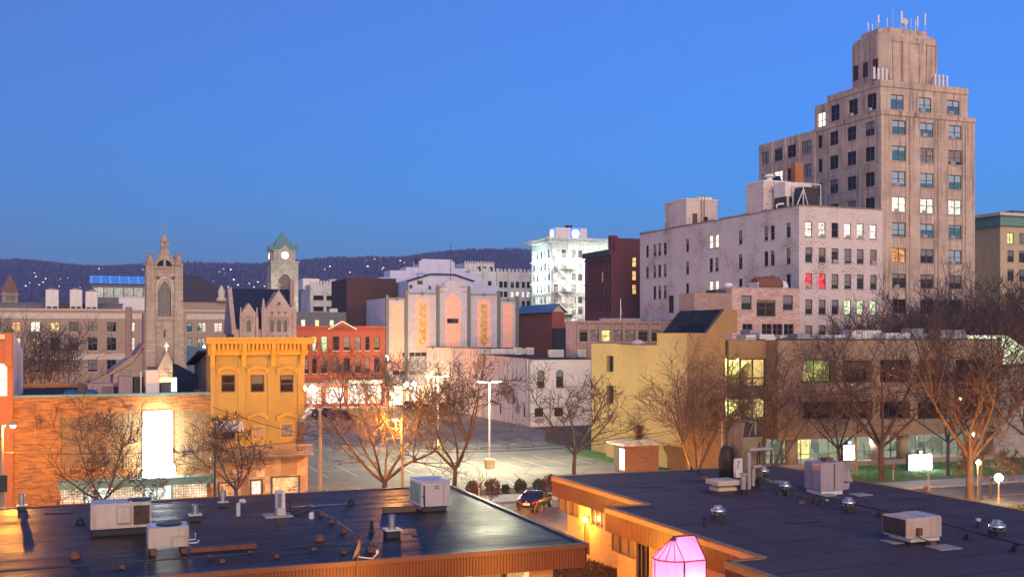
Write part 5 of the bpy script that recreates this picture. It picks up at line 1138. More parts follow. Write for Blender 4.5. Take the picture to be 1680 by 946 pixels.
# end block with two rows of deep openings (left face)
zl = lambda py, px: B.fz(py, 0, B.fy(px))
for a, c in ((610, 582.5), (662, 632.5)):
    B.win('l', B.fy(993.5), 1.7, zl(a, 995), zl(c, 995) - zl(a, 995), 'two', 'pane_dark', sill=False, rec=.45, plane=.55); B.win('l', B.fy(1007.5) , .7, zl(a, 995), zl(c, 995) - zl(a, 995), 'plain', 'pane_brown', sill=False, rec=.45, plane=.55)
B.block('wall', GB, 0.55, 8, ys - .5, yl, 0, zl(563.5, 990), lkey=('l', .55), fkey=('f', 99), rec=.45, parapet=.4)
zm = zl(565.5, 1040)
b = MB(); b.box(0, 8, B.fy(1078), ys - .51, 0, zm); B.add(b, 'wall', GB)
zh = zl(546, 1100)
b = MB(); b.box(-.02, X(1195) - .35, .0, B.fy(1078) - .003, 0, zh); B.add(b, 'stair_block', GB)
# skylight mass: profile in x-z, extruded along y
zb, zc2 = B.fz(545, 3), B.fz(508, 6)
xa, xb, xc = X(1158), X(1188), X(1209.5)
yb = 8.2
b = MB(); b.prism([(xa, zh + .003), (xc, zh + .003), (xc, zc2), (xb, zc2)], 'y', .003, yb); sk = B.add(b, 'skylight_wall', GB)
b = MB(); d = Vector((xb - xa, 0, zc2 - zh)).normalized(); n = Vector((-d.z, 0, d.x)) * .06
p0, p1 = Vector((xa, 0, zh)) + n, Vector((xb, 0, zc2)) + n
b.loft([[p0 + Vector((0, .25, 0)), p1 + Vector((0, .25, 0)), p1 + Vector((0, yb - .2, 0)), p0 + Vector((0, yb - .2, 0))], [p0 + Vector((0, .25, 0)) - n * .9, p1 + Vector((0, .25, 0)) - n * .9, p1 + Vector((0, yb - .2, 0)) - n * .9, p0 + Vector((0, yb - .2, 0)) - n * .9]]); b.build('skylight_glass', MATS['pane_dark'], sk)
b = MB()
for yy in (0.1, yb - .1): b.bar(Vector((xa, yy, zh)) + n, Vector((xb, yy, zc2)) + n, .2, .2)
b.build('skylight_frame', MATS['frame_dark'], sk)
# front wall 1127-1195, recessed glazed stair, then the protruding wing
xg0, xg1 = X(1196), X(1255.5); xw = B.fx(1276, -2.0)
b = MB(); b.box(8.003 if False else 0.003, xg0, -.004, 6, 0, zh - .004); 
b = MB(); b.box(0, X(1195.5), -.02, 1.0, 0, zh); b.box(8.01, xw, .0, 12, 0, zt)
# stair bay: open room with real floor, back wall and light
B.add(MB().box(X(1195.5), xw, -.02, 1.0, zf(588, 1225), zt), 'stair_lintel', GB); B.add(MB().box(X(1195.5), xw, -.015, 1.0, zf(653, 1225), zf(634, 1225)), 'stair_spandrel', mat('spandrel', (.1, .08, .06), .7))
B.add(MB().box(X(1195.5) + .02, xw + 1, 4.5, 9.5, 0, zt - .004), 'core_wall', mat('stair_wall', (.72, .66, .4), .8))
lw = MATS['stair_wall']
B.add(MB().box(X(1195.5), xw, 1.0, 4.49, zf(640, 1225) - .1, zf(636, 1225)).box(X(1195.5), xw, 1.0, 4.49, zt - 1.3, zt - .01).box(X(1195.5) - .3, X(1195.5) - .003, .98, 4.49, 0, zt - .02), 'stair_floor', lw)
mat('clear_glass', (.8, .85, .8), .02); g = MATS['clear_glass']; pb = g.node_tree.nodes['Principled BSDF']; pb.inputs['Transmission Weight'].default_value = 1.0; pb.inputs['IOR'].default_value = 1.05
for za, zb_ in ((634, 588), (686, 653)):
    f = MB(); z0, z1_ = zf(za, 1225), zf(zb_, 1225)
    for k in range(4): xx = xg0 + (xg1 - xg0) * k / 3; f.box(xx - .07, xx + .07, .12, .26, z0, z1_)
    f.box(xg0, xg1, .13, .25, z0, z0 + .1); f.box(xg0, xg1, .13, .25, z1_ - .1, z1_)
    if za == 634: f.box(xg0, xg1, .14, .24, zf(620, 1225) - .05, zf(620, 1225) + .05)
    w = B.add(f, 'stair_window', MATS['frame_dark'])
    q = MB(); q.quad((xg0, .2, z0), (xg1, .2, z0), (xg1, .2, z1_), (xg0, .2, z1_)); q.build('pane', g, w)
    # stair flights and rails inside
    s = MB(); s.loft([[(xg0 + .4, 2.4, z0), (xg0 + .9, 2.4, z0), (xg1 - .6, 2.4, z1_ - .4), (xg1 - 1.1, 2.4, z1_ - .4)], [(xg0 + .4, 3.6, z0), (xg0 + .9, 3.6, z0), (xg1 - .6, 3.6, z1_ - .4), (xg1 - 1.1, 3.6, z1_ - .4)]])
    s.box(xg0 + .1, xg0 + .9, 4.3, 4.48, z0 + .1, z0 + 2.3); s.build('stair_flight', mat('stair_green', (.45, .46, .28), .7), w)
    lamp('stair_light', B.root, ((xg0 + xg1) / 2, 1.8, z1_ - .12), 420, (1, .97, .55), .06)
B.add(MB().box(xg0 - .4, xw, -.02, .9, 0, zf(686.5, 1225)), 'stair_base', mat('spandrel', (.1, .08, .06), .7))
# the wing
xw1 = B.fx(1642, -2); ze = lambda py, px: B.fz(py, B.fx(px, -2), -2)
brickmat('brick_mauve', (.36, .25, .155), (.25, .165, .105), (.17, .13, .11), bw=.3, bh=.075, blotch=.2)
M2 = MATS['brick_mauve']
litroom('pane_olive', [(.1, .1, .02), (.8, .8, .25), (.2, .2, .05), (.5, .55, .2)], .2, .6)
bays = [(1318.5, 1372.5), (1382, 1432), (1444, 1494), (1506, 1556), (1568, 1616)]
for i, (a, c) in enumerate(bays):
    m_ = (a + c) / 2; w = B.fx(c, -2) - B.fx(a, -2)
    B.win('f', B.fx(m_, -2), w, ze(627, m_), ze(590, m_) - ze(627, m_), 'two', ['pane_olive', 'pane_brown', 'pane_dark', 'pane_brown', 'pane_dark'][i], plane=-2.0, sill=False, rec=1.1)
    B.win('f', B.fx(m_, -2), w, ze(687, m_), ze(658, m_) - ze(687, m_), 'two', 'pane_brown' if i % 2 else 'pane_dark', plane=-2.0, sill=False, rec=1.1)
zg = ze(717, 1400)
B.block('wing_wall', M2, xw, xw1, -2, 14, zg, zt + .02, fkey=('f', -2.0), lkey=('l', 99), rec=1.1, parapet=.4, top=MATS['roof_membrane']); B.finish()
b = MB(); b.box(xw - .012, xw - .003, -2.0, 0, zg, zt); B.add(b, 'return_wall', GB)
b = MB(); b.box(xw - .05, xw1, -2.06, -1.7, zt + .02, zt + .14); b.box(8, xw - .06, -.06, .3, zt, zt + .12); B.add(b, 'coping', MATS['metal_dark'])
# ground floor: set back glazing between round columns, low plinth
yg = .6
litroom('lobby_glass', [(.12, .16, .12), (.35, .42, .32), (.7, .75, .5), (.2, .22, .16)], .16, 1.3)
gl = MB(); gl.quad((xw, yg, .5), (xw1, yg, .5), (xw1, yg, zg), (xw, yg, zg)); gw = B.add(gl, 'lobby_window', MATS['lobby_glass'])
f = MB()
for k in range(26): xx = xw + (xw1 - xw) * k / 25; f.box(xx - .05, xx + .05, yg - .12, yg - .003, .5, zg)
f.box(xw, xw1, yg - .1, yg - .004, 1.2, 1.28); f.build('frame', MATS['frame_steel'], gw)
B.add(MB().box(xw - .2, xw1 + .3, -1.4, yg + .5, 0, .5), 'plinth', MATS['plinth'])
for px in (1303, 1442, 1486, 1610): b = MB(); xx = B.fx(px, -1.2); b.lathe([(.62, .5), (.62, zg)], 20, (xx, -.75, 0)); B.add(b, 'column', MATS['plinth'], True)
for px, col, p in ((1315, 'pane_yellow', 0), (1611, 'pane_orange', 0)):
    xx = B.fx(px, yg); B.add(MB().box(xx - .9, xx + .9, yg - .05, yg - .02, .8, zg - .3), 'lit_door', MATS[col])
B.add(MB().box(xw, xw1, -2, yg + .5, zg - .004, zg + .001), 'soffit', MATS['plinth'])
for px in (1345, 1420, 1520, 1590): lamp('lobby_downlight', B.root, (B.fx(px, -.5), -.8, zg - .3), 60, (.95, 1, .75), .06)
# right end: masonry return with a sloped lit skylight
b = MB(); b.box(xw1 + .003, xw1 + 14, -1.0, 12, 0, ze(600, 1660)); B.add(b, 'end_wall', mat('end_render', (.34, .30, .25), .85, streak=.25))
xs0, xs1 = xw1 + .1, xw1 + 7.5
b = MB(); b.prism([(-1.4, ze(600, 1660)), (5, zt + .5), (5.3, zt + .5), (5.3, ze(600, 1660))], 'x', xs0 + .6, xs1); es = B.add(b, 'end_skylight', MATS['frame_dark'])
litroom('skylight_lit', [(.5, .5, .3), (.8, .85, .5), (1, 1, .7)], .45, 2)
b = MB()
dd = Vector((0, 6.4, zt + .5 - ze(600, 1660)))
for k in range(7):
    xx = xs0 + .75 + k * 1.0; o_ = Vector((xx, -1.4, ze(600, 1660))) + Vector((0, -.06, .1)); b.quad(o_ + dd * .03, o_ + Vector((.85, 0, 0)) + dd * .03, o_ + Vector((.85, 0, 0)) + dd * .97, o_ + dd * .97)
b.build('skylight_pane', MATS['skylight_lit'], es)
# Christmas tree lights in a window bay
t = thing('lit_christmas_tree', 'small tree wound with red lights behind the upper office window', 'christmas tree', B.u0 + B.fx(1467, -1.1), B.v0 - 1.35, ze(625, 1467))
b = MB(); b.lathe([(.62, .25), (.45, .7), (.5, .75), (.3, 1.2), (.33, 1.25), (.02, 1.9)], 9); b.build('crown', mat('fir_green', (.02, .05, .02), .9), t)
b = MB(); b.lathe([(.08, 0), (.08, .26)], 8); b.build('trunk', MATS['frame_brown'], t)
rr = random.Random(9); b = MB(); c2 = MB()
for k in range(34):
    z = .3 + 1.4 * rr.random(); r = .66 * (1 - (z - .2) / 1.75) + .04; a = rr.random() * 6.28
    (b if rr.random() < .7 else c2).lathe([(.001, -.045), (.045, 0), (.001, .045)], 6, (r * math.cos(a), r * math.sin(a), z))
b.build('red_light', emit('bulb_red', (1, .05, .03), 1.5), t); c2.build('green_light', emit('bulb_white', (.7, 1, .6), 1.0), t)
# rooftop plant along the wing
rp = [(1216, 1232, 549, 'low white duct box'), (1238, 1262, 548, 'white roof fan box'), (1272, 1294, 550, 'pale long duct unit'), (1300, 1320, 547, 'grey condenser'), (1340, 1378, 549, 'long white air handler'), (1388, 1437, 541.5, 'biggest cream air handler'), (1445, 1484, 546, 'white angled duct unit'), (1488, 1506, 538.5, 'tall square grey unit'), (1508, 1532, 547, 'low white bent duct'), (1534, 1574, 541, 'wide grey louvred unit'), (1222, 1240, 541, 'dark grey tank box')]
wh = ['over the stair window', 'near the stair window', 'right of the stair bay', 'next to the long duct unit', 'in the middle of the row', 'in the middle of the row', 'beside the tall square unit', 'between two white duct units', 'before the wide louvred unit', 'nearest the sloped skylight', 'behind the first duct box']
for i, ((a, c, top, d), q) in enumerate(zip(rp, wh)):
    y = 2.5 + (i % 3) * 1.2 if i != 10 else 7; v_ = 91.1 + y; ua, ub = fu(a, v_), fu(c, v_); um = (ua + ub) / 2; w = (ub - ua) / 2; h = zz(top, um, v_) - zt + .38
    t = thing('rooftop_unit', d + ' on the tan brick roof, ' + q, 'rooftop unit', um, v_, zt - .38, group='units on the tan brick roof')
    mm = MATS['metal_white'] if 'grey' not in d else MATS['metal_grey']
    b = MB(); b.bev(-w, w, -.9, .9, .25, h, .04); b.build('casing', mm, t)
    b = MB(); b.box(-w + .1, -w + .25, -.8, .8, 0, .247); b.box(w - .25, w - .1, -.8, .8, 0, .247); b.build('curb', MATS['metal_dark'], t)
    if i % 2: b = MB(); b.loft([[(w, -.7, h * .5), (w, .7, h * .5), (w, .7, h * .9), (w, -.7, h * .9)], [(w + .5, -.7, h * .35), (w + .5, .7, h * .35), (w + .5, .7, h * .5), (w + .5, -.7, h * .5)]]); b.build('hood', mm, t)
    else: b = MB(); [b.box(-w + .1, w - .1, -.93, -.903, .4 + k * .16, .46 + k * .16) for k in range(max(2, int((h - .5) / .16)))]; b.build('louvre', MATS['frame_dark'], t)
for i, px in enumerate((1005, 1043)):
    v_ = B.v0 + B.fy(1020); t = thing('roof_cowl', ('white mushroom cowl on the tan brick roof above the deep openings', 'white mushroom cowl on the tan brick roof beside the stair block')[i], 'roof cowl', B.u0 + (2.5 if i == 0 else 4.8), v_ + (1 if i == 0 else -5), zm - .6)
    b = MB(); b.lathe([(.3, 0), (.3, .6), (.75, .65), (.8, .72), (.45, 1.05), (.1, 1.15)], 14); b.build('cap', MATS['metal_white'], t, smooth=True)
# small brick booth by the car park
ub, vb = onz(1012, 776)
B = Bld('brick_booth', 'small brick booth with a pale flat roof at the corner of the car park', 48.3, 93.2, cat='booth'); zt_ = 2.6
B.block('wall', brickmat('brick_booth', (.26, .12, .06), (.2, .09, .05), (.2, .13, .08)), 0, 3.6, 0, 2.4, 0, zt_)
b = MB(); b.box(-.5, 4.2, -.6, 3, zt_ + .002, zt_ + .25); B.add(b, 'roof', mat('roof_pale', (.5, .46, .44), .6, var=.5, scale=2))
b = MB(); b.box(-.06, -.003, .2, 1.1, .3, 2.3); B.add(b, 'lit_panel', emit('booth_panel', (.7, .82, 1), .9))
b = MB(); b.box(-.05, -.003, 1.3, 2.2, 0, 2.2); B.add(b, 'door', MATS['frame_brown'])
# garden wall with pillar by the tan building
solo(MB().box(0, 6.5, 0, .3, 0, 3.9).box(-.1, 6.6, -.06, .36, 3.9, 4.05), 'garden_wall', MATS['brick_gold'], 'freestanding golden brick wall at the edge of the car park', 'wall', 52.9, 106.5, 0, R(-90) + R(0))

# ================================================================ street row at the left
B = Bld('yellow_building', 'narrow three storey yellow building with a bracketed cornice', fu(345.5, 90), 90, frame=MATS['frame_brown'], sill=None)
X = B.fx; x1 = X(499.5); zf = lambda py, px=420: B.fz(py, X(px)); Q = lambda q: 330 + q / 3.262; QY = lambda q: 540 + q / 3.262
PC = MATS['plaster_cream']; YT = mat('trim_yellow', (.66, .34, .03), .7, var=.12, streak=.2)
cx3 = [X(374.5), X(422.5), X(470.5)]
for i, c in enumerate(cx3): B.win('f', c, 1.15, zf(643, (374, 422, 470)[i]), zf(614.5) - zf(643), 'sash', 'pane_brown', sill=False, rec=.15, wall=PC)
B.win('f', X(376), 1.0, zf(720.5, 376), zf(700) - zf(720.5), 'sash', 'pane_dark', sill=False, rec=.15)
B.win('f', X(423.5), 1.0, zf(720, 423), zf(697) - zf(720), 'plain', 'pane_curtain', sill=False, rec=.08, frame=YT); B.win('f', X(470.5), 1.05, zf(718, 470), zf(694.5) - zf(718), 'plain', 'pane_curtain', sill=False, rec=.08, frame=YT)
y1 = 3.2; zt = zf(556.5)
B.block('wall', PC, 0, x1, 0, y1, zf(746), zt, rec=.2)
zb = zf(746)
t = NT('stone_checker'); tc = t.node('ShaderNodeTexCoord'); vo = t.node('ShaderNodeTexVoronoi', distance='CHEBYCHEV'); vo.inputs['Scale'].default_value = 1.55; vo.inputs['Randomness'].default_value = .25; t.link(tc.outputs['Object'], vo.inputs['Vector'])
c = t.ramp(vo.outputs['Color'], [(.2, (.26, .15, .07)), (.45, (.36, .22, .11)), (.6, (.42, .3, .17)), (.72, (.62, .52, .38)), (.9, (.3, .18, .09))]); c = t.mix(t.ramp(t.noise(tc.outputs['Object'], 3, 5), [(.4, g3(0)), (.7, g3(.4))]), c, (.2, .12, .06)); t.link(c, t.b.inputs['Base Color']); t.b.inputs['Roughness'].default_value = .7
for px, w, a, c_, st, pn in ((372, 1.15, 830, 789.5, 'plain', 'pane_orange'), (420, .8, 830, 787, 'grid2x4', 'pane_white'), (468, 2.1, 830, 784, 'grid4x4', 'pane_warm')): B.win('f', X(px), w, max(.3, zf(a)), zf(c_) - max(.3, zf(a)), st, pn, sill=False, rec=.12, plane=-.1, frame=MATS['frame_white'])
B.block('shop_front', t.m, -.02, x1 + .25, -.1, .0, 0, zb, fkey=('f', -.1), lkey=('l', 99), rec=.1); B.finish(PC)
b = MB()
for px, w, c_ in ((372, 1.15, 789.5), (420, .8, 787), (468, 2.1, 784)): xx = X(px); b.box(xx - w / 2 - .12, xx - w / 2 - .003, -.17, -.103, .3, zf(c_) + .1); b.box(xx + w / 2 + .003, xx + w / 2 + .12, -.17, -.103, .3, zf(c_) + .1); b.box(xx - w / 2 - .003, xx + w / 2 + .003, -.17, -.103, zf(c_) + .003, zf(c_) + .1)
B.add(b, 'shop_window_trim', MATS['frame_dark'])
b = MB(); b.box(-.35, x1 + .7, -.75, 1, zt - .35, zt - .02); b.box(-.45, x1 + .85, -.9, 1, zt - .02, zt + .16); b.box(-.2, x1 + .2, -.3, -.003, zt - 1.25, zt - .35); cn = B.add(b, 'cornice', YT)
b = MB()
for k in range(22): xx = .25 + k * (x1 - .5) / 21; b.box(xx - .09, xx + .09, -.62, -.305, zt - .85, zt - .352)
b.build('dentil_row', YT, cn)
b = MB()
for px in (348.5, 399.5, 447.5, 495.5):
    xx = X(px); b.prism([(-.003, zt - 2.2), (-.22, zt - 2.2), (-.3, zt - 1.6), (-.7, zt - .8), (-.7, zt - .352), (-.003, zt - .352)], 'x', xx - .17, xx + .17)
b.build('corner_bracket', YT, cn)
b = MB()
for px in (345.7, 394, 399.7, 442, 447.7, 491): pass
for px, w in ((349, .35), (396.5, .55), (444.5, .5), (493.5, .55)): b.box(X(px) - w / 2, X(px) + w / 2, -.1, -.003, zb, zt - 1.252)
for c in cx3:   # shallow arched panels and hoods
    n = 12; R_ = (x1 / 3 - .55) / 2
    for k in range(n):
        a0, a1 = math.pi * k / n, math.pi * (k + 1) / n; P = lambda a, s: (c + R_ * s * math.cos(a), zf(594) + R_ * .62 * math.sin(a))
        p, q = P(a0, 1), P(a1, 1); b.prism([p, q, (q[0], zt - 1.252), (p[0], zt - 1.252)], 'y', -.1, -.003)
B.add(b, 'wall_panel', PC)
hd = MB()
def hood(c, z, w, st=True):
    n = 8
    for k in range(n):
        a0, a1 = -1 + 2 * k / n, -1 + 2 * (k + 1) / n; f = lambda a: z + .24 * (1 - a * a)
        hd.prism([(c + w * a0, f(a0)), (c + w * a1, f(a1)), (c + w * a1, f(a1) + .1), (c + w * a0, f(a0) + .1)], 'y', -.26, -.004); hd.prism([(c + w * .93 * a0, f(a0) - .16), (c + w * .93 * a1, f(a1) - .16), (c + w * .93 * a1, f(a1)), (c + w * .93 * a0, f(a0))], 'y', -.18, -.004)
    for s in (-1, 1): hd.box(c + s * w - .09, c + s * w + .09, -.22, -.004, z - .3, z + .1)
for i, c in enumerate(cx3): hd = MB(); hood(c, zf(606, (374, 422, 470)[i]), .74); B.add(hd, 'window_hood', YT); hd = MB(); hood(c, zf(683, (374, 422, 470)[i]), .74); B.add(hd, 'window_hood', YT)
b = MB(); c = X(375.5); z = zf(690, 375); b.loft([[(c - 1.0, -.004, z), (c + 1.0, -.004, z), (c + 1.05, -.85, z - .55), (c - 1.05, -.85, z - .55)], [(c - 1.0, -.004, z - .06), (c + 1.0, -.004, z - .06), (c + 1.05, -.85, z - .61), (c - 1.05, -.85, z - .61)]]); b.box(c - 1.05, c + 1.05, -.86, -.82, z - .8, z - .56); B.add(b, 'awning', MATS['white_paint'])
b = MB(); b.box(-.1, x1 + .4, -1.2, -.103, zb - .15, zb + .0); 
for k in range(46): xx = .05 + k * (x1 + .2) / 45; b.bar((xx, -1.15, zb), (xx + .28, -1.15, zb + .75), .035); b.bar((xx + .28, -1.15, zb), (xx, -1.15, zb + .75), .035)
b.box(-.1, x1 + .5, -1.2, -1.1, zb + .75, zb + .85); b.box(-.1, x1 + .5, -1.2, -1.1, zb - .14, zb + .06)
B.add(b, 'lattice_balcony', mat('lattice', (.32, .24, .2), .8, var=.3))
b = MB(); xx = X(492.5); b.box(xx - .25, xx + .3, -.25, -.003, zb + .2, zf(693)); [b.box(xx - .3, xx + .35, -.3, -.251, zb + .3 + k * .4, zb + .36 + k * .4) for k in range(6)]; B.add(b, 'hanging_sign', MATS['frame_brown'])
b = MB(); xx = X(493); b.tube([(xx, -.15, zf(692)), (xx + .1, -.5, zf(687)), (xx + .5, -.4, zf(680)), (xx + .8, -.3, zf(668)), (xx + .75, -.05, zf(652))], .14, 8); B.add(b, 'drooping_banner', mat('banner_cloth', (.5, .42, .36), .9))
# tan brick shop block with glass-block panels
B = Bld('tan_brick_shop_block', 'low tan brick shop building with glass block windows and a lit white sign', fu(-60, 90), 90, cat='shop building')
X = B.fx; x1 = X(345.2) - .02; zf = lambda py, px=250: B.fz(py, X(px)); zt = zf(648.5)
Q = lambda q: q / 2.902; QY = lambda q: 620 + q / 2.902
B.ops[('f', 0.0)] = [(X(Q(290)), X(Q(500)), zf(QY(425), 140), zf(QY(185), 140)), (X(Q(505)), X(Q(678)), zf(QY(425), 200), zf(QY(165), 200)), (X(Q(828)), X(Q(985)), zf(QY(445), 310), zf(QY(152), 310)), (X(Q(285)), X(Q(985)), .3, zf(QY(500), 230))]
B.block('wall', MATS['brick_tan'], 0, x1, 0, 26, 0, zt, fkey=('f', 0.0), lkey=('l', 99), rec=.25, parapet=.35)
b = MB(); b.box(-.1, x1, -.12, .38, zt + .003, zt + .2); B.add(b, 'coping', MATS['copper_green'])
def glassblock(name, col, em, tile):
    t = NT(name); tc = t.node('ShaderNodeTexCoord'); sp = t.node('ShaderNodeSeparateXYZ'); t.link(tc.outputs['Object'], sp.inputs[0]); cb = t.node('ShaderNodeCombineXYZ'); t.link(sp.outputs[0], cb.inputs[0]); t.link(sp.outputs[2], cb.inputs[1])
    br = t.node('ShaderNodeTexBrick'); br.offset = 0; t.link(cb.outputs[0], br.inputs['Vector']); br.inputs['Scale'].default_value = 1; br.inputs['Brick Width'].default_value = tile; br.inputs['Row Height'].default_value = tile; br.inputs['Mortar Size'].default_value = .022
    br.inputs['Color1'].default_value = (*col, 1); br.inputs['Color2'].default_value = (*[x * .6 for x in col], 1); br.inputs['Mortar'].default_value = (.27, .18, .09, 1)
    t.link(br.outputs[0], t.b.inputs['Base Color']); t.b.inputs['Roughness'].default_value = .15; t.bump(br.outputs['Fac'], -.4, .02)
    if em: t.link(t.mix(t.ramp(t.noise(tc.outputs['Object'], .7, 3), [(.4, g3(.25)), (.65, g3(1))]), (0, 0, 0), br.outputs[0]), t.b.inputs['Emission Color']); t.b.inputs['Emission Strength'].default_value = em
    return t.m
gb = glassblock('glass_block', (.27, .18, .09), 0, .2); gbl = glassblock('glass_block_lit', (.8, .75, .6), .3, .2)
for o in B.ops[('f', 0.0)][:3]: q = MB(); q.quad((o[0], .12, o[2]), (o[1], .12, o[2]), (o[1], .12, o[3]), (o[0], .12, o[3])); B.add(q, 'glass_block_panel', gb)
o = B.ops[('f', 0.0)][3]; za, zb_ = o[2], o[3]
for a, c in ((285, 400), (520, 685), (820, 985)): q = MB(); q.quad((X(Q(a)), .12, za), (X(Q(c)), .12, za), (X(Q(c)), .12, zb_), (X(Q(a)), .12, zb_)); B.add(q, 'lit_glass_block_panel', gbl)
emit('shop_white', (1, .98, .9), .38, .25, 1.2)
q = MB(); q.quad((X(Q(400)), .16, za), (X(Q(520)), .16, za), (X(Q(520)), .16, zb_), (X(Q(400)), .16, zb_)); q.quad((X(Q(685)), .16, za), (X(Q(820)), .16, za), (X(Q(820)), .16, zb_), (X(Q(685)), .16, zb_)); en = B.add(q, 'shop_entrance', MATS['shop_white'])
f = MB()
for a in (402, 470, 518, 687, 745, 818): f.box(X(Q(a)) - .05, X(Q(a)) + .05, .03, .14, za, zb_)
f.box(X(Q(400)), X(Q(520)), .03, .14, zb_ - .1, zb_); f.box(X(Q(685)), X(Q(820)), .03, .14, zb_ - .1, zb_); f.box(X(Q(440)) , X(Q(470)), -.02, .1, za, zb_ - .3); f.build('door_frame', mat('teal_paint', (.05, .3, .3), .5), en)
b = MB(); b.box(X(Q(276)), X(Q(1010)), -1.3, -.003, zf(QY(505), 230), zf(QY(470), 230)); B.add(b, 'canopy', MATS['copper_green'])
# lit blade sign: upright white box, flared at its foot
t_ = thing('lit_blade_sign', 'tall blank white lit sign on the tan brick front', 'sign', B.u0 + X(260), 89.98, 0); q = lambda p: fu(p, 89.6) - fu(260, 89.6)
b = MB(); b.prism([(q(234.5), zf(780, 260)), (q(287.5), zf(780, 260)), (q(286), zf(765, 260)), (q(281.5), zf(757, 260)), (q(281), zf(674, 260)), (q(235.5), zf(674.5, 260))], 'y', -.75, -.2); b.build('face', emit('sign_white', (.97, 1, .93), 9), t_)
b = MB(); b.prism([(q(233.5), zf(781, 260)), (q(288.5), zf(781, 260)), (q(287), zf(764, 260)), (q(282.5), zf(757, 260)), (q(282), zf(673, 260)), (q(234.5), zf(673.5, 260))], 'y', -.198, -.02); b.build('backing', MATS['metal_white'], t_)
# wreaths
def wreath(px, py, r, v_, lab):
    t = thing('wreath', lab, 'wreath', fu(px, v_), v_, zz(py, fu(px, v_), v_)); rr = random.Random(8); b = MB()
    for k in range(260):
        a = rr.random() * 6.283; d = r + rr.gauss(0, .09); p = Vector((d * math.cos(a), rr.uniform(-.12, .05), d * math.sin(a))); e = Vector((rr.uniform(-1, 1), rr.uniform(-1, .2), rr.uniform(-1, 1))).normalized() * .16; b.tube([p, p + e], .028, 3, r1=.004)
    b.build('greenery', MATS['fir_green'], t); b = MB()
    for s in (-1, 1): b.loft([[(0, -.16, r), (0, -.1, r + .03), (0, -.1, r - .03)], [(s * .2, -.18, r + .12), (s * .2, -.1, r + .13), (s * .2, -.1, r + .0)], [(s * .05, -.16, r - .25), (s * .09, -.12, r - .25), (s * .02, -.12, r - .25)]])
    b.build('bow', mat('ribbon_red', (.5, .03, .03), .5), t); b = MB(); b.bar((0, .02, -r), (0, .02, r), .05); b.build('hanger', MATS['frame_brown'], t)
wreath(258, 805.5, .5, 89.88, 'round evergreen wreath with a red bow under the lit white sign'); wreath(149, 813, .42, 89.88, 'smaller wreath with a red bow behind the tree at the shop door')
for px in (160, 258): lamp('canopy_light', B.root, (X(px), -.9, zf(QY(520), 230)), 22, (1, .95, .85), .06)
# roof clutter on the shop block
def roofitem(name, lab, cat, px, py, v_, zb, parts, group=None):
    u = fu(px, v_); return thing(name, lab, cat, u, v_, zb, group=group)
zr = zt - .35
for i, px in enumerate((116, 148)):
    t = roofitem('dome_skylight', ('dark dome skylight on the shop roof nearer the white end wall', 'dark dome skylight on the shop roof nearer the red duct box')[i], 'skylight', px, 0, 93, zr, 0, group='dome skylights on the shop roof')
    b = MB(); b.lathe([(.62 * math.cos(k * math.pi / 12), .3 + .62 * math.sin(k * math.pi / 12) * .8) for k in range(6)] + [(.01, .8)], 18); b.build('dome', MATS['roof_blue'], t, smooth=True); b = MB(); b.box(-.66, .66, -.66, .66, 0, .32); b.build('curb', MATS['metal_grey'], t)
def unit(name, lab, cat, pa, pb, v_, zb, top, mcase, depth=1.6, group=None, side=None):
    ua, ub = fu(pa, v_), fu(pb, v_); um = (ua + ub) / 2; w = (ub - ua) / 2; t = thing(name, lab, cat, um, v_, zb, group=group); h = zz(top, um, v_) - zb
    b = MB(); b.bev(-w, w, 0, depth, .2, h, .04); b.build('casing', mcase, t); b = MB(); b.box(-w + .08, w - .08, .08, depth - .08, 0, .198); b.build('curb', MATS['metal_dark'], t)
    b = MB(); b.box(-w + .05, -w * .1, -.03, -.003, .35, h - .12); b.build('access_panel', mcase, t)
    if side: b = MB(); [b.box(w * .1, w - .08, -.03, -.003, .35 + k * .12, .41 + k * .12) for k in range(max(1, int((h - .5) / .12)))]; b.build('louvre', MATS['frame_dark'], t)
    return t, w, h
mat('metal_mauve', (.30, .2, .22), .5, .2, var=.2)
unit('air_handler', 'low mauve air handler on the shop roof beside the dark domes', 'air handler', 143, 186, 95, zr, 628.5, MATS['metal_mauve'], side=1)
unit('air_handler', 'taller grey air handler on the shop roof before the church aisle', 'air handler', 194, 218, 95.5, zr, 617, MATS['metal_mauve']); unit('condenser_unit', 'dark louvred condenser standing before the church tower base', 'condenser', 219, 236, 95.5, zr, 618.5, MATS['metal_dark'], side=1)
unit('vent_box', 'small dark vent box at the end of the shop roof by the parked cars', 'vent box', 127, 142, 96, zr, 632, MATS['frame_brown'])
t, w, h = unit('exhaust_cabinet', 'tall pale exhaust cabinet on the shop roof in front of the church door', 'cabinet', 239, 261.5, 93, zr, 606.5, MATS['metal_white'], 1.2)
b = MB(); b.box(-w * .7, w * .7, .2, 1, h, h + .25); b.build('cap', MATS['metal_dark'], t); b = MB(); b.tube([(-w - .35, .3, 0), (-w - .35, .3, h * .95), (-w + .05, .3, h * .95)], .06, 6); b.build('pipe', MATS['metal_white'], t)
unit('dark_roof_house', 'low dark roof cabin with a small lit door before the church porch', 'roof cabin', 264, 291, 97, zr, 629, MATS['panel_grey'])
b = MB(); w_ = fu(290, 96.9) - fu(281, 96.9); b.box(0, w_, -.02, .0, .3, 1.5); solo(b, 'lit_hatch', MATS['pane_white'], 'small lit hatch glowing in the dark roof cabin', 'hatch', fu(281, 96.9), 96.9, zr)
b = MB(); ua, ub = fu(292, 100), fu(345, 100); L = ub - ua; b.prism([(0, 0), (L, 0), (L, .9), (0, 2.5)], 'y', 0, 6); s = solo(b, 'lean_to_roof', MATS['roof_slate'], 'sloping slate lean-to roof against the yellow building side', 'lean-to', ua, 100, zr)
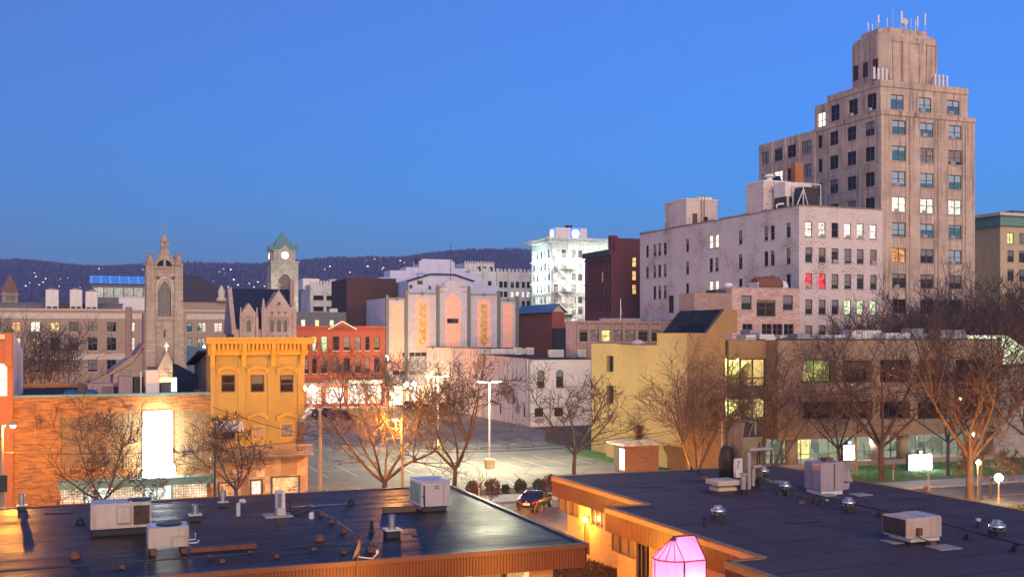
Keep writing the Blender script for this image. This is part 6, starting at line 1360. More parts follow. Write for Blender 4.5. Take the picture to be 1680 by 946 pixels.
u_ = fu(345.5, 90); ya, yb = 3.25, fv(318, u_) - 90; b = MB(); b.prism([(ya, 0), (yb, 0), (yb, zz(598, u_, 90 + yb)), (ya, zz(578, u_, 90 + ya))], 'x', .05, 7.5); t_ = thing('timber_wing', 'dark weathered timber wing at the back of the yellow building', 'shed', u_, 90, 0); b.build('wall', mat('timber_dark', (.14, .1, .08), .9, streak=.5), t_); b = MB(); b.bar((-.2, ya, zz(576.5, u_, 90 + ya)), (-.2, yb + .4, zz(597, u_, 90 + yb)), .9, .2); b.build('eaves', MATS['roof_slate'], t_)
# orange brick building at the very left with a white end wall
B = Bld('orange_brick_building', 'orange brick shop house with a whitewashed end wall above the low roof', fu(-70, 89.6), 89.6); X = B.fx; x1 = X(21); zf = lambda py: B.fz(py, x1); zt = zf(545)
B.win('f', X(-1), 1.1, zf(650), zf(594) - zf(650), 'sash', 'pane_white', frame=MATS['frame_white'], sill=False); B.win('f', X(-40), 1.1, zf(650), zf(594) - zf(650), 'sash', 'pane_dark', frame=MATS['frame_white'], sill=False)
B.block('wall', MATS['brick_orange'], 0, x1, 0, .5, 0, zt, fkey=('f', 0.0)); B.finish()
b = MB(); y2 = B.fy(39.5, x1); b.prism([(.5, 0), (min(y2, 16), 0), (min(y2, 16), zt - 1.6), (.5, zt + .1)], 'x', x1 - .6, x1); B.add(b, 'end_wall', MATS['white_paint'])
b = MB(); b.box(X(8), x1 - .05, -.25, -.003, zf(600), zt); b.box(X(8) - .1, x1 + .05, -.35, .6, zt, zt + .25, 1); B.add(b, 'corner_pier', [MATS['brick_orange'], MATS['metal_dark']])
b = MB(); b.box(0, X(8), -.4, -.003, zf(556), zf(548)); B.add(b, 'cornice', MATS['stone_band'])
# ================================================================ low roofs in front
RZ = 4.4
def membrane(name, base, gloss, seam_dir, seam, seamcol, wet=0.0, grit=.5, spec=.3):
    t = NT(name); tc = t.node('ShaderNodeTexCoord'); v = tc.outputs['Object']
    a = t.noise(v, .22, 6, .65); b2 = t.noise(v, 2.2, 5); st = t.noise(t.coord((.25, 3.5, 1)), 1.0, 6, .7); g = t.noise(v, 55, 2)
    c = t.mix(t.ramp(a, [(.35, g3(0)), (.65, g3(1))]), tuple(x * .6 for x in base), tuple(x * 1.45 for x in base))
    c = t.mix(t.ramp(st, [(.45, g3(0)), (.7, g3(.55))]), c, tuple(x * 2.0 for x in base))
    c = t.mix(t.ramp(b2, [(.5, g3(0)), (.75, g3(.5))]), c, tuple(x * .4 for x in base))
    c = t.mix(t.ramp(g, [(.45, g3(0)), (.72, g3(grit))]), c, tuple(x * 2.6 for x in base))
    sp = t.node('ShaderNodeSeparateXYZ'); wob = t.node('ShaderNodeMath', operation='MULTIPLY_ADD'); t.link(t.noise(v, .5, 3), wob.inputs[0]); wob.inputs[1].default_value = .5
    t.link(v, sp.inputs[0]); t.link(sp.outputs[1], wob.inputs[2])
    fr = t.node('ShaderNodeMath', operation='PINGPONG'); t.link(wob.outputs[0], fr.inputs[0]); fr.inputs[1].default_value = seam / 2
    c = t.mix(t.ramp(fr.outputs[0], [(.0, g3(.9)), (.05, g3(.9)), (.08, g3(0))]), c, seamcol)
    t.link(c, t.b.inputs['Base Color'])
    t.link(t.ramp(t.mix(.5, a, st), [(.35, g3(gloss - .14)), (.65, g3(gloss + .16))]), t.b.inputs['Roughness'])
    t.b.inputs['Specular IOR Level'].default_value = spec
    bh = t.mix(.5, t.ramp(fr.outputs[0], [(0, g3(1)), (.05, g3(0))]), st); t.bump(bh, .55, .03)
    return t.m
RM1 = membrane('roof_membrane_glossy', (.013, .010, .011), .43, 0, 1.9, (.012, .011, .012), grit=.15, spec=.17)
RM2 = membrane('roof_membrane_gritty', (.058, .044, .052), .7, 0, 2.6, (.03, .03, .034), grit=.45, spec=.18)
mat('fascia_brown_metal', (.15, .05, .014), .45, .1, var=.28, scale=.9, streak=.35, dirt=(.09, .04, .025)); mat('coping_brown', (.14, .065, .035), .45, .2, var=.2)
mat('coping_gold', (.30, .17, .045), .5, .1, var=.2); mat('soffit_cream', (.5, .42, .3), .8)
brickmat('brick_honey', (.50, .34, .16), (.40, .25, .11), (.32, .24, .15), bw=.42, bh=.11, msize=.012, blotch=.12)
def fascia(b, p, q, z0, z1, out, pitch=.13):
    """ribbed metal facing from p to q (grid u,v), out = outward unit normal"""
    p, q, o = Vector((*p, 0)), Vector((*q, 0)), Vector((*out, 0)); L = (q - p).length; d = (q - p) / L
    n = int(L / pitch)
    for k in range(n):
        a = p + d * (L * k / n); c = p + d * (L * (k + .62) / n); e = p + d * (L * (k + 1) / n); h = o * .035
        b.quad((a + h + Vector((0, 0, z0))), (c + h + Vector((0, 0, z0))), (c + h + Vector((0, 0, z1))), (a + h + Vector((0, 0, z1))))
        b.quad((c + h + Vector((0, 0, z0))), (c + Vector((0, 0, z0))), (c + Vector((0, 0, z1))), (c + h + Vector((0, 0, z1))))
        b.quad((c + Vector((0, 0, z0))), (e + Vector((0, 0, z0))), (e + Vector((0, 0, z1))), (c + Vector((0, 0, z1))))
        b.quad((e + Vector((0, 0, z0))), (e + h + Vector((0, 0, z0))), (e + h + Vector((0, 0, z1))), (e + Vector((0, 0, z1))))
# left building: local frame = grid shifted to (0,0)
LB = tag(thing('low_shop_building', '', '', 0, 0), 'low flat roofed building with glossy dark roof and ribbed brown fascia', 'low building')
b = MB(); b.poly([(-30, 41.3, RZ), (19.5, 41.3, RZ), (19.9, 60.4, RZ), (-30, 60.4, RZ)]); b.build('roof', RM1, LB)
b = MB(); g = random.Random(12)
for k in range(10):
    yy = 42.6 + k * 1.85 + g.uniform(-.25, .25); P = [(x, yy + .05 * math.sin(x * .7 + k * 2) + g.uniform(-.02, .02)) for x in np.linspace(-29.8, 19.35, 60)]
    for p, q in zip(P, P[1:]): b.loft([[(p[0], p[1] - .1, RZ + .003), (p[0], p[1], RZ + .009), (p[0], p[1] + .05, RZ + .003)], [(q[0], q[1] - .1, RZ + .003), (q[0], q[1], RZ + .009), (q[0], q[1] + .05, RZ + .003)]], cap=False)
b.build('roof_seam', RM1, LB)
b = MB()
for k in range(16):
    x, y, w, d, a = g.uniform(-14, 18), g.uniform(43, 59), g.uniform(.3, 1.3), g.uniform(.2, .7), g.uniform(-.3, .3); b.poly([(x + i * w * math.cos(a) - j * d * math.sin(a), y + i * w * math.sin(a) + j * d * math.cos(a), RZ + .0115 + .0012 * k) for i, j in ((-.5, -.5), (.5, -.5), (.5, .5), (-.5, .5))])
b.build('roof_patch', mat('patch_grey', (.03, .027, .028), .5, var=.5, spec=.3), LB)
b = MB(); fascia(b, (-30, 41.2), (19.5, 41.2), RZ - .92, RZ - .13, (0, -1)); fascia(b, (19.52, 41.2), (19.92, 60.4), RZ - .92, RZ - .13, (1, 0)); b.poly([(-30, 41.2, RZ - .9), (19.5, 41.2, RZ - .9), (19.9, 60.4, RZ - .9), (-30, 60.4, RZ - .9)]); b.build('fascia', MATS['fascia_brown_metal'], LB)
b = MB(); b.box(-30, 19.62, 41.1, 41.32, RZ - .13, RZ + .06); b.prism([(19.42, 41.33), (19.64, 41.33), (20.04, 60.3), (19.8, 60.3)], 'z', RZ - .13, RZ + .05); b.box(-30, 20.0, 60.3, 60.5, RZ - .12, RZ + .04); b.build('coping', MATS['coping_brown'], LB)
b = MB(); b.box(-30, 18.6, 42.2, 59.8, 0, RZ - .92); b.build('wall', MATS['brick_honey'], LB)
b = MB()
for k in range(8): xx = 17.4 - k * 2.3; b.box(xx - 1.1, xx - .05, 42.12, 42.196, 1.7, RZ - .96)
wn_ = b.build('window', MATS['pane_warm'], LB); b = MB()
for k in range(9): xx = 17.45 - k * 2.3 + 1.12; b.box(xx - .12, xx + .06, 42.05, 42.12, .3, RZ - .95)
b.build('mullion', MATS['frame_dark'], wn_)
# right building, stepping out towards the alley
RB = tag(thing('low_clinic_building', '', '', 0, 0), 'low flat roofed building with a stepped gold edged fascia along the alley', 'low building')
poly = [(27.1, 62), (27.1, 49.8), (24.7, 49.8), (24.7, 36.1), (23.0, 36.1), (23.0, 18), (43.6, 18), (43.2, 62)]
b = MB(); b.poly([(x, y, RZ) for x, y in poly]); b.build('roof', RM2, RB)
b = MB(); g = random.Random(13)
for k in range(15):
    yy = 36.9 + k * 1.7; P = [(x, yy + .03 * math.sin(x * .9 + k)) for x in np.linspace(27.2 if yy > 49.7 else 24.9, 43.1, 30)]
    for p, q in zip(P, P[1:]): b.loft([[(p[0], p[1] - .06, RZ + .003), (p[0], p[1], RZ + .009), (p[0], p[1] + .04, RZ + .003)], [(q[0], q[1] - .06, RZ + .003), (q[0], q[1], RZ + .009), (q[0], q[1] + .04, RZ + .003)]], cap=False)
b.build('roof_seam', RM2, RB)
b = MB()
for k in range(16):
    x, y, w, d, a = g.uniform(28.5, 42), g.uniform(38, 60), g.uniform(.4, 1.6), g.uniform(.3, 1.0), g.uniform(-.4, .4); b.poly([(x + i * w * math.cos(a) - j * d * math.sin(a), y + i * w * math.sin(a) + j * d * math.cos(a), RZ + .0115 + .0012 * k) for i, j in ((-.5, -.5), (.5, -.5), (.5, .5), (-.5, .5))])
b.build('roof_patch', mat('patch_dust', (.07, .058, .06), .8, var=.2, scale=2, spec=.2), RB)
b = MB(); b.poly([(x, y, RZ - 1.16) for x, y in poly]); b.build('soffit', MATS['soffit_cream'], RB)
b = MB()
for k in range(len(poly)):
    p, q = poly[k], poly[(k + 1) % len(poly)]; d = Vector((q[0] - p[0], q[1] - p[1], 0)).normalized(); o = (d.y, -d.x)
    fascia(b, p, q, RZ - 1.18, RZ - .24, (o[0], o[1]) if k < 5 else (o[0], o[1]))
b.build('fascia', MATS['fascia_brown_metal'], RB)
b = MB()
for k in range(len(poly)):
    p, q = Vector((*poly[k], 0)), Vector((*poly[(k + 1) % len(poly)], 0)); d = (q - p).normalized(); o = Vector((d.y, -d.x, 0))
    p2, q2 = p + o * .07, q + o * .07; i2 = -o * .2
    b.loft([[p2 + Vector((0, 0, RZ - .25)), p2 + Vector((0, 0, RZ - .02)), p + Vector((0, 0, RZ + .05)), p + i2 + Vector((0, 0, RZ + .05)), p + i2 + Vector((0, 0, RZ - .25))], [q2 + Vector((0, 0, RZ - .25)), q2 + Vector((0, 0, RZ - .02)), q + Vector((0, 0, RZ + .05)), q + i2 + Vector((0, 0, RZ + .05)), q + i2 + Vector((0, 0, RZ - .25))]])
b.build('coping', MATS['coping_gold'], RB)
HB_ = MATS['brick_honey']; zt = RZ - 1.16
vA = lambda px: fv(px, 27.75); vB = lambda px: fv(px, 25.35)
opsA = [(vA(949), vA(913.5), 2.15, zt - .05), (vA(967.5), vA(956), .1, 2.55), (vA(990), vA(968.5), 2.0, zt - .05)]
opsB = [(vB(1042), vB(1001), 2.05, zt - .05), (vB(1065), vB(1043), .2, zt - .05)]
b = MB(); b.holes(lambda a, z: (27.75, a, z), 49.9, 61.2, 0, zt, opsA, (.25, 0, 0)); b.holes(lambda a, z: (25.35, a, z), 36.8, 49.8, 0, zt, opsB, (.25, 0, 0))
b.quad((27.75, 61.2, 0), (42.6, 61.2, 0), (42.6, 61.2, zt), (27.75, 61.2, zt)); b.quad((42.6, 18, 0), (42.6, 61.2, 0), (42.6, 61.2, zt), (42.6, 18, zt)); b.quad((25.35, 49.8, 0), (27.9, 49.8, 0), (27.9, 49.8, zt), (25.35, 49.8, zt)); b.quad((23.6, 36.8, 0), (25.4, 36.8, 0), (25.4, 36.8, zt), (23.6, 36.8, zt)); b.quad((23.6, 18, 0), (23.6, 36.8, 0), (23.6, 36.8, zt), (23.6, 18, zt))
b.build('wall', HB_, RB)
for u_, ops, pn in ((27.75, opsA, ['pane_brown', 'pane_brown', 'pane_orange']), (25.35, opsB, ['pane_brown', 'pane_dark'])):
    for o, m in zip(ops, pn):
        door = o[2] < .3; nm = 'door' if door else 'window'; f = MB(); n = 1 if o[1] - o[0] < 1.3 else 3
        for k in range(n + 1): yy = o[0] + (o[1] - o[0]) * k / n; yy = min(max(yy, o[0] + .05), o[1] - .05); f.box(u_ + .08, u_ + .18, yy - .05, yy + .05, o[2], o[3])
        f.box(u_ + .085, u_ + .175, o[0] + .101, o[1] - .101, o[2], o[2] + .09); f.box(u_ + .085, u_ + .175, o[0] + .101, o[1] - .101, o[3] - .09, o[3])
        w = f.build(nm, MATS['frame_brown'], RB); q = MB(); q.quad((u_ + .13, o[0], o[2]), (u_ + .13, o[1], o[2]), (u_ + .13, o[1], o[3]), (u_ + .13, o[0], o[3])); q.build('pane', MATS[m], w)
emit('lamp_sodium', (1, .6, .2), 10); SOD = (1, .35, .035)
t = thing('wall_light', 'bright bare wall lamp beside the door under the brown fascia', 'wall light', 27.72, vA(965.5), zz(851, 27.72, vA(965.5)))
b = MB(); b.lathe([(.02, -.14), (.13, -.1), (.15, .05), (.08, .12)], 12, (-.17, 0, 0)); b.build('globe', MATS['lamp_sodium'], t); b = MB(); b.box(-.06, 0, -.1, .1, -.15, .15); b.build('bracket', MATS['frame_dark'], t)
lamp('wall_bulb', t, (-.4, 0, .0), 260, SOD, .12)
# glowing pink glass bay
lv = 39.2; lu = fu(1105, lv); r = .86; ze_ = 4.0; za_ = 4.86; L = 1.0
t = NT('pink_panel'); tr = t.node('ShaderNodeBsdfTranslucent'); tr.inputs[0].default_value = (.95, .3, .5, 1); df = t.node('ShaderNodeBsdfDiffuse'); df.inputs[0].default_value = (.75, .3, .42, 1); mx = t.node('ShaderNodeMixShader'); mx.inputs[0].default_value = .25; t.link(tr.outputs[0], mx.inputs[1]); t.link(df.outputs[0], mx.inputs[2])
em = t.node('ShaderNodeEmission'); em.inputs[0].default_value = (1, .25, .5, 1); em.inputs[1].default_value = .09; ad = t.node('ShaderNodeAddShader'); t.link(mx.outputs[0], ad.inputs[0]); t.link(em.outputs[0], ad.inputs[1]); t.link(ad.outputs[0], t.out.inputs[0])
PL = thing('glowing_lantern_bay', 'glowing pink glass bay with a faceted pointed roof by the gold fascia', 'lantern', lu, lv, 0)
n = 7; arc = [(-r * math.sin(math.pi * k / n), -r * math.cos(math.pi * k / n)) for k in range(n + 1)]  # from front corner round the left end to the back
b = MB(); b.quad((0, -r, .3), (L, -r, .3), (L, -r, ze_), (0, -r, ze_))
for p, q in zip(arc, arc[1:]): b.quad((*p, .3), (*q, .3), (*q, ze_), (*p, ze_))
b.quad((0, r, .3), (L, r, .3), (L, r, ze_), (0, r, ze_)); b.quad((L, -r, .3), (L, r, .3), (L, r, ze_), (L, -r, ze_)); b.build('glazing', t.m, PL)
b = MB(); b.quad((0, -r, ze_), (L, -r, ze_), (L, 0, za_), (0, 0, za_)); b.quad((0, r, ze_), (L, r, ze_), (L, 0, za_), (0, 0, za_)); b.poly([(L, -r, ze_), (L, r, ze_), (L, 0, za_)])
for p, q in zip(arc, arc[1:]): b.poly([(*p, ze_), (*q, ze_), (0, 0, za_)])
b.build('roof_glazing', t.m, PL)
b = MB()
for p in arc: b.bar((*p, ze_), (0, 0, za_), .03)
for p, q in zip(arc, arc[1:]): b.bar((*p, ze_), (*q, ze_), .045)
b.bar((0, -r, ze_), (L, -r, ze_), .045); b.bar((L, -r, ze_), (L, 0, za_), .05); b.bar((0, 0, za_), (L, 0, za_), .05); b.bar((0, -r, .3), (0, -r, ze_), .05); b.bar((L, -r, .3), (L, -r, ze_), .04); b.bar((-r, 0, .3), (-r, 0, ze_), .03); b.lathe([(.02, .05), (.1, -.06), (.16, -.16)], 8, (0, 0, za_)); b.build('frame', mat('frame_red', (.12, .02, .04), .5), PL)
b = MB(); b.lathe([(r * .9, 0), (r * .9, .3)], 14); b.box(0, L, -r, r, 0, .3); b.build('plinth', MATS['plinth'], PL)
lamp('bay_lamp', PL, (.45, -.3, 2.9), 40, (1, .82, .78), .25); lamp('bay_lamp', PL, (.1, .1, 4.15), 8, (1, .45, .65), .15)

# ---------------------------------------------------------------- roof equipment
def ron(px, py, z=RZ): return onz(px, py, z)
def rooftop(name, lab, cat, px, py, group=None, rz=0.0, dz=.0): u, v = ron(px, py); return thing(name, lab, cat, u, v, RZ + dz, rz, group)
mat('rtu_cream', (.58, .47, .37), .5, .05, var=.1, scale=2, streak=.6, dirt=(.26, .17, .1)); mat('rtu_top', (.5, .5, .52), .4, .2, var=.2)
RC = MATS['rtu_cream']
# long package unit, left
t = rooftop('package_unit', 'long cream rooftop unit with a dark coil grille at one end', 'rooftop unit', 199, 877, dz=0); w, h = 1.25, 1.35
b = MB(); b.bev(-w, w, 0, 1.5, .3, h, .04); b.build('casing', RC, t); b = MB(); b.box(-w + .03, w - .03, .03, 1.47, h + .003, h + .03); b.build('top_panel', MATS['rtu_top'], t)
b = MB(); b.box(.5, w - .08, -.03, -.003, .42, h - .1); b.build('coil_grille', mat('coil_rust', (.07, .045, .035), .8, var=.7, scale=5), t)
b = MB(); b.loft([[(-.2, -.003, .5), (.4, -.003, .5), (.4, -.003, h - .06), (-.2, -.003, h - .06)], [(-.17, -.2, .55), (.37, -.2, .55), (.37, -.16, h - .14), (-.17, -.16, h - .14)]]); b.build('intake_hood', RC, t)
b = MB(); b.box(-w + .12, -.55, -.02, -.003, .36, h - .2); b.build('access_panel', RC, t)
b = MB(); b.box(-.3, -.22, -.01, 1.5, h + .032, h + .07); b.box(.36, .44, -.01, 1.5, h + .032, h + .07); b.build('top_rib', MATS['metal_white'], t)
b = MB(); b.lathe([(.5, h + .032), (.52, h + .08), (.4, h + .081)], 18, (.8, .8, 0)); b.build('fan_grille', MATS['metal_dark'], t)
b = MB(); b.box(-w + .1, w - .1, .1, .25, 0, .297); b.box(-w + .1, w - .1, 1.2, 1.35, 0, .297); b.build('curb', MATS['metal_dark'], t)
t = rooftop('package_unit', 'shorter cream rooftop unit with a small hood, standing nearer the fascia', 'rooftop unit', 277, 909); w, h = .78, 1.05
b = MB(); b.bev(-w, w, 0, 1.3, .28, h, .04); b.build('casing', RC, t); b = MB(); b.box(-w + .03, w - .03, .03, 1.27, h + .003, h + .03); b.build('top_panel', MATS['rtu_top'], t)
b = MB(); b.loft([[(.12, -.003, .32), (.68, -.003, .32), (.68, -.003, .74), (.12, -.003, .74)], [(.12, -.2, .32), (.68, -.2, .32), (.68, -.18, .68), (.12, -.18, .68)]]); b.build('intake_hood', RC, t)
b = MB(); b.box(-.52, .02, -.02, -.003, .36, .78); b.build('access_panel', RC, t); b = MB(); b.lathe([(.48, h + .032), (.5, h + .09), (.36, h + .091)], 18, (.05, .65, 0)); b.build('fan_grille', MATS['metal_dark'], t)
b = MB(); b.box(-w + .1, -w + .3, .05, 1.2, 0, .277); b.box(w - .3, w - .1, .05, 1.2, 0, .277); b.build('curb', MATS['rust'], t)
b = MB(); b.tube([(w, .2, .5), (w + .25, .2, .5), (w + .25, .2, .75)], .03, 6); b.tube([(w, .3, .35), (w + .35, .3, .35), (w + .4, .3, .45)], .03, 6); b.build('pipe', MATS['white_paint'], t)
t = rooftop('package_unit', 'big square grey rooftop unit by the roof corner near the car park', 'rooftop unit', 715, 838); w, h = .76, 1.45
b = MB(); b.bev(-w, w, 0, 1.9, .25, h, .04); b.build('casing', mat('rtu_grey', (.52, .44, .42), .5, .05, var=.1, streak=.2), t); b = MB(); b.box(-w - .04, w + .04, -.04, 1.94, h + .003, h + .05); b.build('top_panel', MATS['rtu_top'], t)
b = MB()
for k in range(5): b.box(-w - .05, -w - .003, .15 + k * .34, .4 + k * .34, .4, h - .1)
b.build('coil_grille', mat('verdigris', (.16, .3, .25), .6, var=.4), t)
b = MB(); b.box(-w + .12, -w + .2, -.03, -.003, .35, h - .15); b.tube([(-w + .16, -.08, .25), (-w + .16, -.08, .75), (-w + .05, -.08, .8)], .03, 6); b.box(.4, .415, -.012, -.003, .3, h - .05); [b.box(-.05 + q % 2 * .12, .03 + q % 2 * .12, -.02, -.003, 1.1 + q // 2 * .1, 1.15 + q // 2 * .1) for q in range(4)]; b.build('panel_trim', MATS['frame_dark'], t)
b = MB(); b.box(-w + .15, w - .15, .12, 1.8, 0, .247); b.build('curb', MATS['frame_dark'], t)
solo(MB().box(-1.6, 0, 0, .5, 0, .22), 'duct_sleeper', mat('timber_brown', (.14, .08, .05), .85), 'low brown timber sleeper at the foot of the square grey unit', 'sleeper', *ron(683, 838), RZ)
# split condenser on its slab
t = rooftop('split_condenser', 'slim white split condenser standing on a pale slab', 'condenser', 459, 846)
b = MB(); b.box(-.75, .55, -.5, .5, 0, .09); b.build('slab', MATS['concrete_walk'], t); b = MB(); b.box(-.18, .22, -.35, .35, .093, .42); b.build('pedestal', MATS['stone_band'], t); b = MB(); b.bev(-.17, .2, -.38, .38, .423, 1.2, .03); b.build('casing', MATS['white_paint'], t)
b = MB(); [b.box(-.15, .02, -.405, -.383, .48 + k * .07, .525 + k * .07) for k in range(10)]; b.build('grille', MATS['frame_dark'], t); b = MB(); b.tube([(.2, -.3, .8), (.4, -.3, .7), (.5, -.3, .1), (.9, -.3, .05), (1.5, -.1, .3), (2.0, 0, .3)], .04, 6); b.build('refrigerant_line', MATS['black_rubber'], t)
def stack(px, py, lab, h=.55, r=.14, box=True, cap='lid', sc=1.0, group=None):
    t = rooftop('flue_stack', lab, 'vent', px, py, group); z = 0
    if box: b = MB(); b.box(-.3 * sc, .3 * sc, -.3 * sc, .3 * sc, 0, .3 * sc); b.build('curb', MATS['metal_dark'], t); b = MB(); b.box(-.36 * sc, .36 * sc, -.36 * sc, .36 * sc, .303 * sc, .36 * sc); b.build('flashing', MATS['metal_white'], t); z = .36 * sc
    b = MB(); b.lathe([(r, z), (r, z + h), (r * 1.12, z + h + .01), (r * 1.12, z + h + .12), (r * .3, z + h + .16)], 16); b.build('pipe', MATS['galvanised'], t, smooth=False)
    if cap == 'tee': b = MB(); b.lathe([(.1, .0), (.13, .06), (.02, .14)], 10, (.28, .1, z + h + .05)); b.build('cowl', MATS['rust'], t)
    return t
stack(643, 880, 'shiny round flue on a black box near the fascia', .45, .16); stack(320, 853, 'short shiny flue with a rusty cowl beside it', .3, .15, cap='tee', sc=.85); stack(366, 830, 'shiny flue at the far edge of the glossy roof', .42, .14, sc=.7); stack(36, 836, 'shiny flue at the far edge of the glossy roof below the street lamp', .42, .14, sc=.7)
t = rooftop('gooseneck_vent', 'bent gooseneck vent pipe between the flue and the white condenser', 'vent', 391, 846); b = MB(); b.tube([(0, 0, 0), (0, 0, .6), (.08, 0, .72), (.26, 0, .72), (.3, 0, .64)], .1, 10); b.build('pipe', MATS['metal_white'], t)
t = rooftop('vent_pipe', 'thin black vent pipe beside the shiny flue near the fascia', 'vent', 609.5, 873); b = MB(); b.lathe([(.14, 0), (.09, .1), (.08, .5), (.06, .52)], 10); b.build('pipe', MATS['black_rubber'], t)
for px, py, lab in ((132, 858, 'dark round drain dome beside the long cream unit'), (524, 886, 'small rusty cone vent in the middle of the glossy roof'), (123, 915, 'small rusty cap low on the glossy roof'), (576, 827, 'small white tipped vent beyond the puddle')):
    t = rooftop('drain_cap', lab, 'roof cap', px, py); b = MB(); b.lathe([(.22, 0), (.2, .12), (.08, .25), (.02, .28)], 10); b.build('cap', MATS['rust'] if 'rust' in lab else MATS['black_rubber'], t)
# gas lines on little blocks
def gasline(name, lab, pts, blocks, r=.035, z=.18, bm='rust', cone=False):
    P = [ron(*p) for p in pts]; u0, v0 = P[0]; t = thing(name, lab, 'pipe', u0, v0, RZ); b = MB(); b.tube([(u - u0, v - v0, z) for u, v in P], r, 6); b.build('pipe', MATS['frame_dark'], t)
    for px, py in blocks:
        u, v = ron(px, py); b = MB(); x, y = u - u0, v - v0
        if cone: b.loft([[(x - .16, y - .16, 0), (x + .16, y - .16, 0), (x + .16, y + .16, 0), (x - .16, y + .16, 0)], [(x - .06, y - .06, z - r), (x + .06, y - .06, z - r), (x + .06, y + .06, z - r), (x - .06, y + .06, z - r)]])
        else: b.box(x - .09, x + .09, y - .07, y + .07, 0, z - r)
        b.build('support', MATS[bm] if not cone else MATS['black_rubber'], t)
gasline('gas_pipe', 'dark gas pipe running diagonally over the glossy roof on rusty blocks', [(508, 835), (612, 905)], [(527, 845), (544, 857), (564, 873), (586, 890), (607, 905)], z=.28)
gasline('gas_pipe', 'dark gas pipe lying along the glossy roof close to the fascia', [(0, 944), (215, 928), (400, 915), (520, 900), (620, 902)], [(411, 908), (454, 914), (515, 902), (564, 907), (345, 915), (365, 922), (200, 932)], z=.16)
gasline('roof_cable', 'black cable crossing the glossy roof from the white condenser', [(470, 842), (482, 843), (498, 837), (508, 834), (515, 845)], [], r=.03, z=.12)
solo(MB().lathe([(.13, 0), (.12, .25), (.08, .3)], 10), 'cable_weight', MATS['white_paint'], 'small white weighted bucket at the end of the black cable', 'bucket', *ron(511, 850), RZ)
solo(MB().box(0, 2.6, -.15, .15, 0, .16), 'rail_baulk', MATS['rust'], 'long rusty baulk lying beside the shorter cream unit', 'baulk', *ron(312, 905), RZ)
b = MB(); rr = random.Random(6); pts = [(2.6 * math.cos(6.283 * k / 22) * rr.uniform(.7, 1.05), .25 * math.sin(6.283 * k / 22) * rr.uniform(.6, 1.1), .006) for k in range(22)]; b.poly(pts)
t_ = NT('standing_water'); t_.b.inputs['Base Color'].default_value = (.01, .012, .02, 1); t_.b.inputs['Roughness'].default_value = .02; t_.bump(t_.noise(t_.coord(), 3.5, 3), .15, .02); u, v = ron(535, 828); o = b.build('puddle', t_.m, None, W(u, v, RZ), GA); o['kind'] = 'structure'
b = MB(); b.lathe([(.06, 0), (.06, .35)], 8); t = rooftop('satellite_dish', 'small satellite dish bolted to the edge of the brown fascia', 'satellite dish', 584, 921, dz=-.5)
b = MB(); b.tube([(0, -.15, 0), (.02, -.15, .55), (.12, -.05, .8)], .035, 6); b.build('mast', MATS['coping_gold'], t)
b = MB(); ax = Vector((-.8, .25, .3)).normalized(); a1 = ax.cross(Vector((0, 0, 1))).normalized(); a2 = ax.cross(a1)
b.loft([[Vector((.1, 0, .95)) + ax * (-.05 + .16 * (k / 4) ** 2) + (a1 * math.cos(6.283 * q / 20) + a2 * math.sin(6.283 * q / 20)) * (.02 + .40 * k / 4) for q in range(20)] for k in range(5)], cap=False); b.build('reflector', mat('dish_grey', (.4, .32, .25), .5), t, smooth=True)
b = MB(); b.tube([(.05, -.05, .7), (.6, -.2, .62), (.78, -.2, .8)], .025, 6); b.lathe([(.05, 0), (.06, .1), (.03, .15)], 8, (.78, -.2, .8)); b.build('feed_arm', MATS['metal_white'], t)
solo(MB().lathe([(.3, 0), (.3, .28), (.26, .42), (.1, .52), (.01, .54)], 14), 'dome_vent', MATS['roof_blue'], 'dark domed vent hood standing below the brown fascia', 'vent', *onz(431, 948, 3.3), 2.9)
# ---- right roof
def mushroom(px, py, lab, s=1.0):
    t = rooftop('exhaust_fan', lab, 'exhaust fan', px, py, 'mushroom exhaust fans on the gritty roof'); s *= .76
    b = MB(); b.box(-.33 * s, .33 * s, -.33 * s, .33 * s, 0, .38 * s); b.build('curb', MATS['frame_dark'], t)
    b = MB(); b.lathe([(.3 * s, .39 * s), (.3 * s, .5 * s)], 16); b.build('band', MATS['frame_dark'], t); b = MB(); b.lathe([(.4 * s, .383 * s), (.42 * s, .42 * s), (.38 * s, .44 * s)], 20); b.lathe([(.42 * s, .56 * s), (.46 * s, .6 * s), (.44 * s, .68 * s), (.34 * s, .76 * s), (.27 * s, .77 * s), (.27 * s, .86 * s), (.22 * s, .93 * s), (.04 * s, .95 * s)], 20)
    for k in range(8): a = 6.283 * k / 8; b.bar((.38 * s * math.cos(a), .38 * s * math.sin(a), .43 * s), (.42 * s * math.cos(a), .42 * s * math.sin(a), .57 * s), .03)
    b.build('dome', MATS['galvanised'], t, smooth=False)
mushroom(1178.5, 853, 'shiny mushroom fan nearest the gold edged fascia'); mushroom(1288, 809, 'shiny mushroom fan behind the pipe run, close to the cooling tower', .95); mushroom(1392, 838, 'shiny mushroom fan in front of the pale hooded unit', .95); mushroom(1636.5, 881, 'shiny mushroom fan at the far end, beyond the cream curb unit', 1.05); mushroom(1252, 784, 'shiny mushroom fan half hidden by the cooling tower', 1.0)
t = rooftop('vent_pipe', 'thin dark vent pipe near the gold edge and a mushroom fan', 'vent', 1155, 863); b = MB(); b.lathe([(.16, 0), (.1, .1), (.09, .42), (.07, .44)], 10); b.build('pipe', MATS['black_rubber'], t)
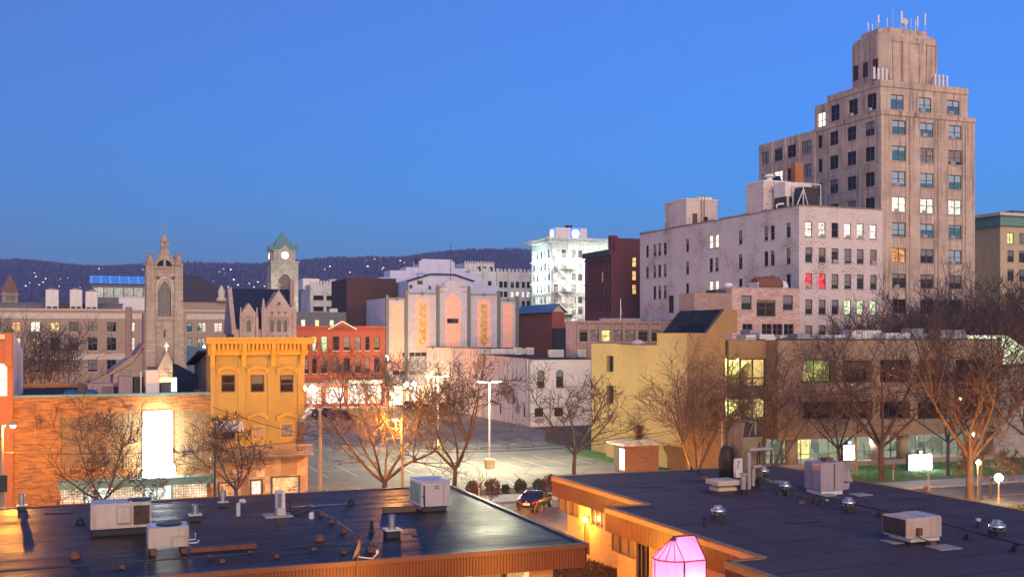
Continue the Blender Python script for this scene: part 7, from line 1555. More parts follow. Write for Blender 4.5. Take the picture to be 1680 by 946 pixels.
for px, py, lab, wht in ((1325.5, 783, 'short vent pipe with a pale cap before the hooded unit', 1), (1605, 865, 'tiny white topped vent beside the farthest mushroom fan', 1), (1146, 776, 'tiny dark stub at the far edge of the gritty roof', 0), (1134, 773, 'thin dark post at the far edge of the gritty roof', 0)):
    t = rooftop('vent_pipe', lab, 'vent', px, py); b = MB(); b.lathe([(.16, 0), (.08, .1), (.07, .5 if px == 1325.5 else .3)], 8); b.build('pipe', MATS['black_rubber'], t)
    if wht: b = MB(); hh = .5 if px == 1325.5 else .3; b.lathe([(.1, hh + .003), (.12, hh + .12)], 8); b.build('cap', MATS['white_paint'], t)
# cooling tower
t = rooftop('cooling_tower', 'tall rusty cooling tower with a sloped dark top and fat pipes', 'cooling tower', 1235, 801); w = .62; d = 1.6; h1 = 2.9; h2 = 3.7
t_m = mat('tower_rusty', (.27, .21, .12), .85, .0, var=.4, scale=1.6, streak=.8, dirt=(.09, .05, .03)); dark = mat('tower_dark', (.045, .03, .028), .7, .2, var=.6, scale=3)
b = MB(); b.bev(-w, w, 0, d, .4, h1, .04); b.box(-w - .03, w + .03, -.03, d + .03, h1 - .08, h1 + .02); [b.box(-w + .02, w - .02, -.025, -.003, z, z + .04) for z in (1.2, 2.0)]; [b.box(-w - .025, -w - .003, .05, d - .05, z, z + .04) for z in (1.2, 2.0)]; b.build('casing', t_m, t)
b = MB(); b.loft([[(-w, 0, h1 + .023), (w, 0, h1 + .023), (w, d, h1 + .023), (-w, d, h1 + .023)], [(-w + .3, .25, h2), (w - .3, .25, h2), (w - .3, d - .25, h2), (-w + .3, d - .25, h2)]]); b.build('sloped_top', dark, t)
b = MB(); b.loft([[(-w - .01, .03, h1 + .03), (-w - .01, d - .03, h1 + .03), (-w + .29, d - .26, h2), (-w + .29, .26, h2)], [(-w - .03, .03, h1 + .03), (-w - .03, d - .03, h1 + .03), (-w + .27, d - .26, h2 + .02), (-w + .27, .26, h2 + .02)]]); b.build('side_plate', t_m, t)
b = MB(); [b.lathe([(.11, -.03), (.11, .05)], 10, (-w + .14 + .06 * k, .5 + .5 * k, h1 + .42 + .14 * k)) for k in range(2)]; b.box(-.1, .35, .2, d - .2, h2 + .003, h2 + .09); b.box(.1, .24, -.03, .25, h1 + .15, h2 + .09); b.bar((-.3, -.05, h1 + .1), (.15, .15, h2), .05); b.build('top_fitting', t_m, t)
b = MB(); b.lathe([(.42, .3), (.45, 1.6), (.36, 2.1), (.18, 2.35)], 16, (-w - .38, 1.2, 0)); b.build('fan_housing', dark, t, smooth=True)
b = MB(); b.bev(-w - .82, -w - .36, -.5, -.25, .75, 1.8, .03); cp = b.build('control_box', MATS['metal_white'], t); b = MB(); [b.box(-w - .76, -w - .66, -.52, -.503, z, z + .04) for z in (1.25, 1.35, 1.45)]; b.box(-w - .7, -w - .6, -.52, -.503, 1.56, 1.66); b.build('switch', MATS['frame_dark'], cp)
pm = mat('pipe_lagging', (.42, .33, .29), .6, .1, var=.15, streak=.3)
b = MB(); b.tube([(-.72, -.7, .1), (-.72, -.7, 2.15), (-.66, -.7, 2.26), (-.52, -.7, 2.28), (.78, -.6, 2.28), (.86, -.6, 2.24)], .105, 12); b.build('pipe', pm, t); b = MB(); b.tube([(-.4, -.62, .25), (-.4, -.62, 1.2), (-.35, -.62, 1.28), (-.22, -.62, 1.31), (.2, -.5, 1.31), (.24, -.03, 1.31)], .1, 12); b.build('pipe', pm, t)
b = MB(); b.tube([(.1, -.3, .1), (.1, -.3, 2.0)], .04, 6); b.tube([(.4, -.15, .0), (.36, -.15, 2.6), (.45, -.15, 2.65)], .035, 6); b.tube([(0, -.2, .4), (.35, -.2, .3), (.5, -.15, .6)], .045, 6); b.lathe([(.18, 0), (.2, .3), (.08, .38)], 10, (.25, -.35, .3)); b.build('valve_pipes', dark, t)
b = MB(); [b.box(x - .07, x + .07, y - .07, y + .07, 0, .397) for x in (-w + .1, w - .1) for y in (.1, d - .1)]; b.build('leg', MATS['rust'], t)
t = rooftop('exhaust_stack', 'upright pale stack with a flat cap before the cooling tower', 'stack', 1219.5, 811); b = MB(); b.lathe([(.18, 0), (.18, .3)], 12); b.build('boot', MATS['black_rubber'], t); b = MB(); b.lathe([(.15, .303), (.15, 1.05), (.22, 1.07), (.22, 1.16), (.08, 1.2)], 14); b.build('pipe', pm, t)
t = rooftop('flat_hood_vent', 'broad flat topped hood vent beside the cooling tower pipes', 'hood vent', 1186, 809); b = MB(); b.box(-.54, .56, -.46, .46, 0, .2); b.build('curb', MATS['frame_dark'], t); b = MB(); b.bev(-.58, .6, -.5, .5, .203, .38, .02); b.build('collar', MATS['rtu_cream'], t); b = MB(); b.box(-.46, .46, -.4, .4, .383, .52); b.build('louvre', MATS['plaster_cream'], t); b = MB(); b.bev(-.72, .75, -.65, .65, .523, .78, .03); b.build('hood', MATS['rtu_cream'], t)
# hooded unit and cream unit
t = rooftop('hooded_air_unit', 'pale rust streaked unit with a sloping intake hood', 'rooftop unit', 1372, 811); w = 1.0
b = MB(); b.bev(-w, w * .55, 0, 1.5, .25, 1.75, .04); b.build('casing', mat('rtu_mauve', (.42, .33, .34), .5, .1, var=.15, streak=.55, dirt=(.2, .09, .05)), t); b = MB(); b.loft([[(w * .55 + .003, .05, .7), (w * .55 + .003, 1.45, .7), (w * .55 + .003, 1.45, 1.5), (w * .55 + .003, .05, 1.5)], [(w * 1.15, .05, .62), (w * 1.15, 1.45, .62), (w * .9, 1.45, 1.42), (w * .9, .05, 1.42)]]); b.build('intake_hood', MATS['rtu_mauve'], t)
b = MB(); b.loft([[(-.2, .1, .2), (w * .9, .1, .25), (w * .9, 1.4, .25), (-.2, 1.4, .2)], [(-.1, .1, .6), (w * 1.0, .1, .6), (w * 1.0, 1.4, .6), (-.1, 1.4, .6)]]); b.build('return_duct', MATS['rtu_mauve'], t); b = MB(); b.box(-w + .1, w * .5, .1, 1.4, 0, .247); b.build('curb', MATS['white_paint'], t); b = MB(); b.box(-.3, .2, .5, 1, 1.753, 1.95); b.box(-.16, -.1, -.03, -.003, .3, 1.7); b.build('top_box', MATS['rust'], t)
t = rooftop('curb_unit', 'cream rooftop unit with one open coil end on a white curb', 'rooftop unit', 1517, 893); w = .92
b = MB(); b.bev(-w, w, 0, 1.5, .3, 1.12, .04); b.build('casing', RC, t); b = MB(); b.box(-w - .02, -w - .003, .08, 1.42, .36, 1.06); b.build('coil_grille', MATS['coil_rust'], t); b = MB(); b.box(-w + .3, w - .05, .1, 1.4, .12, .317); b.build('curb', MATS['white_paint'], t); b = MB(); b.box(-w + .3, w - .08, .13, 1.37, 0, .117); b.build('base', MATS['metal_dark'], t)
b = MB(); b.box(-.78, -.52, -.015, -.003, .4, .68); b.box(-.78, -.52, -.015, -.003, .72, 1.0); b.box(.28, .34, -.02, -.003, .34, 1.1); b.build('access_panel', mat('rtu_patch', (.6, .4, .24), .5), t); b = MB(); b.box(-.45, -.22, -.14, -.003, .42, .72); b.tube([(-.4, -.1, .42), (-.35, -.2, .3), (0, -.25, .2), (.05, -.3, .1)], .03, 6); b.box(-.1, .2, -.45, -.2, 0, .2); b.build('disconnect_box', MATS['rust'], t)
b = MB(); b.box(w * .1, w - .04, .05, 1.45, 1.123, 1.15); b.build('top_panel', MATS['rtu_top'], t)
for px, py, lab, s in ((1470, 889, 'pale paving slab lying half under the cream curb unit', .5), (1548, 899, 'pale paving slab in front of the cream curb unit', .55), (1412, 812, 'pale paving slab at the foot of the hooded unit', .5), (1276, 791, 'pale slab between two fans by the cooling tower', .5), (1356, 822, 'small white board raised over the pipe run', .45)):
    solo(MB().box(-s, s, -s * .8, s * .8, .02, .07).box(-.1, .1, -.1, .1, 0, .02) if 'raised' not in lab else MB().box(-s, s, -.25, .25, .3, .36).box(-.08, .08, -.08, .08, 0, .3), 'roof_slab', MATS['concrete_walk'], lab, 'slab', *ron(px, py), RZ)
solo(MB().box(-.22, .22, -.1, .1, 0, .13), 'loose_brick', MATS['brick_orange'], 'loose red brick lying on the gritty roof left of the cooling tower', 'brick', *ron(1156, 785), RZ); solo(MB().box(-.18, .18, -.1, .1, 0, .12), 'loose_brick', MATS['rust'], 'loose brown brick lying on the gritty roof near the pipe run', 'brick', *ron(1313, 825), RZ)
gasline('gas_pipe', 'long dark gas pipe crossing the gritty roof on black cone supports', [(1240, 788), (1290, 806), (1340, 822), (1440, 846), (1560, 873), (1680, 907)], [(1278, 812), (1292, 813), (1337, 825), (1347, 829), (1444, 849), (1588, 885), (1666, 904)], r=.04, z=.32, cone=True)
# ================================================================ street lamps, poles, wires
emit('led_white', (.93, 1, .9), 16); emit('globe_white', (.9, 1, .85), 10); emit('globe_warm', (1, .8, .5), 9)
LED = (1.0, .92, .55)
def lot_lamp(px, base, head_y, lab, power):
    u, v = onz(px, base); t = thing('car_park_lamp', lab, 'car park lamp', u, v, group='twin headed car park lamps'); h = zz(head_y, u, v)
    b = MB(); b.bev(-.42, .42, -.42, .42, 0, .95, .05); b.build('base', mat('concrete_yellow', (.5, .42, .24), .8, var=.3), t); b = MB(); b.tube([(0, 0, .95), (0, 0, h)], .1, 10, r1=.07); b.build('pole', MATS['metal_white'], t)
    for s in (-1, 1):
        b = MB(); b.tube([(0, 0, h - .05), (s * .5, 0, h + .05)], .05, 6); b.loft([[(s * .45, -.22, h), (s * .45, .22, h), (s * .45, .22, h + .16), (s * .45, -.22, h + .16)], [(s * 1.15, -.2, h + .06), (s * 1.15, .2, h + .06), (s * 1.15, .2, h + .16), (s * 1.15, -.2, h + .16)]]); hd = b.build('lamp_head', MATS['metal_grey'], t)
        b = MB(); b.loft([[(s * .47, -.19, h - .06), (s * .47, .19, h - .06), (s * .47, .19, h - .004), (s * .47, -.19, h - .004)], [(s * 1.13, -.18, h - .02), (s * 1.13, .18, h - .02), (s * 1.13, .18, h + .05), (s * 1.13, -.18, h + .05)]]); b.build('lens', MATS['led_white'], hd); lamp('led_lamp', t, (s * .8, 0, h - .3), power, LED, .2, 'POINT')
    return t, h
lot_lamp(803, 768, 626, 'twin headed car park lamp closest to the small black car', 2000); lot_lamp(718.5, 742, 617, 'twin headed car park lamp farther off, nearer the theatre', 1300)
mat('wood_pole', (.30, .22, .13), .85, var=.25, streak=.4); mat('pole_steel', (.3, .27, .22), .5, .5)
def cobra(name, lab, u, v, h, arm, rz, power, wood=False, col=SOD, r=.11, cat='street lamp', tilt=0):
    t = thing(name, lab, cat, u, v, 0, rz); b = MB(); b.tube([(0, 0, 0), (0, 0, h + (.9 if wood else 0))], r * 1.25, 10, r1=r * .8); b.build('pole', MATS['wood_pole'] if wood else MATS['pole_steel'], t)
    b = MB(); b.tube([(0, 0, h - .3), (arm * .5, 0, h - .02), (arm, 0, h + .05)], .04, 6); b.build('arm', MATS['pole_steel'], t)
    b = MB(); b.loft([[(arm - .1, -.1, h), (arm - .1, .1, h), (arm - .1, .1, h + .12), (arm - .1, -.1, h + .12)], [(arm + .3, -.17, h - .03), (arm + .3, .17, h - .03), (arm + .3, .17, h + .17), (arm + .3, -.17, h + .17)], [(arm + .62, -.1, h - .01), (arm + .62, .1, h - .01), (arm + .62, .1, h + .1), (arm + .62, -.1, h + .1)]]); hd = b.build('lamp_head', MATS['pole_steel'], t)
    b = MB(); b.lathe([(.02, -.22), (.14, -.17), (.19, -.05), (.19, -.02)], 12, (arm + .32, 0, h)); b.build('lens', MATS['lamp_sodium'], hd); lamp('sodium_lamp', t, (arm + .32, 0, h - .42), power, col, .16); return t
u, v = fu(3, 80.5), 80.5; cobra('street_lamp', 'sodium street lamp at the corner in front of the orange brick building', u, v, zz(697, u, v), .35, 0, 1300)
solo(MB().box(-.55, .3, -.1, .1, 0, 1.1), 'traffic_box', MATS['metal_dark'], 'dark traffic signal box mounted by the corner street lamp', 'signal box', fu(4, 79.6), 79.6, zz(806, fu(4, 79.6), 79.6))
b = MB(); b.tube([(0, 0, 0), (0, 0, zz(800, fu(7, 79.7), 79.7))], .07, 8); solo(b, 'signal_post', MATS['pole_steel'], 'slim steel post under the dark traffic signal box', 'post', fu(7, 79.7), 79.7)
u, v = fu(660, 83.8), 83.8; cobra('street_lamp', 'wooden pole with a sodium lamp shining through the bare tree', u, v, zz(686.5, u, v), -.9, R(-21), 1600, wood=True)
u, v = onz(637.5, 679); cobra('street_lamp', 'tall street lamp between the red shopfronts and the theatre', u, v, zz(583, u, v), -.6, R(0), 4200)
u, v = fu(525, 84.5), 84.5; pt = thing('utility_pole', 'bare pale utility pole beside the yellow building', 'utility pole', u, v); H525 = zz(672, u, v); b = MB(); b.tube([(0, 0, 0), (0, 0, H525)], .16, 10, r1=.12); b.build('pole', MATS['wood_pole'], pt); b = MB(); b.box(-.18, .18, -.18, .18, H525 - .02, H525 + .12); b.build('pole_cap', MATS['pole_steel'], pt)
u, v = onz(1406, 783); pt = thing('utility_pole', 'leaning pale wooden pole before the golden tan building', 'utility pole', u, v); H14 = zz(632, u, v); b = MB(); b.tube([(0, 0, 0), (-.45, 0, H14)], .15, 10, r1=.11); b.build('pole', MATS['wood_pole'], pt); b = MB(); b.box(-.6, -.3, -.16, .16, H14, H14 + .18); b.build('pole_cap', MATS['pole_steel'], pt); P1400 = W(u, v, 0) + Vector((-.4, 0, H14 - .4))
u, v = fu(352, 84.2), 84.2; b = MB(); b.tube([(0, 0, 0), (0, 0, zz(730, u, v))], .09, 8); solo(b, 'signal_post', MATS['metal_dark'], 'black post in front of the tan brick shop corner', 'post', u, v)
def wire(lab, p, q, sag, r=.022):
    p, q = Vector(p), Vector(q); b = MB(); b.tube([(p.lerp(q, k / 18) - p) - Vector((0, 0, sag * 4 * (k / 18) * (1 - k / 18))) for k in range(19)], r, 4); o = b.build('overhead_wire', MATS['black_rubber'], None, p); tag(o, lab, 'wire')
uw = lambda px, py, v: W(fu(px, v), v, zz(py, fu(px, v), v))
wire('slack black wire from the tan shop corner down to the bare utility pole', uw(349, 667, 89.8), uw(525, 716, 84.5), .25)
wire('black wire from the street lamp corner to the bare utility pole', uw(10, 742, 80.5), uw(525, 719, 84.5), .5); wire('black wire from the bare utility pole to the lamp pole', uw(525, 719, 84.5), uw(660, 735, 84.5), .25)
wire('upper black wire from the lamp pole towards the golden tan building', uw(660, 735, 84.5), uw(1180, 690, 90.9), .9); wire('lower black wire from the lamp pole towards the golden tan building', uw(660, 739, 84.5), uw(1180, 694, 90.9), .95); wire('thin wire along the car park above the bare trees', uw(525, 726, 84.5), uw(985, 720, 100), .6, .016)
wire('bright lit cable from the nearer car park lamp to the peeling wall', W(*onz(803, 768), 0) + Vector((0, 0, 7.0)), uw(842, 668, 147), .5)
def globe_lamp(px, base, gy, lab, power, col=(.85, 1, .72), r=.3, twin=False, mt='globe_white', group=None):
    u, v = onz(px, base); t = thing('globe_lamp', lab, 'globe lamp', u, v, group=group); h = zz(gy, u, v); b = MB(); b.tube([(0, 0, 0), (0, 0, h - r * (.9 if not twin else 1.6))], .07, 8); b.lathe([(.16, 0), (.14, .4), (.07, .5)], 10); b.build('post', MATS['pole_steel'], t)
    for s in ((-1, 1) if twin else (0,)):
        x = s * .75
        if twin: b = MB(); b.tube([(0, 0, h - .6), (x, 0, h - .5), (x, 0, h - r)], .05, 6); b.build('arm', MATS['pole_steel'], t)
        b = MB(); b.lathe([(max(.01, r * math.sin(math.pi * k / 10)), -r * math.cos(math.pi * k / 10)) for k in range(11)], 16, (x, 0, h)); b.build('globe', emit('globe_%d' % power, col, power), t, smooth=True)
globe_lamp(1523.5, 803, 764, 'globe lamp with a milky glass ball beside the large lit board', 8); globe_lamp(1638.5, 826, 783, 'brightest globe lamp at the kerb by the green ground cover', 24)
globe_lamp(505, 683, 636, 'twin globe street lamp beside the yellow building', 30, (1, .8, .5), .42, True, 'globe_warm', 'twin globe street lamps'); globe_lamp(673, 672, 630, 'twin globe street lamp in front of the theatre lobby', 30, (1, .8, .5), .42, True, 'globe_warm', 'twin globe street lamps')
u, v = 59, 83; 
globe_lamp(1573, 765, 653, 'tall globe lamp seen through branches before the upper windows', 12, r=.22)
# lamps behind the shop roof at the left
for px, base, hy, lab in ((104, 672, 601, 'pale topped lamp post behind the bare trees at the hospital'),):
    u, v = onz(px, 700); t = thing('lamp_post', lab, 'lamp post', u, v); h = zz(hy, u, v); b = MB(); b.tube([(0, 0, 0), (0, 0, h)], .08, 6); b.build('post', MATS['pole_steel'], t); b = MB(); b.box(-.5, .5, -.3, .3, h, h + .25); b.build('lamp_head', MATS['white_paint'], t)
for px, lab, pw in ((45, 'low sodium lamp glowing beside the white end wall', 350), (92, 'low sodium lamp glowing under the bare trees by the hospital', 350)):
    v = 136; u = fu(px, v); t = thing('yard_lamp', lab, 'yard lamp', u, v); h = zz(645, u, v); b = MB(); b.tube([(0, 0, 0), (0, 0, h)], .07, 6); b.build('post', MATS['pole_steel'], t); b = MB(); b.lathe([(.05, -.1), (.4, .1), (.42, .4), (.05, .7)], 12, (0, 0, h)); b.build('globe', MATS['lamp_sodium'], t, smooth=True); lamp('sodium_bulb', t, (0, -1.2, h + .3), pw, SOD, .3)
# lower path lamps in the yards between the low buildings (just below the view), lighting fascia and walls
for u, v, z, p, lab in ((10, 36.2, 3.0, 270, 'low sodium path lamp in the yard before the brown fascia'), (1, 35.8, 3.0, 250, 'low sodium path lamp in the yard farther along the brown fascia'), (16.5, 37.0, 3.0, 170, 'low sodium path lamp at the yard corner by the alley'), (21.6, 47.5, 2.9, 330, 'low sodium path lamp on the alley footpath'), (19.2, 62.8, 3.4, 1500, 'low sodium kerb lamp behind the glossy roof near the black saloon')):
    t = thing('path_lamp', lab, 'path lamp', u, v); b = MB(); b.tube([(0, 0, 0), (0, 0, z)], .05, 6); b.build('post', MATS['frame_dark'], t); b = MB(); b.lathe([(.1, z), (.14, z + .1), (.12, z + .22)], 10); b.build('globe', MATS['lamp_sodium'], t); b = MB(); b.lathe([(.2, z + .223), (.03, z + .33)], 10); b.build('cap', MATS['frame_dark'], t)
    lamp('path_bulb', t, (.25, 0, z + .0), p, SOD, .12)
t = thing('wall_pack_light', 'sodium wall pack on the hidden back wall of the gold edged building', 'wall light', 29.5, 61.25, 2.9); b = MB(); b.box(-.2, .2, 0, .2, -.1, .2); b.build('housing', MATS['metal_dark'], t); b = MB(); b.box(-.18, .18, .203, .22, -.08, .15); b.build('lens', MATS['lamp_sodium'], t); lamp('wall_pack_bulb', t, (0, .5, 0), 3000, SOD, .1)
t = thing('ground_floodlight', 'small sodium floodlight at the foot of the bushy tree by the golden wall', 'floodlight', 47.6, 82.6); b = MB(); b.box(-.2, .2, -.15, .15, 0, .35); b.build('housing', MATS['metal_dark'], t); b = MB(); b.quad((-.18, -.12, .353), (.18, -.12, .353), (.18, .12, .353), (-.18, .12, .353)); b.build('lens', MATS['lamp_sodium'], t); lamp('flood_bulb', t, (0, 0, .8), 700, SOD, .12)
t = thing('street_lamp', 'sodium street lamp on the kerb at the big orange lit tree', 'street lamp', 61.5, 62.5); b = MB(); b.tube([(0, 0, 0), (0, 0, 3.6)], .08, 8); b.build('pole', MATS['pole_steel'], t); b = MB(); b.lathe([(.1, 3.6), (.2, 3.75), (.05, 3.95)], 10); b.build('globe', MATS['lamp_sodium'], t); lamp('sodium_lamp', t, (0, .5, 3.4), 2000, SOD, .15)
# ---- lit boards on the lawn
def board(px, base, xa, xb, ya, yb, lab, power, rows=0):
    u, v = onz(px, base); t = thing('lit_sign_board', lab, 'sign board', u, v); w = (fu(xb, v) - fu(xa, v)) / 2; z1_, z0 = zz(ya, u, v), zz(yb, u, v)
    b = MB(); b.bev(-w - .12, w + .12, -.15, .15, z0 - .1, z1_ + .1, .03); b.build('frame', MATS['metal_dark'], t); b = MB(); b.box(-w, w, -.17, -.153, z0, z1_); b.build('screen', emit('board_white', (.93, 1, .94), 9), t)
    b = MB(); b.box(-w * .9, w * .9, -.12, .12, 0, z0 - .103); b.build('base', MATS['plinth'], t); b = MB(); xx = .1; b.box(xx - .28, xx + .28, -.12, .12, z1_ + .103, z1_ + .42); hd = b.build('header', MATS['metal_dark'], t); b = MB(); b.box(xx - .18, xx + .18, -.14, -.123, z1_ + .16, z1_ + .36); b.build('header_light', emit('board_dim', (.9, 1, .95), 1.2), hd)
    if rows:
        b = MB(); rr = random.Random(3)
        for k in range(rows):
            x = -w * .85
            while x < w * .8: L = rr.uniform(.06, .2); b.box(x, min(x + L, w * .9), -.176, -.172, z1_ - (k + .75) * (z1_ - z0) / rows, z1_ - (k + .45) * (z1_ - z0) / rows); x += L + .06
        b.build('faint_lettering', emit('board_grey', (.8, .9, .9), 2.2), t)
board(1508, 773, 1489, 1526, 745, 769, 'larger lit white board on a dark base on the lawn', 180); board(1391.5, 774, 1383, 1401, 730, 753, 'smaller lit white board behind the leaning wooden pole', 70, 5)
def meter(px, base, top, lab):
    u, v = onz(px, base); t = thing('parking_meter', lab, 'parking meter', u, v); h = zz(top, u, v); b = MB(); b.tube([(0, 0, 0), (0, 0, h - .45)], .035, 6); b.build('post', MATS['metal_white'], t)
    for s in (-1, 1): b = MB(); b.loft([[(s * .14 + .1 * math.cos(6.283 * q / 10) * k, .09 * math.sin(6.283 * q / 10), h - z) for q in range(10)] for z, k in ((.5, .7), (.3, 1.1), (.12, 1.1), (0, .5))]); b.build('meter_head', mat('meter_red', (.16, .05, .03), .5), t)
meter(786, 826, 791, 'twin headed parking meter beside the round shrubs'); meter(1465.5, 790, 761, 'twin headed parking meter on the lawn side pavement'); meter(1519, 806, 797, 'low twin headed parking meter at the foot of the globe lamp')
b = MB(); b.tube([(0, 0, 0), (0, 0, zz(621, *onz(1184.5, 780)))], .06, 8); u, v = 55.5, 88.6
t = thing('flagpole', 'flagpole with a hanging red and white striped flag by the golden wall', 'flagpole', fu(1184.5, 88.6), 88.6); b = MB(); h = zz(621, fu(1184.5, 88.6), 88.6); b.tube([(0, 0, 0), (0, 0, h)], .05, 8); b.lathe([(.02, h - .02), (.1, h + .08), (.02, h + .18)], 8); b.build('pole', MATS['metal_white'], t)
tf = NT('flag_stripes'); sp = tf.node('ShaderNodeTexWave'); sp.wave_type = 'BANDS'; sp.bands_direction = 'X'; sp.inputs['Scale'].default_value = 2.2; sp.inputs['Distortion'].default_value = 1.0; tf.link(tf.coord(), sp.inputs['Vector']); tf.link(tf.ramp(sp.outputs['Fac'], [(.45, (.35, .03, .04)), (.55, (.55, .5, .48))]), tf.b.inputs['Base Color'])
b = MB(); zt_ = h - .4; b.loft([[(-.06 - .0 * k, -.05, zt_ - .55 * k), (-.34 - .05 * (k % 2), -.12 + .1 * (k % 2), zt_ - .55 * k - .15), (-.2, .08, zt_ - .55 * k - .1)] for k in range(8)]); b.build('flag', tf.m, t)

# ================================================================ cars
mat('car_glass', (.01, .012, .016), .05, spec=.8); mat('tyre', (.015, .015, .016), .8); mat('rim', (.5, .48, .46), .3, .8); emit('tail_lens_glow', (.5, .02, .02), .12); mat('tail_lens', (.45, .02, .02), .2); mat('head_lens', (.7, .7, .7), .1); mat('plate_white', (.75, .68, .5), .5)
def carpaint(name, col): return mat(name, col, .18, .25, var=.05, spec=.7)
def make_car(name, lab, cat, u, v, rz, paint, suv=False, group=None):
    t = thing(name, lab, cat, u, v, 0, rz, group); Ln = 4.6; hw = .9; H = 1.72 if suv else 1.46; zb = .95 if suv else .86
    # stations along y (rear -> front): y, bottom, belt height, roof height (None = no cabin), half width
    if suv: st = [(-2.3, .42, .88, None, .80), (-2.25, .32, zb + .02, None, .86), (-2.18, .28, zb + .05, 1.15, .88), (-1.95, .26, zb + .05, 1.66, .9), (-1.2, .25, zb + .03, H, .91), (-.1, .25, zb + .01, H, .91), (.55, .25, zb, H - .1, .91), (1.15, .26, zb, 1.1, .9), (1.3, .26, zb + .02, None, .9), (1.95, .28, .9, None, .87), (2.22, .33, .8, None, .8), (2.3, .42, .68, None, .72)]
    else: st = [(-2.3, .45, .82, None, .76), (-2.25, .33, .95, None, .83), (-1.85, .28, 1.0, None, .87), (-1.65, .26, .98, 1.03, .88), (-1.0, .25, .92, 1.36, .9), (-.4, .25, .9, H, .9), (.2, .25, .88, H - .02, .9), (.6, .25, .87, 1.33, .9), (1.2, .26, .88, .96, .89), (1.35, .26, .9, None, .88), (1.9, .28, .82, None, .86), (2.2, .33, .72, None, .79), (2.3, .42, .62, None, .7)]
    rings = []
    for y, z0, zbelt, zr, w in st:
        top = zr if zr else zbelt + .05; wr = w * (.76 if zr and zr > 1.2 else .86)
        half = [(0, z0), (w * .88, z0), (w, z0 + .16), (w * 1.0, (z0 + zbelt) / 2 + .05), (w * .97, zbelt), (wr + .02, top - .06 if zr and zr > 1.15 else top - .03), (wr - .12, top), (0, top + .015)]
        rings.append([(x, y, z) for x, z in half] + [(-x, y, z) for x, z in half[-2:0:-1]])
    b = MB(); b.loft(rings); body = b.build('body', paint, t, smooth=True)
    md = body.modifiers.new('round', 'SUBSURF'); md.levels = md.render_levels = 2
    cab = [s for s in st if s[3]]; g = MATS['car_glass']
    for s in (-1, 1):      # side glass in two panes
        for (i0, i1) in (((1, 3), (3, len(cab) - 1)) if not suv else ((0, 2), (2, 4))):
            b = MB(); i1 = min(i1, len(cab) - 1); lo = []; hi = []
            for y, z0, zbelt, zr, w in cab[i0:i1 + 1]:
                wr = w * (.76 if zr > 1.2 else .86); lo.append((s * (w * .965), y, zbelt + .06)); hi.append((s * (wr + .03), y, max(zbelt + .07, zr - .12)))
            for k in range(len(lo) - 1): b.quad(lo[k], lo[k + 1], hi[k + 1], hi[k])
            b.build('side_window', g, t)
    def screen(nm, p, q, wp, wq): b = MB(); b.loft([[(-wp, p[0], p[1]), (wp, p[0], p[1]), (wp, p[0], p[1] + .03), (-wp, p[0], p[1] + .03)], [(-wq, q[0], q[1]), (wq, q[0], q[1]), (wq, q[0], q[1] + .03), (-wq, q[0], q[1] + .03)]]); b.build(nm, g, t)
    if suv: screen('rear_window', (-2.2, 1.08), (-1.98, 1.58), .72, .64); screen('windscreen', (1.16, 1.08), (.55, 1.6), .74, .64)
    else: screen('rear_window', (-1.72, 1.03), (-.98, 1.36), .68, .6); screen('windscreen', (1.22, .96), (.5, 1.38), .72, .62)
    for y in (-1.4, 1.4):
        for s in (-1, 1):
            b = MB(); R_ = .36 if suv else .33; b.loft([[(s * x, y + r * math.cos(6.2832 * q / 20), R_ + r * math.sin(6.2832 * q / 20)) for q in range(20)] for x, r in ((.68, R_ - .03), (.70, R_), (.88, R_), (.91, R_ - .05), (.91, R_ * .68))]); wl = b.build('wheel', MATS['tyre'], t)
            b = MB(); b.loft([[(s * x, y + r * math.cos(6.2832 * q / 20), R_ + r * math.sin(6.2832 * q / 20)) for q in range(20)] for x, r in ((.912, R_ * .67), (.925, R_ * .6), (.90, R_ * .2), (.93, R_ * .08))]); [b.bar((s * .915, y, R_), (s * .915, y + R_ * .64 * math.cos(k * 1.2566), R_ + R_ * .64 * math.sin(k * 1.2566)), .05) for k in range(5)]; b.build('rim', MATS['rim'], wl)
    for s in (-1, 1):
        b = MB(); zt_ = .80 if not suv else .9; b.loft([[(s * .42, -2.33, zt_ - .1), (s * .78, -2.27, zt_ - .1), (s * .84, -2.12, zt_ - .05), (s * .84, -2.12, zt_ + .08), (s * .76, -2.27, zt_ + .1), (s * .44, -2.33, zt_ + .06)], [(s * .42, -2.2, zt_ - .1), (s * .78, -2.14, zt_ - .1), (s * .8, -2.05, zt_ - .05), (s * .8, -2.05, zt_ + .08), (s * .76, -2.14, zt_ + .1), (s * .44, -2.2, zt_ + .06)]]); b.build('tail_light', MATS['tail_lens'], t)
        b = MB(); b.loft([[(s * .5, 2.2, .6), (s * .76, 2.05, .62), (s * .76, 2.05, .74), (s * .5, 2.2, .7)], [(s * .5, 2.3, .6), (s * .78, 2.13, .62), (s * .78, 2.13, .73), (s * .5, 2.28, .69)]]); b.build('headlight', MATS['head_lens'], t)
        b = MB(); b.bev(s * 1.0 - .09, s * 1.0 + .09, .72, .86, .9 + (.12 if suv else 0), 1.05 + (.12 if suv else 0), .03); b.build('mirror', paint, t)
    b = MB(); b.box(-.26, .26, -2.345, -2.32, .62, .78); b.build('number_plate', MATS['plate_white'], t)
    b = MB(); b.box(-.7, .7, -2.33, -2.2, .36, .46); b.build('bumper_strip', MATS['metal_dark'], t)
    b = MB(); [disc(b, 0, -2.33, .88 if not suv else 1.0, .07, .02)]; b.build('badge', MATS['rim'], t)
    return t
make_car('parked_car', 'small black saloon parked at the kerb by the round shrubs', 'car', 32.0, 76.5, R(-38.5), carpaint('paint_black', (.012, .011, .016)))
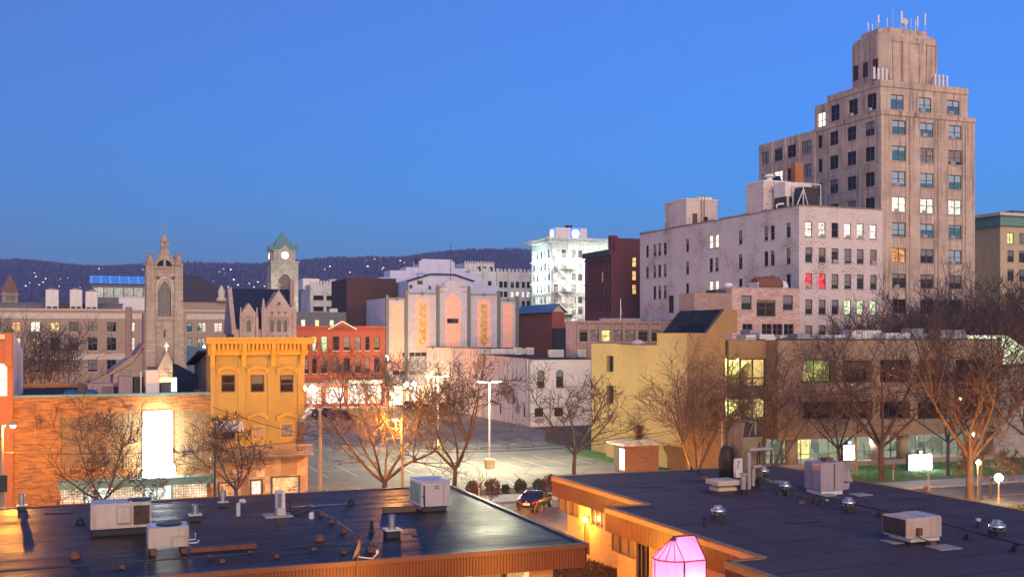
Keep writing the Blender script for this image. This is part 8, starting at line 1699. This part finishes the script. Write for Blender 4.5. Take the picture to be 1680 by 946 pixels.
for px, base, rz, col, suv, lab in ((516, 683, -100, (.6, .6, .6), False, 'white saloon at the end of the row by the red shopfronts'), (535, 686, -62, (.02, .025, .035), True, 'dark sport utility car between the white saloon and the red one'), (562, 689.5, -75, (.18, .018, .015), True, 'dark red sport utility car parked before the red shopfronts'), (706, 668, -80, (.5, .52, .58), False, 'silver saloon parked before the theatre lobby'), (682, 672, -65, (.03, .03, .035), True, 'black sport utility car beside the silver saloon'), (735, 672, -80, (.1, .03, .03), False, 'maroon saloon near the peeling wall')):
    u, v = onz(px, base); make_car('parked_car', lab, 'car', u, v, R(rz), carpaint('paint_%s' % lab.split()[1 if lab.startswith('dark') else 0] + ('_red' if 'red sport' in lab else ''), col), suv)
v = 140; make_car('parked_car', 'pale car parked behind the low sodium lamp near the hospital', 'car', fu(56, v), v, R(-80), carpaint('paint_pale', (.5, .48, .45)))
# ================================================================ trees and shrubs
t = NT('bark'); v = t.coord(); c = t.mix(t.ramp(t.noise(v, 1.4, 5), [(.35, g3(0)), (.65, g3(1))]), (.05, .032, .024), (.10, .066, .046)); c = t.mix(t.ramp(t.noise(t.coord((9, 9, 1.2)), 1, 4), [(.5, g3(0)), (.7, g3(.6))]), c, (.04, .028, .022)); t.link(c, t.b.inputs['Base Color']); t.b.inputs['Roughness'].default_value = .9; t.bump(t.noise(t.coord((14, 14, 2)), 1, 4), .5, .02)
mat('twig', (.06, .038, .03), .9, var=.35, scale=.7); mat('twig_dark', (.055, .038, .04), .9, var=.3); mat('twig_tan', (.12, .08, .048), .9, var=.3)
def tubes(paths, sides):
    """paths: list of (points n x 3, radii n) with equal n -> vertices and quads"""
    P = np.array([p for p, r in paths]); Rr = np.array([r for p, r in paths]); N, n, _ = P.shape
    D = np.empty_like(P); D[:, 1:-1] = P[:, 2:] - P[:, :-2]; D[:, 0] = P[:, 1] - P[:, 0]; D[:, -1] = P[:, -1] - P[:, -2]
    D /= np.linalg.norm(D, axis=2, keepdims=True) + 1e-9
    up = np.where(np.abs(D[..., 2:3]) < .9, np.array([0, 0, 1.0]), np.array([1.0, 0, 0])); A = np.cross(D, up); A /= np.linalg.norm(A, axis=2, keepdims=True) + 1e-9; Bn = np.cross(D, A)
    an = np.arange(sides) * 2 * np.pi / sides
    V = P[:, :, None, :] + Rr[:, :, None, None] * (np.cos(an)[None, None, :, None] * A[:, :, None, :] + np.sin(an)[None, None, :, None] * Bn[:, :, None, :])
    idx = np.arange(N * n * sides).reshape(N, n, sides); a = idx[:, :-1, :]; b = np.roll(idx, -1, 2)[:, :-1, :]; c = np.roll(idx, -1, 2)[:, 1:, :]; d = idx[:, 1:, :]
    return V.reshape(-1, 3), np.stack([a, b, c, d], -1).reshape(-1, 4)
def quadmesh(name, groups, m, smooth=True):
    vs, fs, o = [], [], 0
    for V, F in groups: vs.append(V); fs.append(F + o); o += len(V)
    V = np.concatenate(vs); F = np.concatenate(fs); me = bpy.data.meshes.new(name); me.vertices.add(len(V)); me.vertices.foreach_set('co', V.ravel().astype(np.float32))
    me.loops.add(len(F) * 4); me.loops.foreach_set('vertex_index', F.ravel().astype(np.int32)); me.polygons.add(len(F)); me.polygons.foreach_set('loop_start', np.arange(0, len(F) * 4, 4, dtype=np.int32))
    me.polygons.foreach_set('use_smooth', np.full(len(F), smooth)); me.materials.append(m); me.update(calc_edges=True); return me
def tree_meshes(seed, h, spread, r0, fork, limbs, kids_=(6, 6, 6), up=.35, flat=.0, tw=.023, lean=(0, 0), crook=.115, bark='bark', twig='twig'):
    g = np.random.default_rng(seed)
    def path(p, d, L, n, wob, lift):
        pts = [p]; d = d / np.linalg.norm(d)
        for k in range(n): d = d + g.normal(0, wob, 3) + np.array([0, 0, lift / n]); d /= np.linalg.norm(d); pts.append(pts[-1] + d * L / n)
        return np.array(pts), d
    big, med, fine = [], [], []
    tp, td = path(np.zeros(3), np.array([lean[0], lean[1], 1.0]), fork, 7, .03, .1); rad = np.linspace(r0, r0 * .78, 8); rad[0] *= 1.35; big.append((tp, rad)); top = tp[-1]
    level = []
    for i in range(limbs):
        a = 6.283 * (i + g.uniform(-.25, .25)) / limbs; out = spread * g.uniform(.75, 1.1); hh = (h - fork) * g.uniform(.72, 1.0)
        if i == 0 and limbs > 3: out *= .3; hh = h - fork
        d0 = np.array([math.cos(a) * out, math.sin(a) * out, hh * .75]); L = math.hypot(out, hh) * .98
        p, e = path(top - td * (.15 * fork * g.random()), d0 / np.linalg.norm(d0) + np.array([math.cos(a), math.sin(a), 0]) * .25, L, 7, crook * .8, up); rr_ = r0 * g.uniform(.48, .62); big.append((p, np.linspace(rr_, max(tw * 1.6, rr_ * .13), 8))); level.append((p, rr_, L))
    for lv, nk in enumerate(kids_):
        nxt = []; last = lv == len(kids_) - 1
        for p, rr_, L in level:
            n = len(p) - 1
            for k in range(nk + int(g.integers(-1, 2))):
                s = g.uniform(.22, 1.0) if lv else g.uniform(.3, 1.0); f = s * n; i = min(int(f), n - 1); q = p[i] + (p[i + 1] - p[i]) * (f - i); d = p[i + 1] - p[i]; d = d / np.linalg.norm(d)
                side = g.normal(0, 1, 3); side -= d * side.dot(d); side /= np.linalg.norm(side) + 1e-9; side[2] = side[2] * (1 - flat) + .12
                l2 = L * g.uniform(.45, .8) * (1.1 - .5 * s); r2 = max(tw, rr_ * (1 - .8 * s) * g.uniform(.45, .7)); seg = 5 if lv == 0 else (4 if not last else 3)
                c, e = path(q, d * g.uniform(.35, .75) + side * g.uniform(.6, 1.0), l2, seg, crook, up * .6); c2 = (c, np.linspace(r2, max(tw * .55, r2 * .3), seg + 1))
                (big if lv == 0 else med if not last else fine).append(c2); nxt.append((c, r2, l2))
        level = nxt
    def grp(lst, sides):
        by = {}
        for p, r in lst: by.setdefault(len(p), []).append((p, r))
        return [tubes(x, sides) for x in by.values()]
    return quadmesh('trunk', grp(big, 7), MATS[bark]), quadmesh('crown', grp(med, 4) + (grp(fine, 3) if fine else []), MATS[twig], False)
def tree(lab, u, v, seed, h, spread, r0, fork, limbs, kids_=(6, 6, 6), group='bare street trees', rz=0.0, z=0.0, name='bare_tree', meshes=None, **kw):
    tm, cm = meshes or tree_meshes(seed, h, spread, r0, fork, limbs, kids_, **kw); t = thing(name, lab, 'tree', u, v, z, rz, group); put('trunk', tm, t); put('crown', cm, t); return tm, cm
def at(px, v): return fu(px, v), v
K4 = (7, 6, 6)
tree('spreading bare tree with two crossing stems in front of the orange lit brick', *at(168, 85), 21, 6.9, 3.9, .16, 1.2, 5, (7, 6, 4), lean=(.05, 0), up=.3)
tree('bare tree with an open crown before the yellow building', *at(389, 85), 22, 6.2, 3.2, .13, 1.5, 5, (7, 6, 4), up=.3)
tree('large wide bare tree lit by the sodium lamp in its branches', *at(630, 85.9), 33, 10.2, 4.6, .24, 1.5, 6, (7, 6, 4), up=.35, twig='twig_tan')
tree('bare tree with one clean trunk and a high fork by the car park edge', *at(745, 85.2), 24, 10.0, 3.7, .21, 2.4, 5, (7, 6, 4), up=.55)
tree('bare tree rising behind the corner of the gritty roof', *at(942, 91.5), 25, 9.0, 3.9, .2, 2.4, 5, (7, 6, 4), up=.4)
tree('bushy bare tree lit orange from below against the golden wall', *at(1140, 84.5), 26, 9.8, 3.3, .17, .6, 8, (7, 6, 4), up=.6, twig='twig_tan')
tree('bare tree in front of the lit stair window', *at(1266, 82), 27, 9.6, 3.2, .17, .8, 7, (6, 6, 4), up=.6)
tree('big bare tree on the pavement beside the smaller lit board', *onz(1447, 792), 28, 13.2, 5.0, .28, 3.6, 6, (7, 6, 4), up=.5)
tree('big orange lit bare tree with a forked trunk by the brightest globe lamp', *onz(1592, 818), 29, 14.6, 4.3, .33, 3.3, 7, (8, 6, 4), up=1.0)
tree('slim dark tree standing on the lawn beside the larger lit board', *onz(1555, 783), 30, 10, 3.4, .17, 3.6, 5, (6, 5, 4), up=.5, bark='twig_dark')
tree('slim dark tree close behind the leaning wooden pole', *onz(1379, 780), 31, 8.5, 3.0, .16, 2.6, 5, (6, 5, 4), up=.5, bark='twig_dark')
tree('slim dark tree directly behind the big orange lit tree', *onz(1607, 818), 32, 9, 2.8, .15, 3.2, 4, (6, 6, 5), up=.5, bark='twig_dark')
tree('small low branched tree in the pavement by the brightest globe lamp', *onz(1625, 816), 41, 4.2, 1.7, .08, 1.5, 5, (6, 6, 5), up=.2)
tree('bare tree spreading in from the far end of the lawn', *at(1690, 82), 34, 11, 4.4, .2, 3, 5, (7, 6, 4), up=.4)
tree('young bare tree before the lit shop windows', *onz(559, 683), 35, 10.6, 3.5, .17, 2.6, 5, (6, 6, 4), up=.6)
tree('young bare tree on the kerb before the theatre lobby', *onz(622, 690), 36, 9.5, 4.0, .16, 2.0, 5, (6, 6, 4), up=.5)
tree('reddish bare tree beside the peeling wall', *onz(700, 735), 37, 10.5, 3.6, .15, 2.2, 5, (6, 5, 4), up=.6)
tree('twiggy bare tree in the yard beside the church and hospital', *at(82, 134), 38, 12.8, 4.4, .2, 2.5, 6, (7, 6, 5), up=.6, twig='twig_dark'); tree('twiggy bare tree half hidden by the white end wall', *at(46, 138), 39, 12.5, 4.0, .2, 2.5, 6, (7, 6, 5), up=.6, twig='twig_dark')
tree('small wispy tree at the side of the church porch', *at(312, 146), 42, 7.5, 2.4, .1, 2.0, 5, (7, 6, 5), up=.3, twig='twig_dark')
# dark thicket of tall trees before the office tower: three shapes, copied
protos = [tree_meshes(50 + k, 18.5, 5.0, .3, 3.5, 7, (7, 6, 4), up=.85, tw=.03, bark='twig_dark', twig='twig_dark') for k in range(3)]
for i, (px, v, s, lab) in enumerate(((1378, 118, .72, 'shortest dark tree of the thicket, against the white warehouse'), (1415, 121, .86, 'dark tall tree rising where warehouse and tower meet'), (1468, 116, 1.02, 'dark tall tree before the first window column of the tower'), (1510, 120, 1.08, 'dark tall tree before the middle window column of the tower'), (1556, 117, 1.02, 'dark tall tree before the last window column of the tower'), (1604, 121, 1.13, 'dark tall tree before the gap between tower and beige building'), (1640, 117, 1.1, 'dark tall tree in front of the green cornice corner'), (1672, 120, 1.15, 'dark tall tree before the yellow lit window of the beige building'), (1722, 119, 1.1, 'dark tall tree closing the thicket below the beige building'))):
    tree(lab, *at(px, v), 0, 0, 0, 0, 0, 0, group='tall dark trees before the office tower', rz=i * 1.9, name='tall_bare_tree', meshes=protos[i % 3]); o = [x for x in COL.objects if x.get('label') == lab][0]; o.scale = (s * .95, s * .95, s * .86)
# round evergreen shrubs and thin bare shrubs
mat('shrub_leaf', (.055, .06, .02), .8, var=.5, scale=5); mat('shrub_rust', (.12, .055, .02), .85, var=.5, scale=5); mat('ground_leaf', (.045, .10, .025), .8, var=.5, scale=3)
def leaf_ball(seed, r, n, hgt=1.0):
    g = random.Random(seed); b = MB()
    for k in range(n):
        a, c = g.random() * 6.283, g.uniform(-.75, 1); s = math.sqrt(max(0, 1 - c * c)); d = r * g.uniform(.72, 1.08) * (1 + .14 * math.sin(a * 3 + seed)); p = Vector((d * s * math.cos(a), d * s * math.sin(a), r * .85 * hgt + d * c * hgt)); e = Vector((g.gauss(0, 1), g.gauss(0, 1), g.gauss(0, 1))).normalized() * .075; f = e.cross(Vector((g.gauss(0, 1), g.gauss(0, 1), g.gauss(0, 1)))).normalized() * .045
        b.quad(p - e, p + f, p + e, p - f)
    return b
for i, (px, r, m, lab) in enumerate(((776, .55, 'shrub_rust', 'ragged round shrub behind the twin headed parking meter'), (808, .6, 'shrub_rust', 'round clipped shrub, second from the parking meter'), (829, .32, 'shrub_leaf', 'smallest clipped shrub in the bed'), (853, .5, 'shrub_leaf', 'round shrub partly behind the black saloon roof'), (884, .5, 'shrub_leaf', 'round shrub seen above the black saloon bonnet'), (904, .66, 'shrub_rust', 'largest shrub, next to the gold edged roof corner'))):
    u, v = at(px, 85.2); t = thing('round_shrub', lab, 'shrub', u, v, .1, group='clipped shrubs at the car park edge'); leaf_ball(i, r, 900).build('foliage', MATS[m], t); b = MB(); b.lathe([(.06, 0), (.05, r)], 6); [b.tube([(0, 0, r * .3), (r * .5 * math.cos(k), r * .5 * math.sin(k), r * 1.1)], .02, 4) for k in range(6)]; b.build('stem', MATS['bark'], t)
for px, py, h, s, lab in ((782, 818, 2.2, 60, 'thin bare shrub standing over the clipped shrubs'), (800, 838, 1.6, 61, 'low bare shrub at the roof corner by the kerb'), (866, 872, 2.0, 62, 'bare twiggy shrub in the alley below the black saloon')):
    u, v = onz(px, py); tree(lab, u, v, s, h, .7, .03, .25, 6, (5, 4), group='bare shrubs', name='bare_shrub', up=.3, tw=.008)
for k, (px, py, lab) in enumerate(((575, 985, 'tips of a bare shrub rising before the brown fascia, nearer the dish'), (660, 982, 'tips of a bare shrub rising before the brown fascia, farther from the dish'), (535, 986, 'tips of a bare shrub rising before the brown fascia beside the domed vent'))):
    u, v = onz(px, py, 1.0); tree(lab, u, v, 70 + k, 3.05, .8, .04, .4, 7, (5, 4), group='bare shrubs below the fascia', name='bare_shrub', up=.5, tw=.008, twig='twig_tan')
# low planting in the mulch beds and ground cover by the globe lamp
def cover(name, u0, u1, v0, v1, z, n, m, hh, seed):
    g = random.Random(seed); b = MB()
    for k in range(n):
        p = W(g.uniform(u0, u1), g.uniform(v0, v1), z + g.random() * hh); e = Vector((g.gauss(0, 1), g.gauss(0, 1), g.gauss(0, .7))).normalized() * g.uniform(.05, .12); f = Vector((g.gauss(0, 1), g.gauss(0, 1), g.gauss(0, 1))).normalized() * .04; b.quad(p - e, p + f, p + e, p - f)
    o = b.build(name, MATS[m]); o['kind'] = 'stuff'
cover('ground_cover', 56, 66.5, 58, 63, .1, 9000, 'ground_leaf', .25, 1); cover('bed_foliage', 24.1, 25.2, 36.5, 49.2, .09, 3500, 'shrub_rust', .3, 2); cover('bed_foliage', 24.1, 27.3, 50, 57, .09, 3500, 'shrub_rust', .3, 3)
g_ = np.random.default_rng(5); n = 26000; U = g_.uniform(55.5, 100, n); V_ = g_.uniform(78.4, 88.4, n); hh = g_.uniform(.05, .13, n); an = g_.uniform(0, 6.283, n)
bx = U * gc - V_ * gs; by = U * gs + V_ * gc; vs = np.empty((n, 3, 3)); vs[:, 0] = np.stack([bx - .03 * np.cos(an), by - .03 * np.sin(an), np.full(n, .16)], 1); vs[:, 1] = np.stack([bx + .03 * np.cos(an), by + .03 * np.sin(an), np.full(n, .16)], 1); vs[:, 2] = np.stack([bx + g_.normal(0, .05, n), by + g_.normal(0, .05, n), .16 + hh], 1)
me = bpy.data.meshes.new('lawn_grass'); me.from_pydata(vs.reshape(-1, 3).tolist(), [], np.arange(n * 3).reshape(-1, 3).tolist()); me.materials.append(mat('grass_blade', (.08, .2, .045), .8, var=.4, scale=1)); o = put('lawn_grass', me); o['kind'] = 'stuff'
# ================================================================ evening haze
t = NT('haze_air'); t.n.remove(t.b); pv = t.node('ShaderNodeVolumePrincipled'); pv.inputs['Color'].default_value = (.34, .5, 1, 1); pv.inputs['Density'].default_value = 0.0002; pv.inputs['Anisotropy'].default_value = 0.0
t.link(pv.outputs[0], t.out.inputs['Volume']); b = MB(); b.box(-2600, 2600, -60, 3700, -2, 260); o = b.build('haze', t.m); o['kind'] = 'stuff'
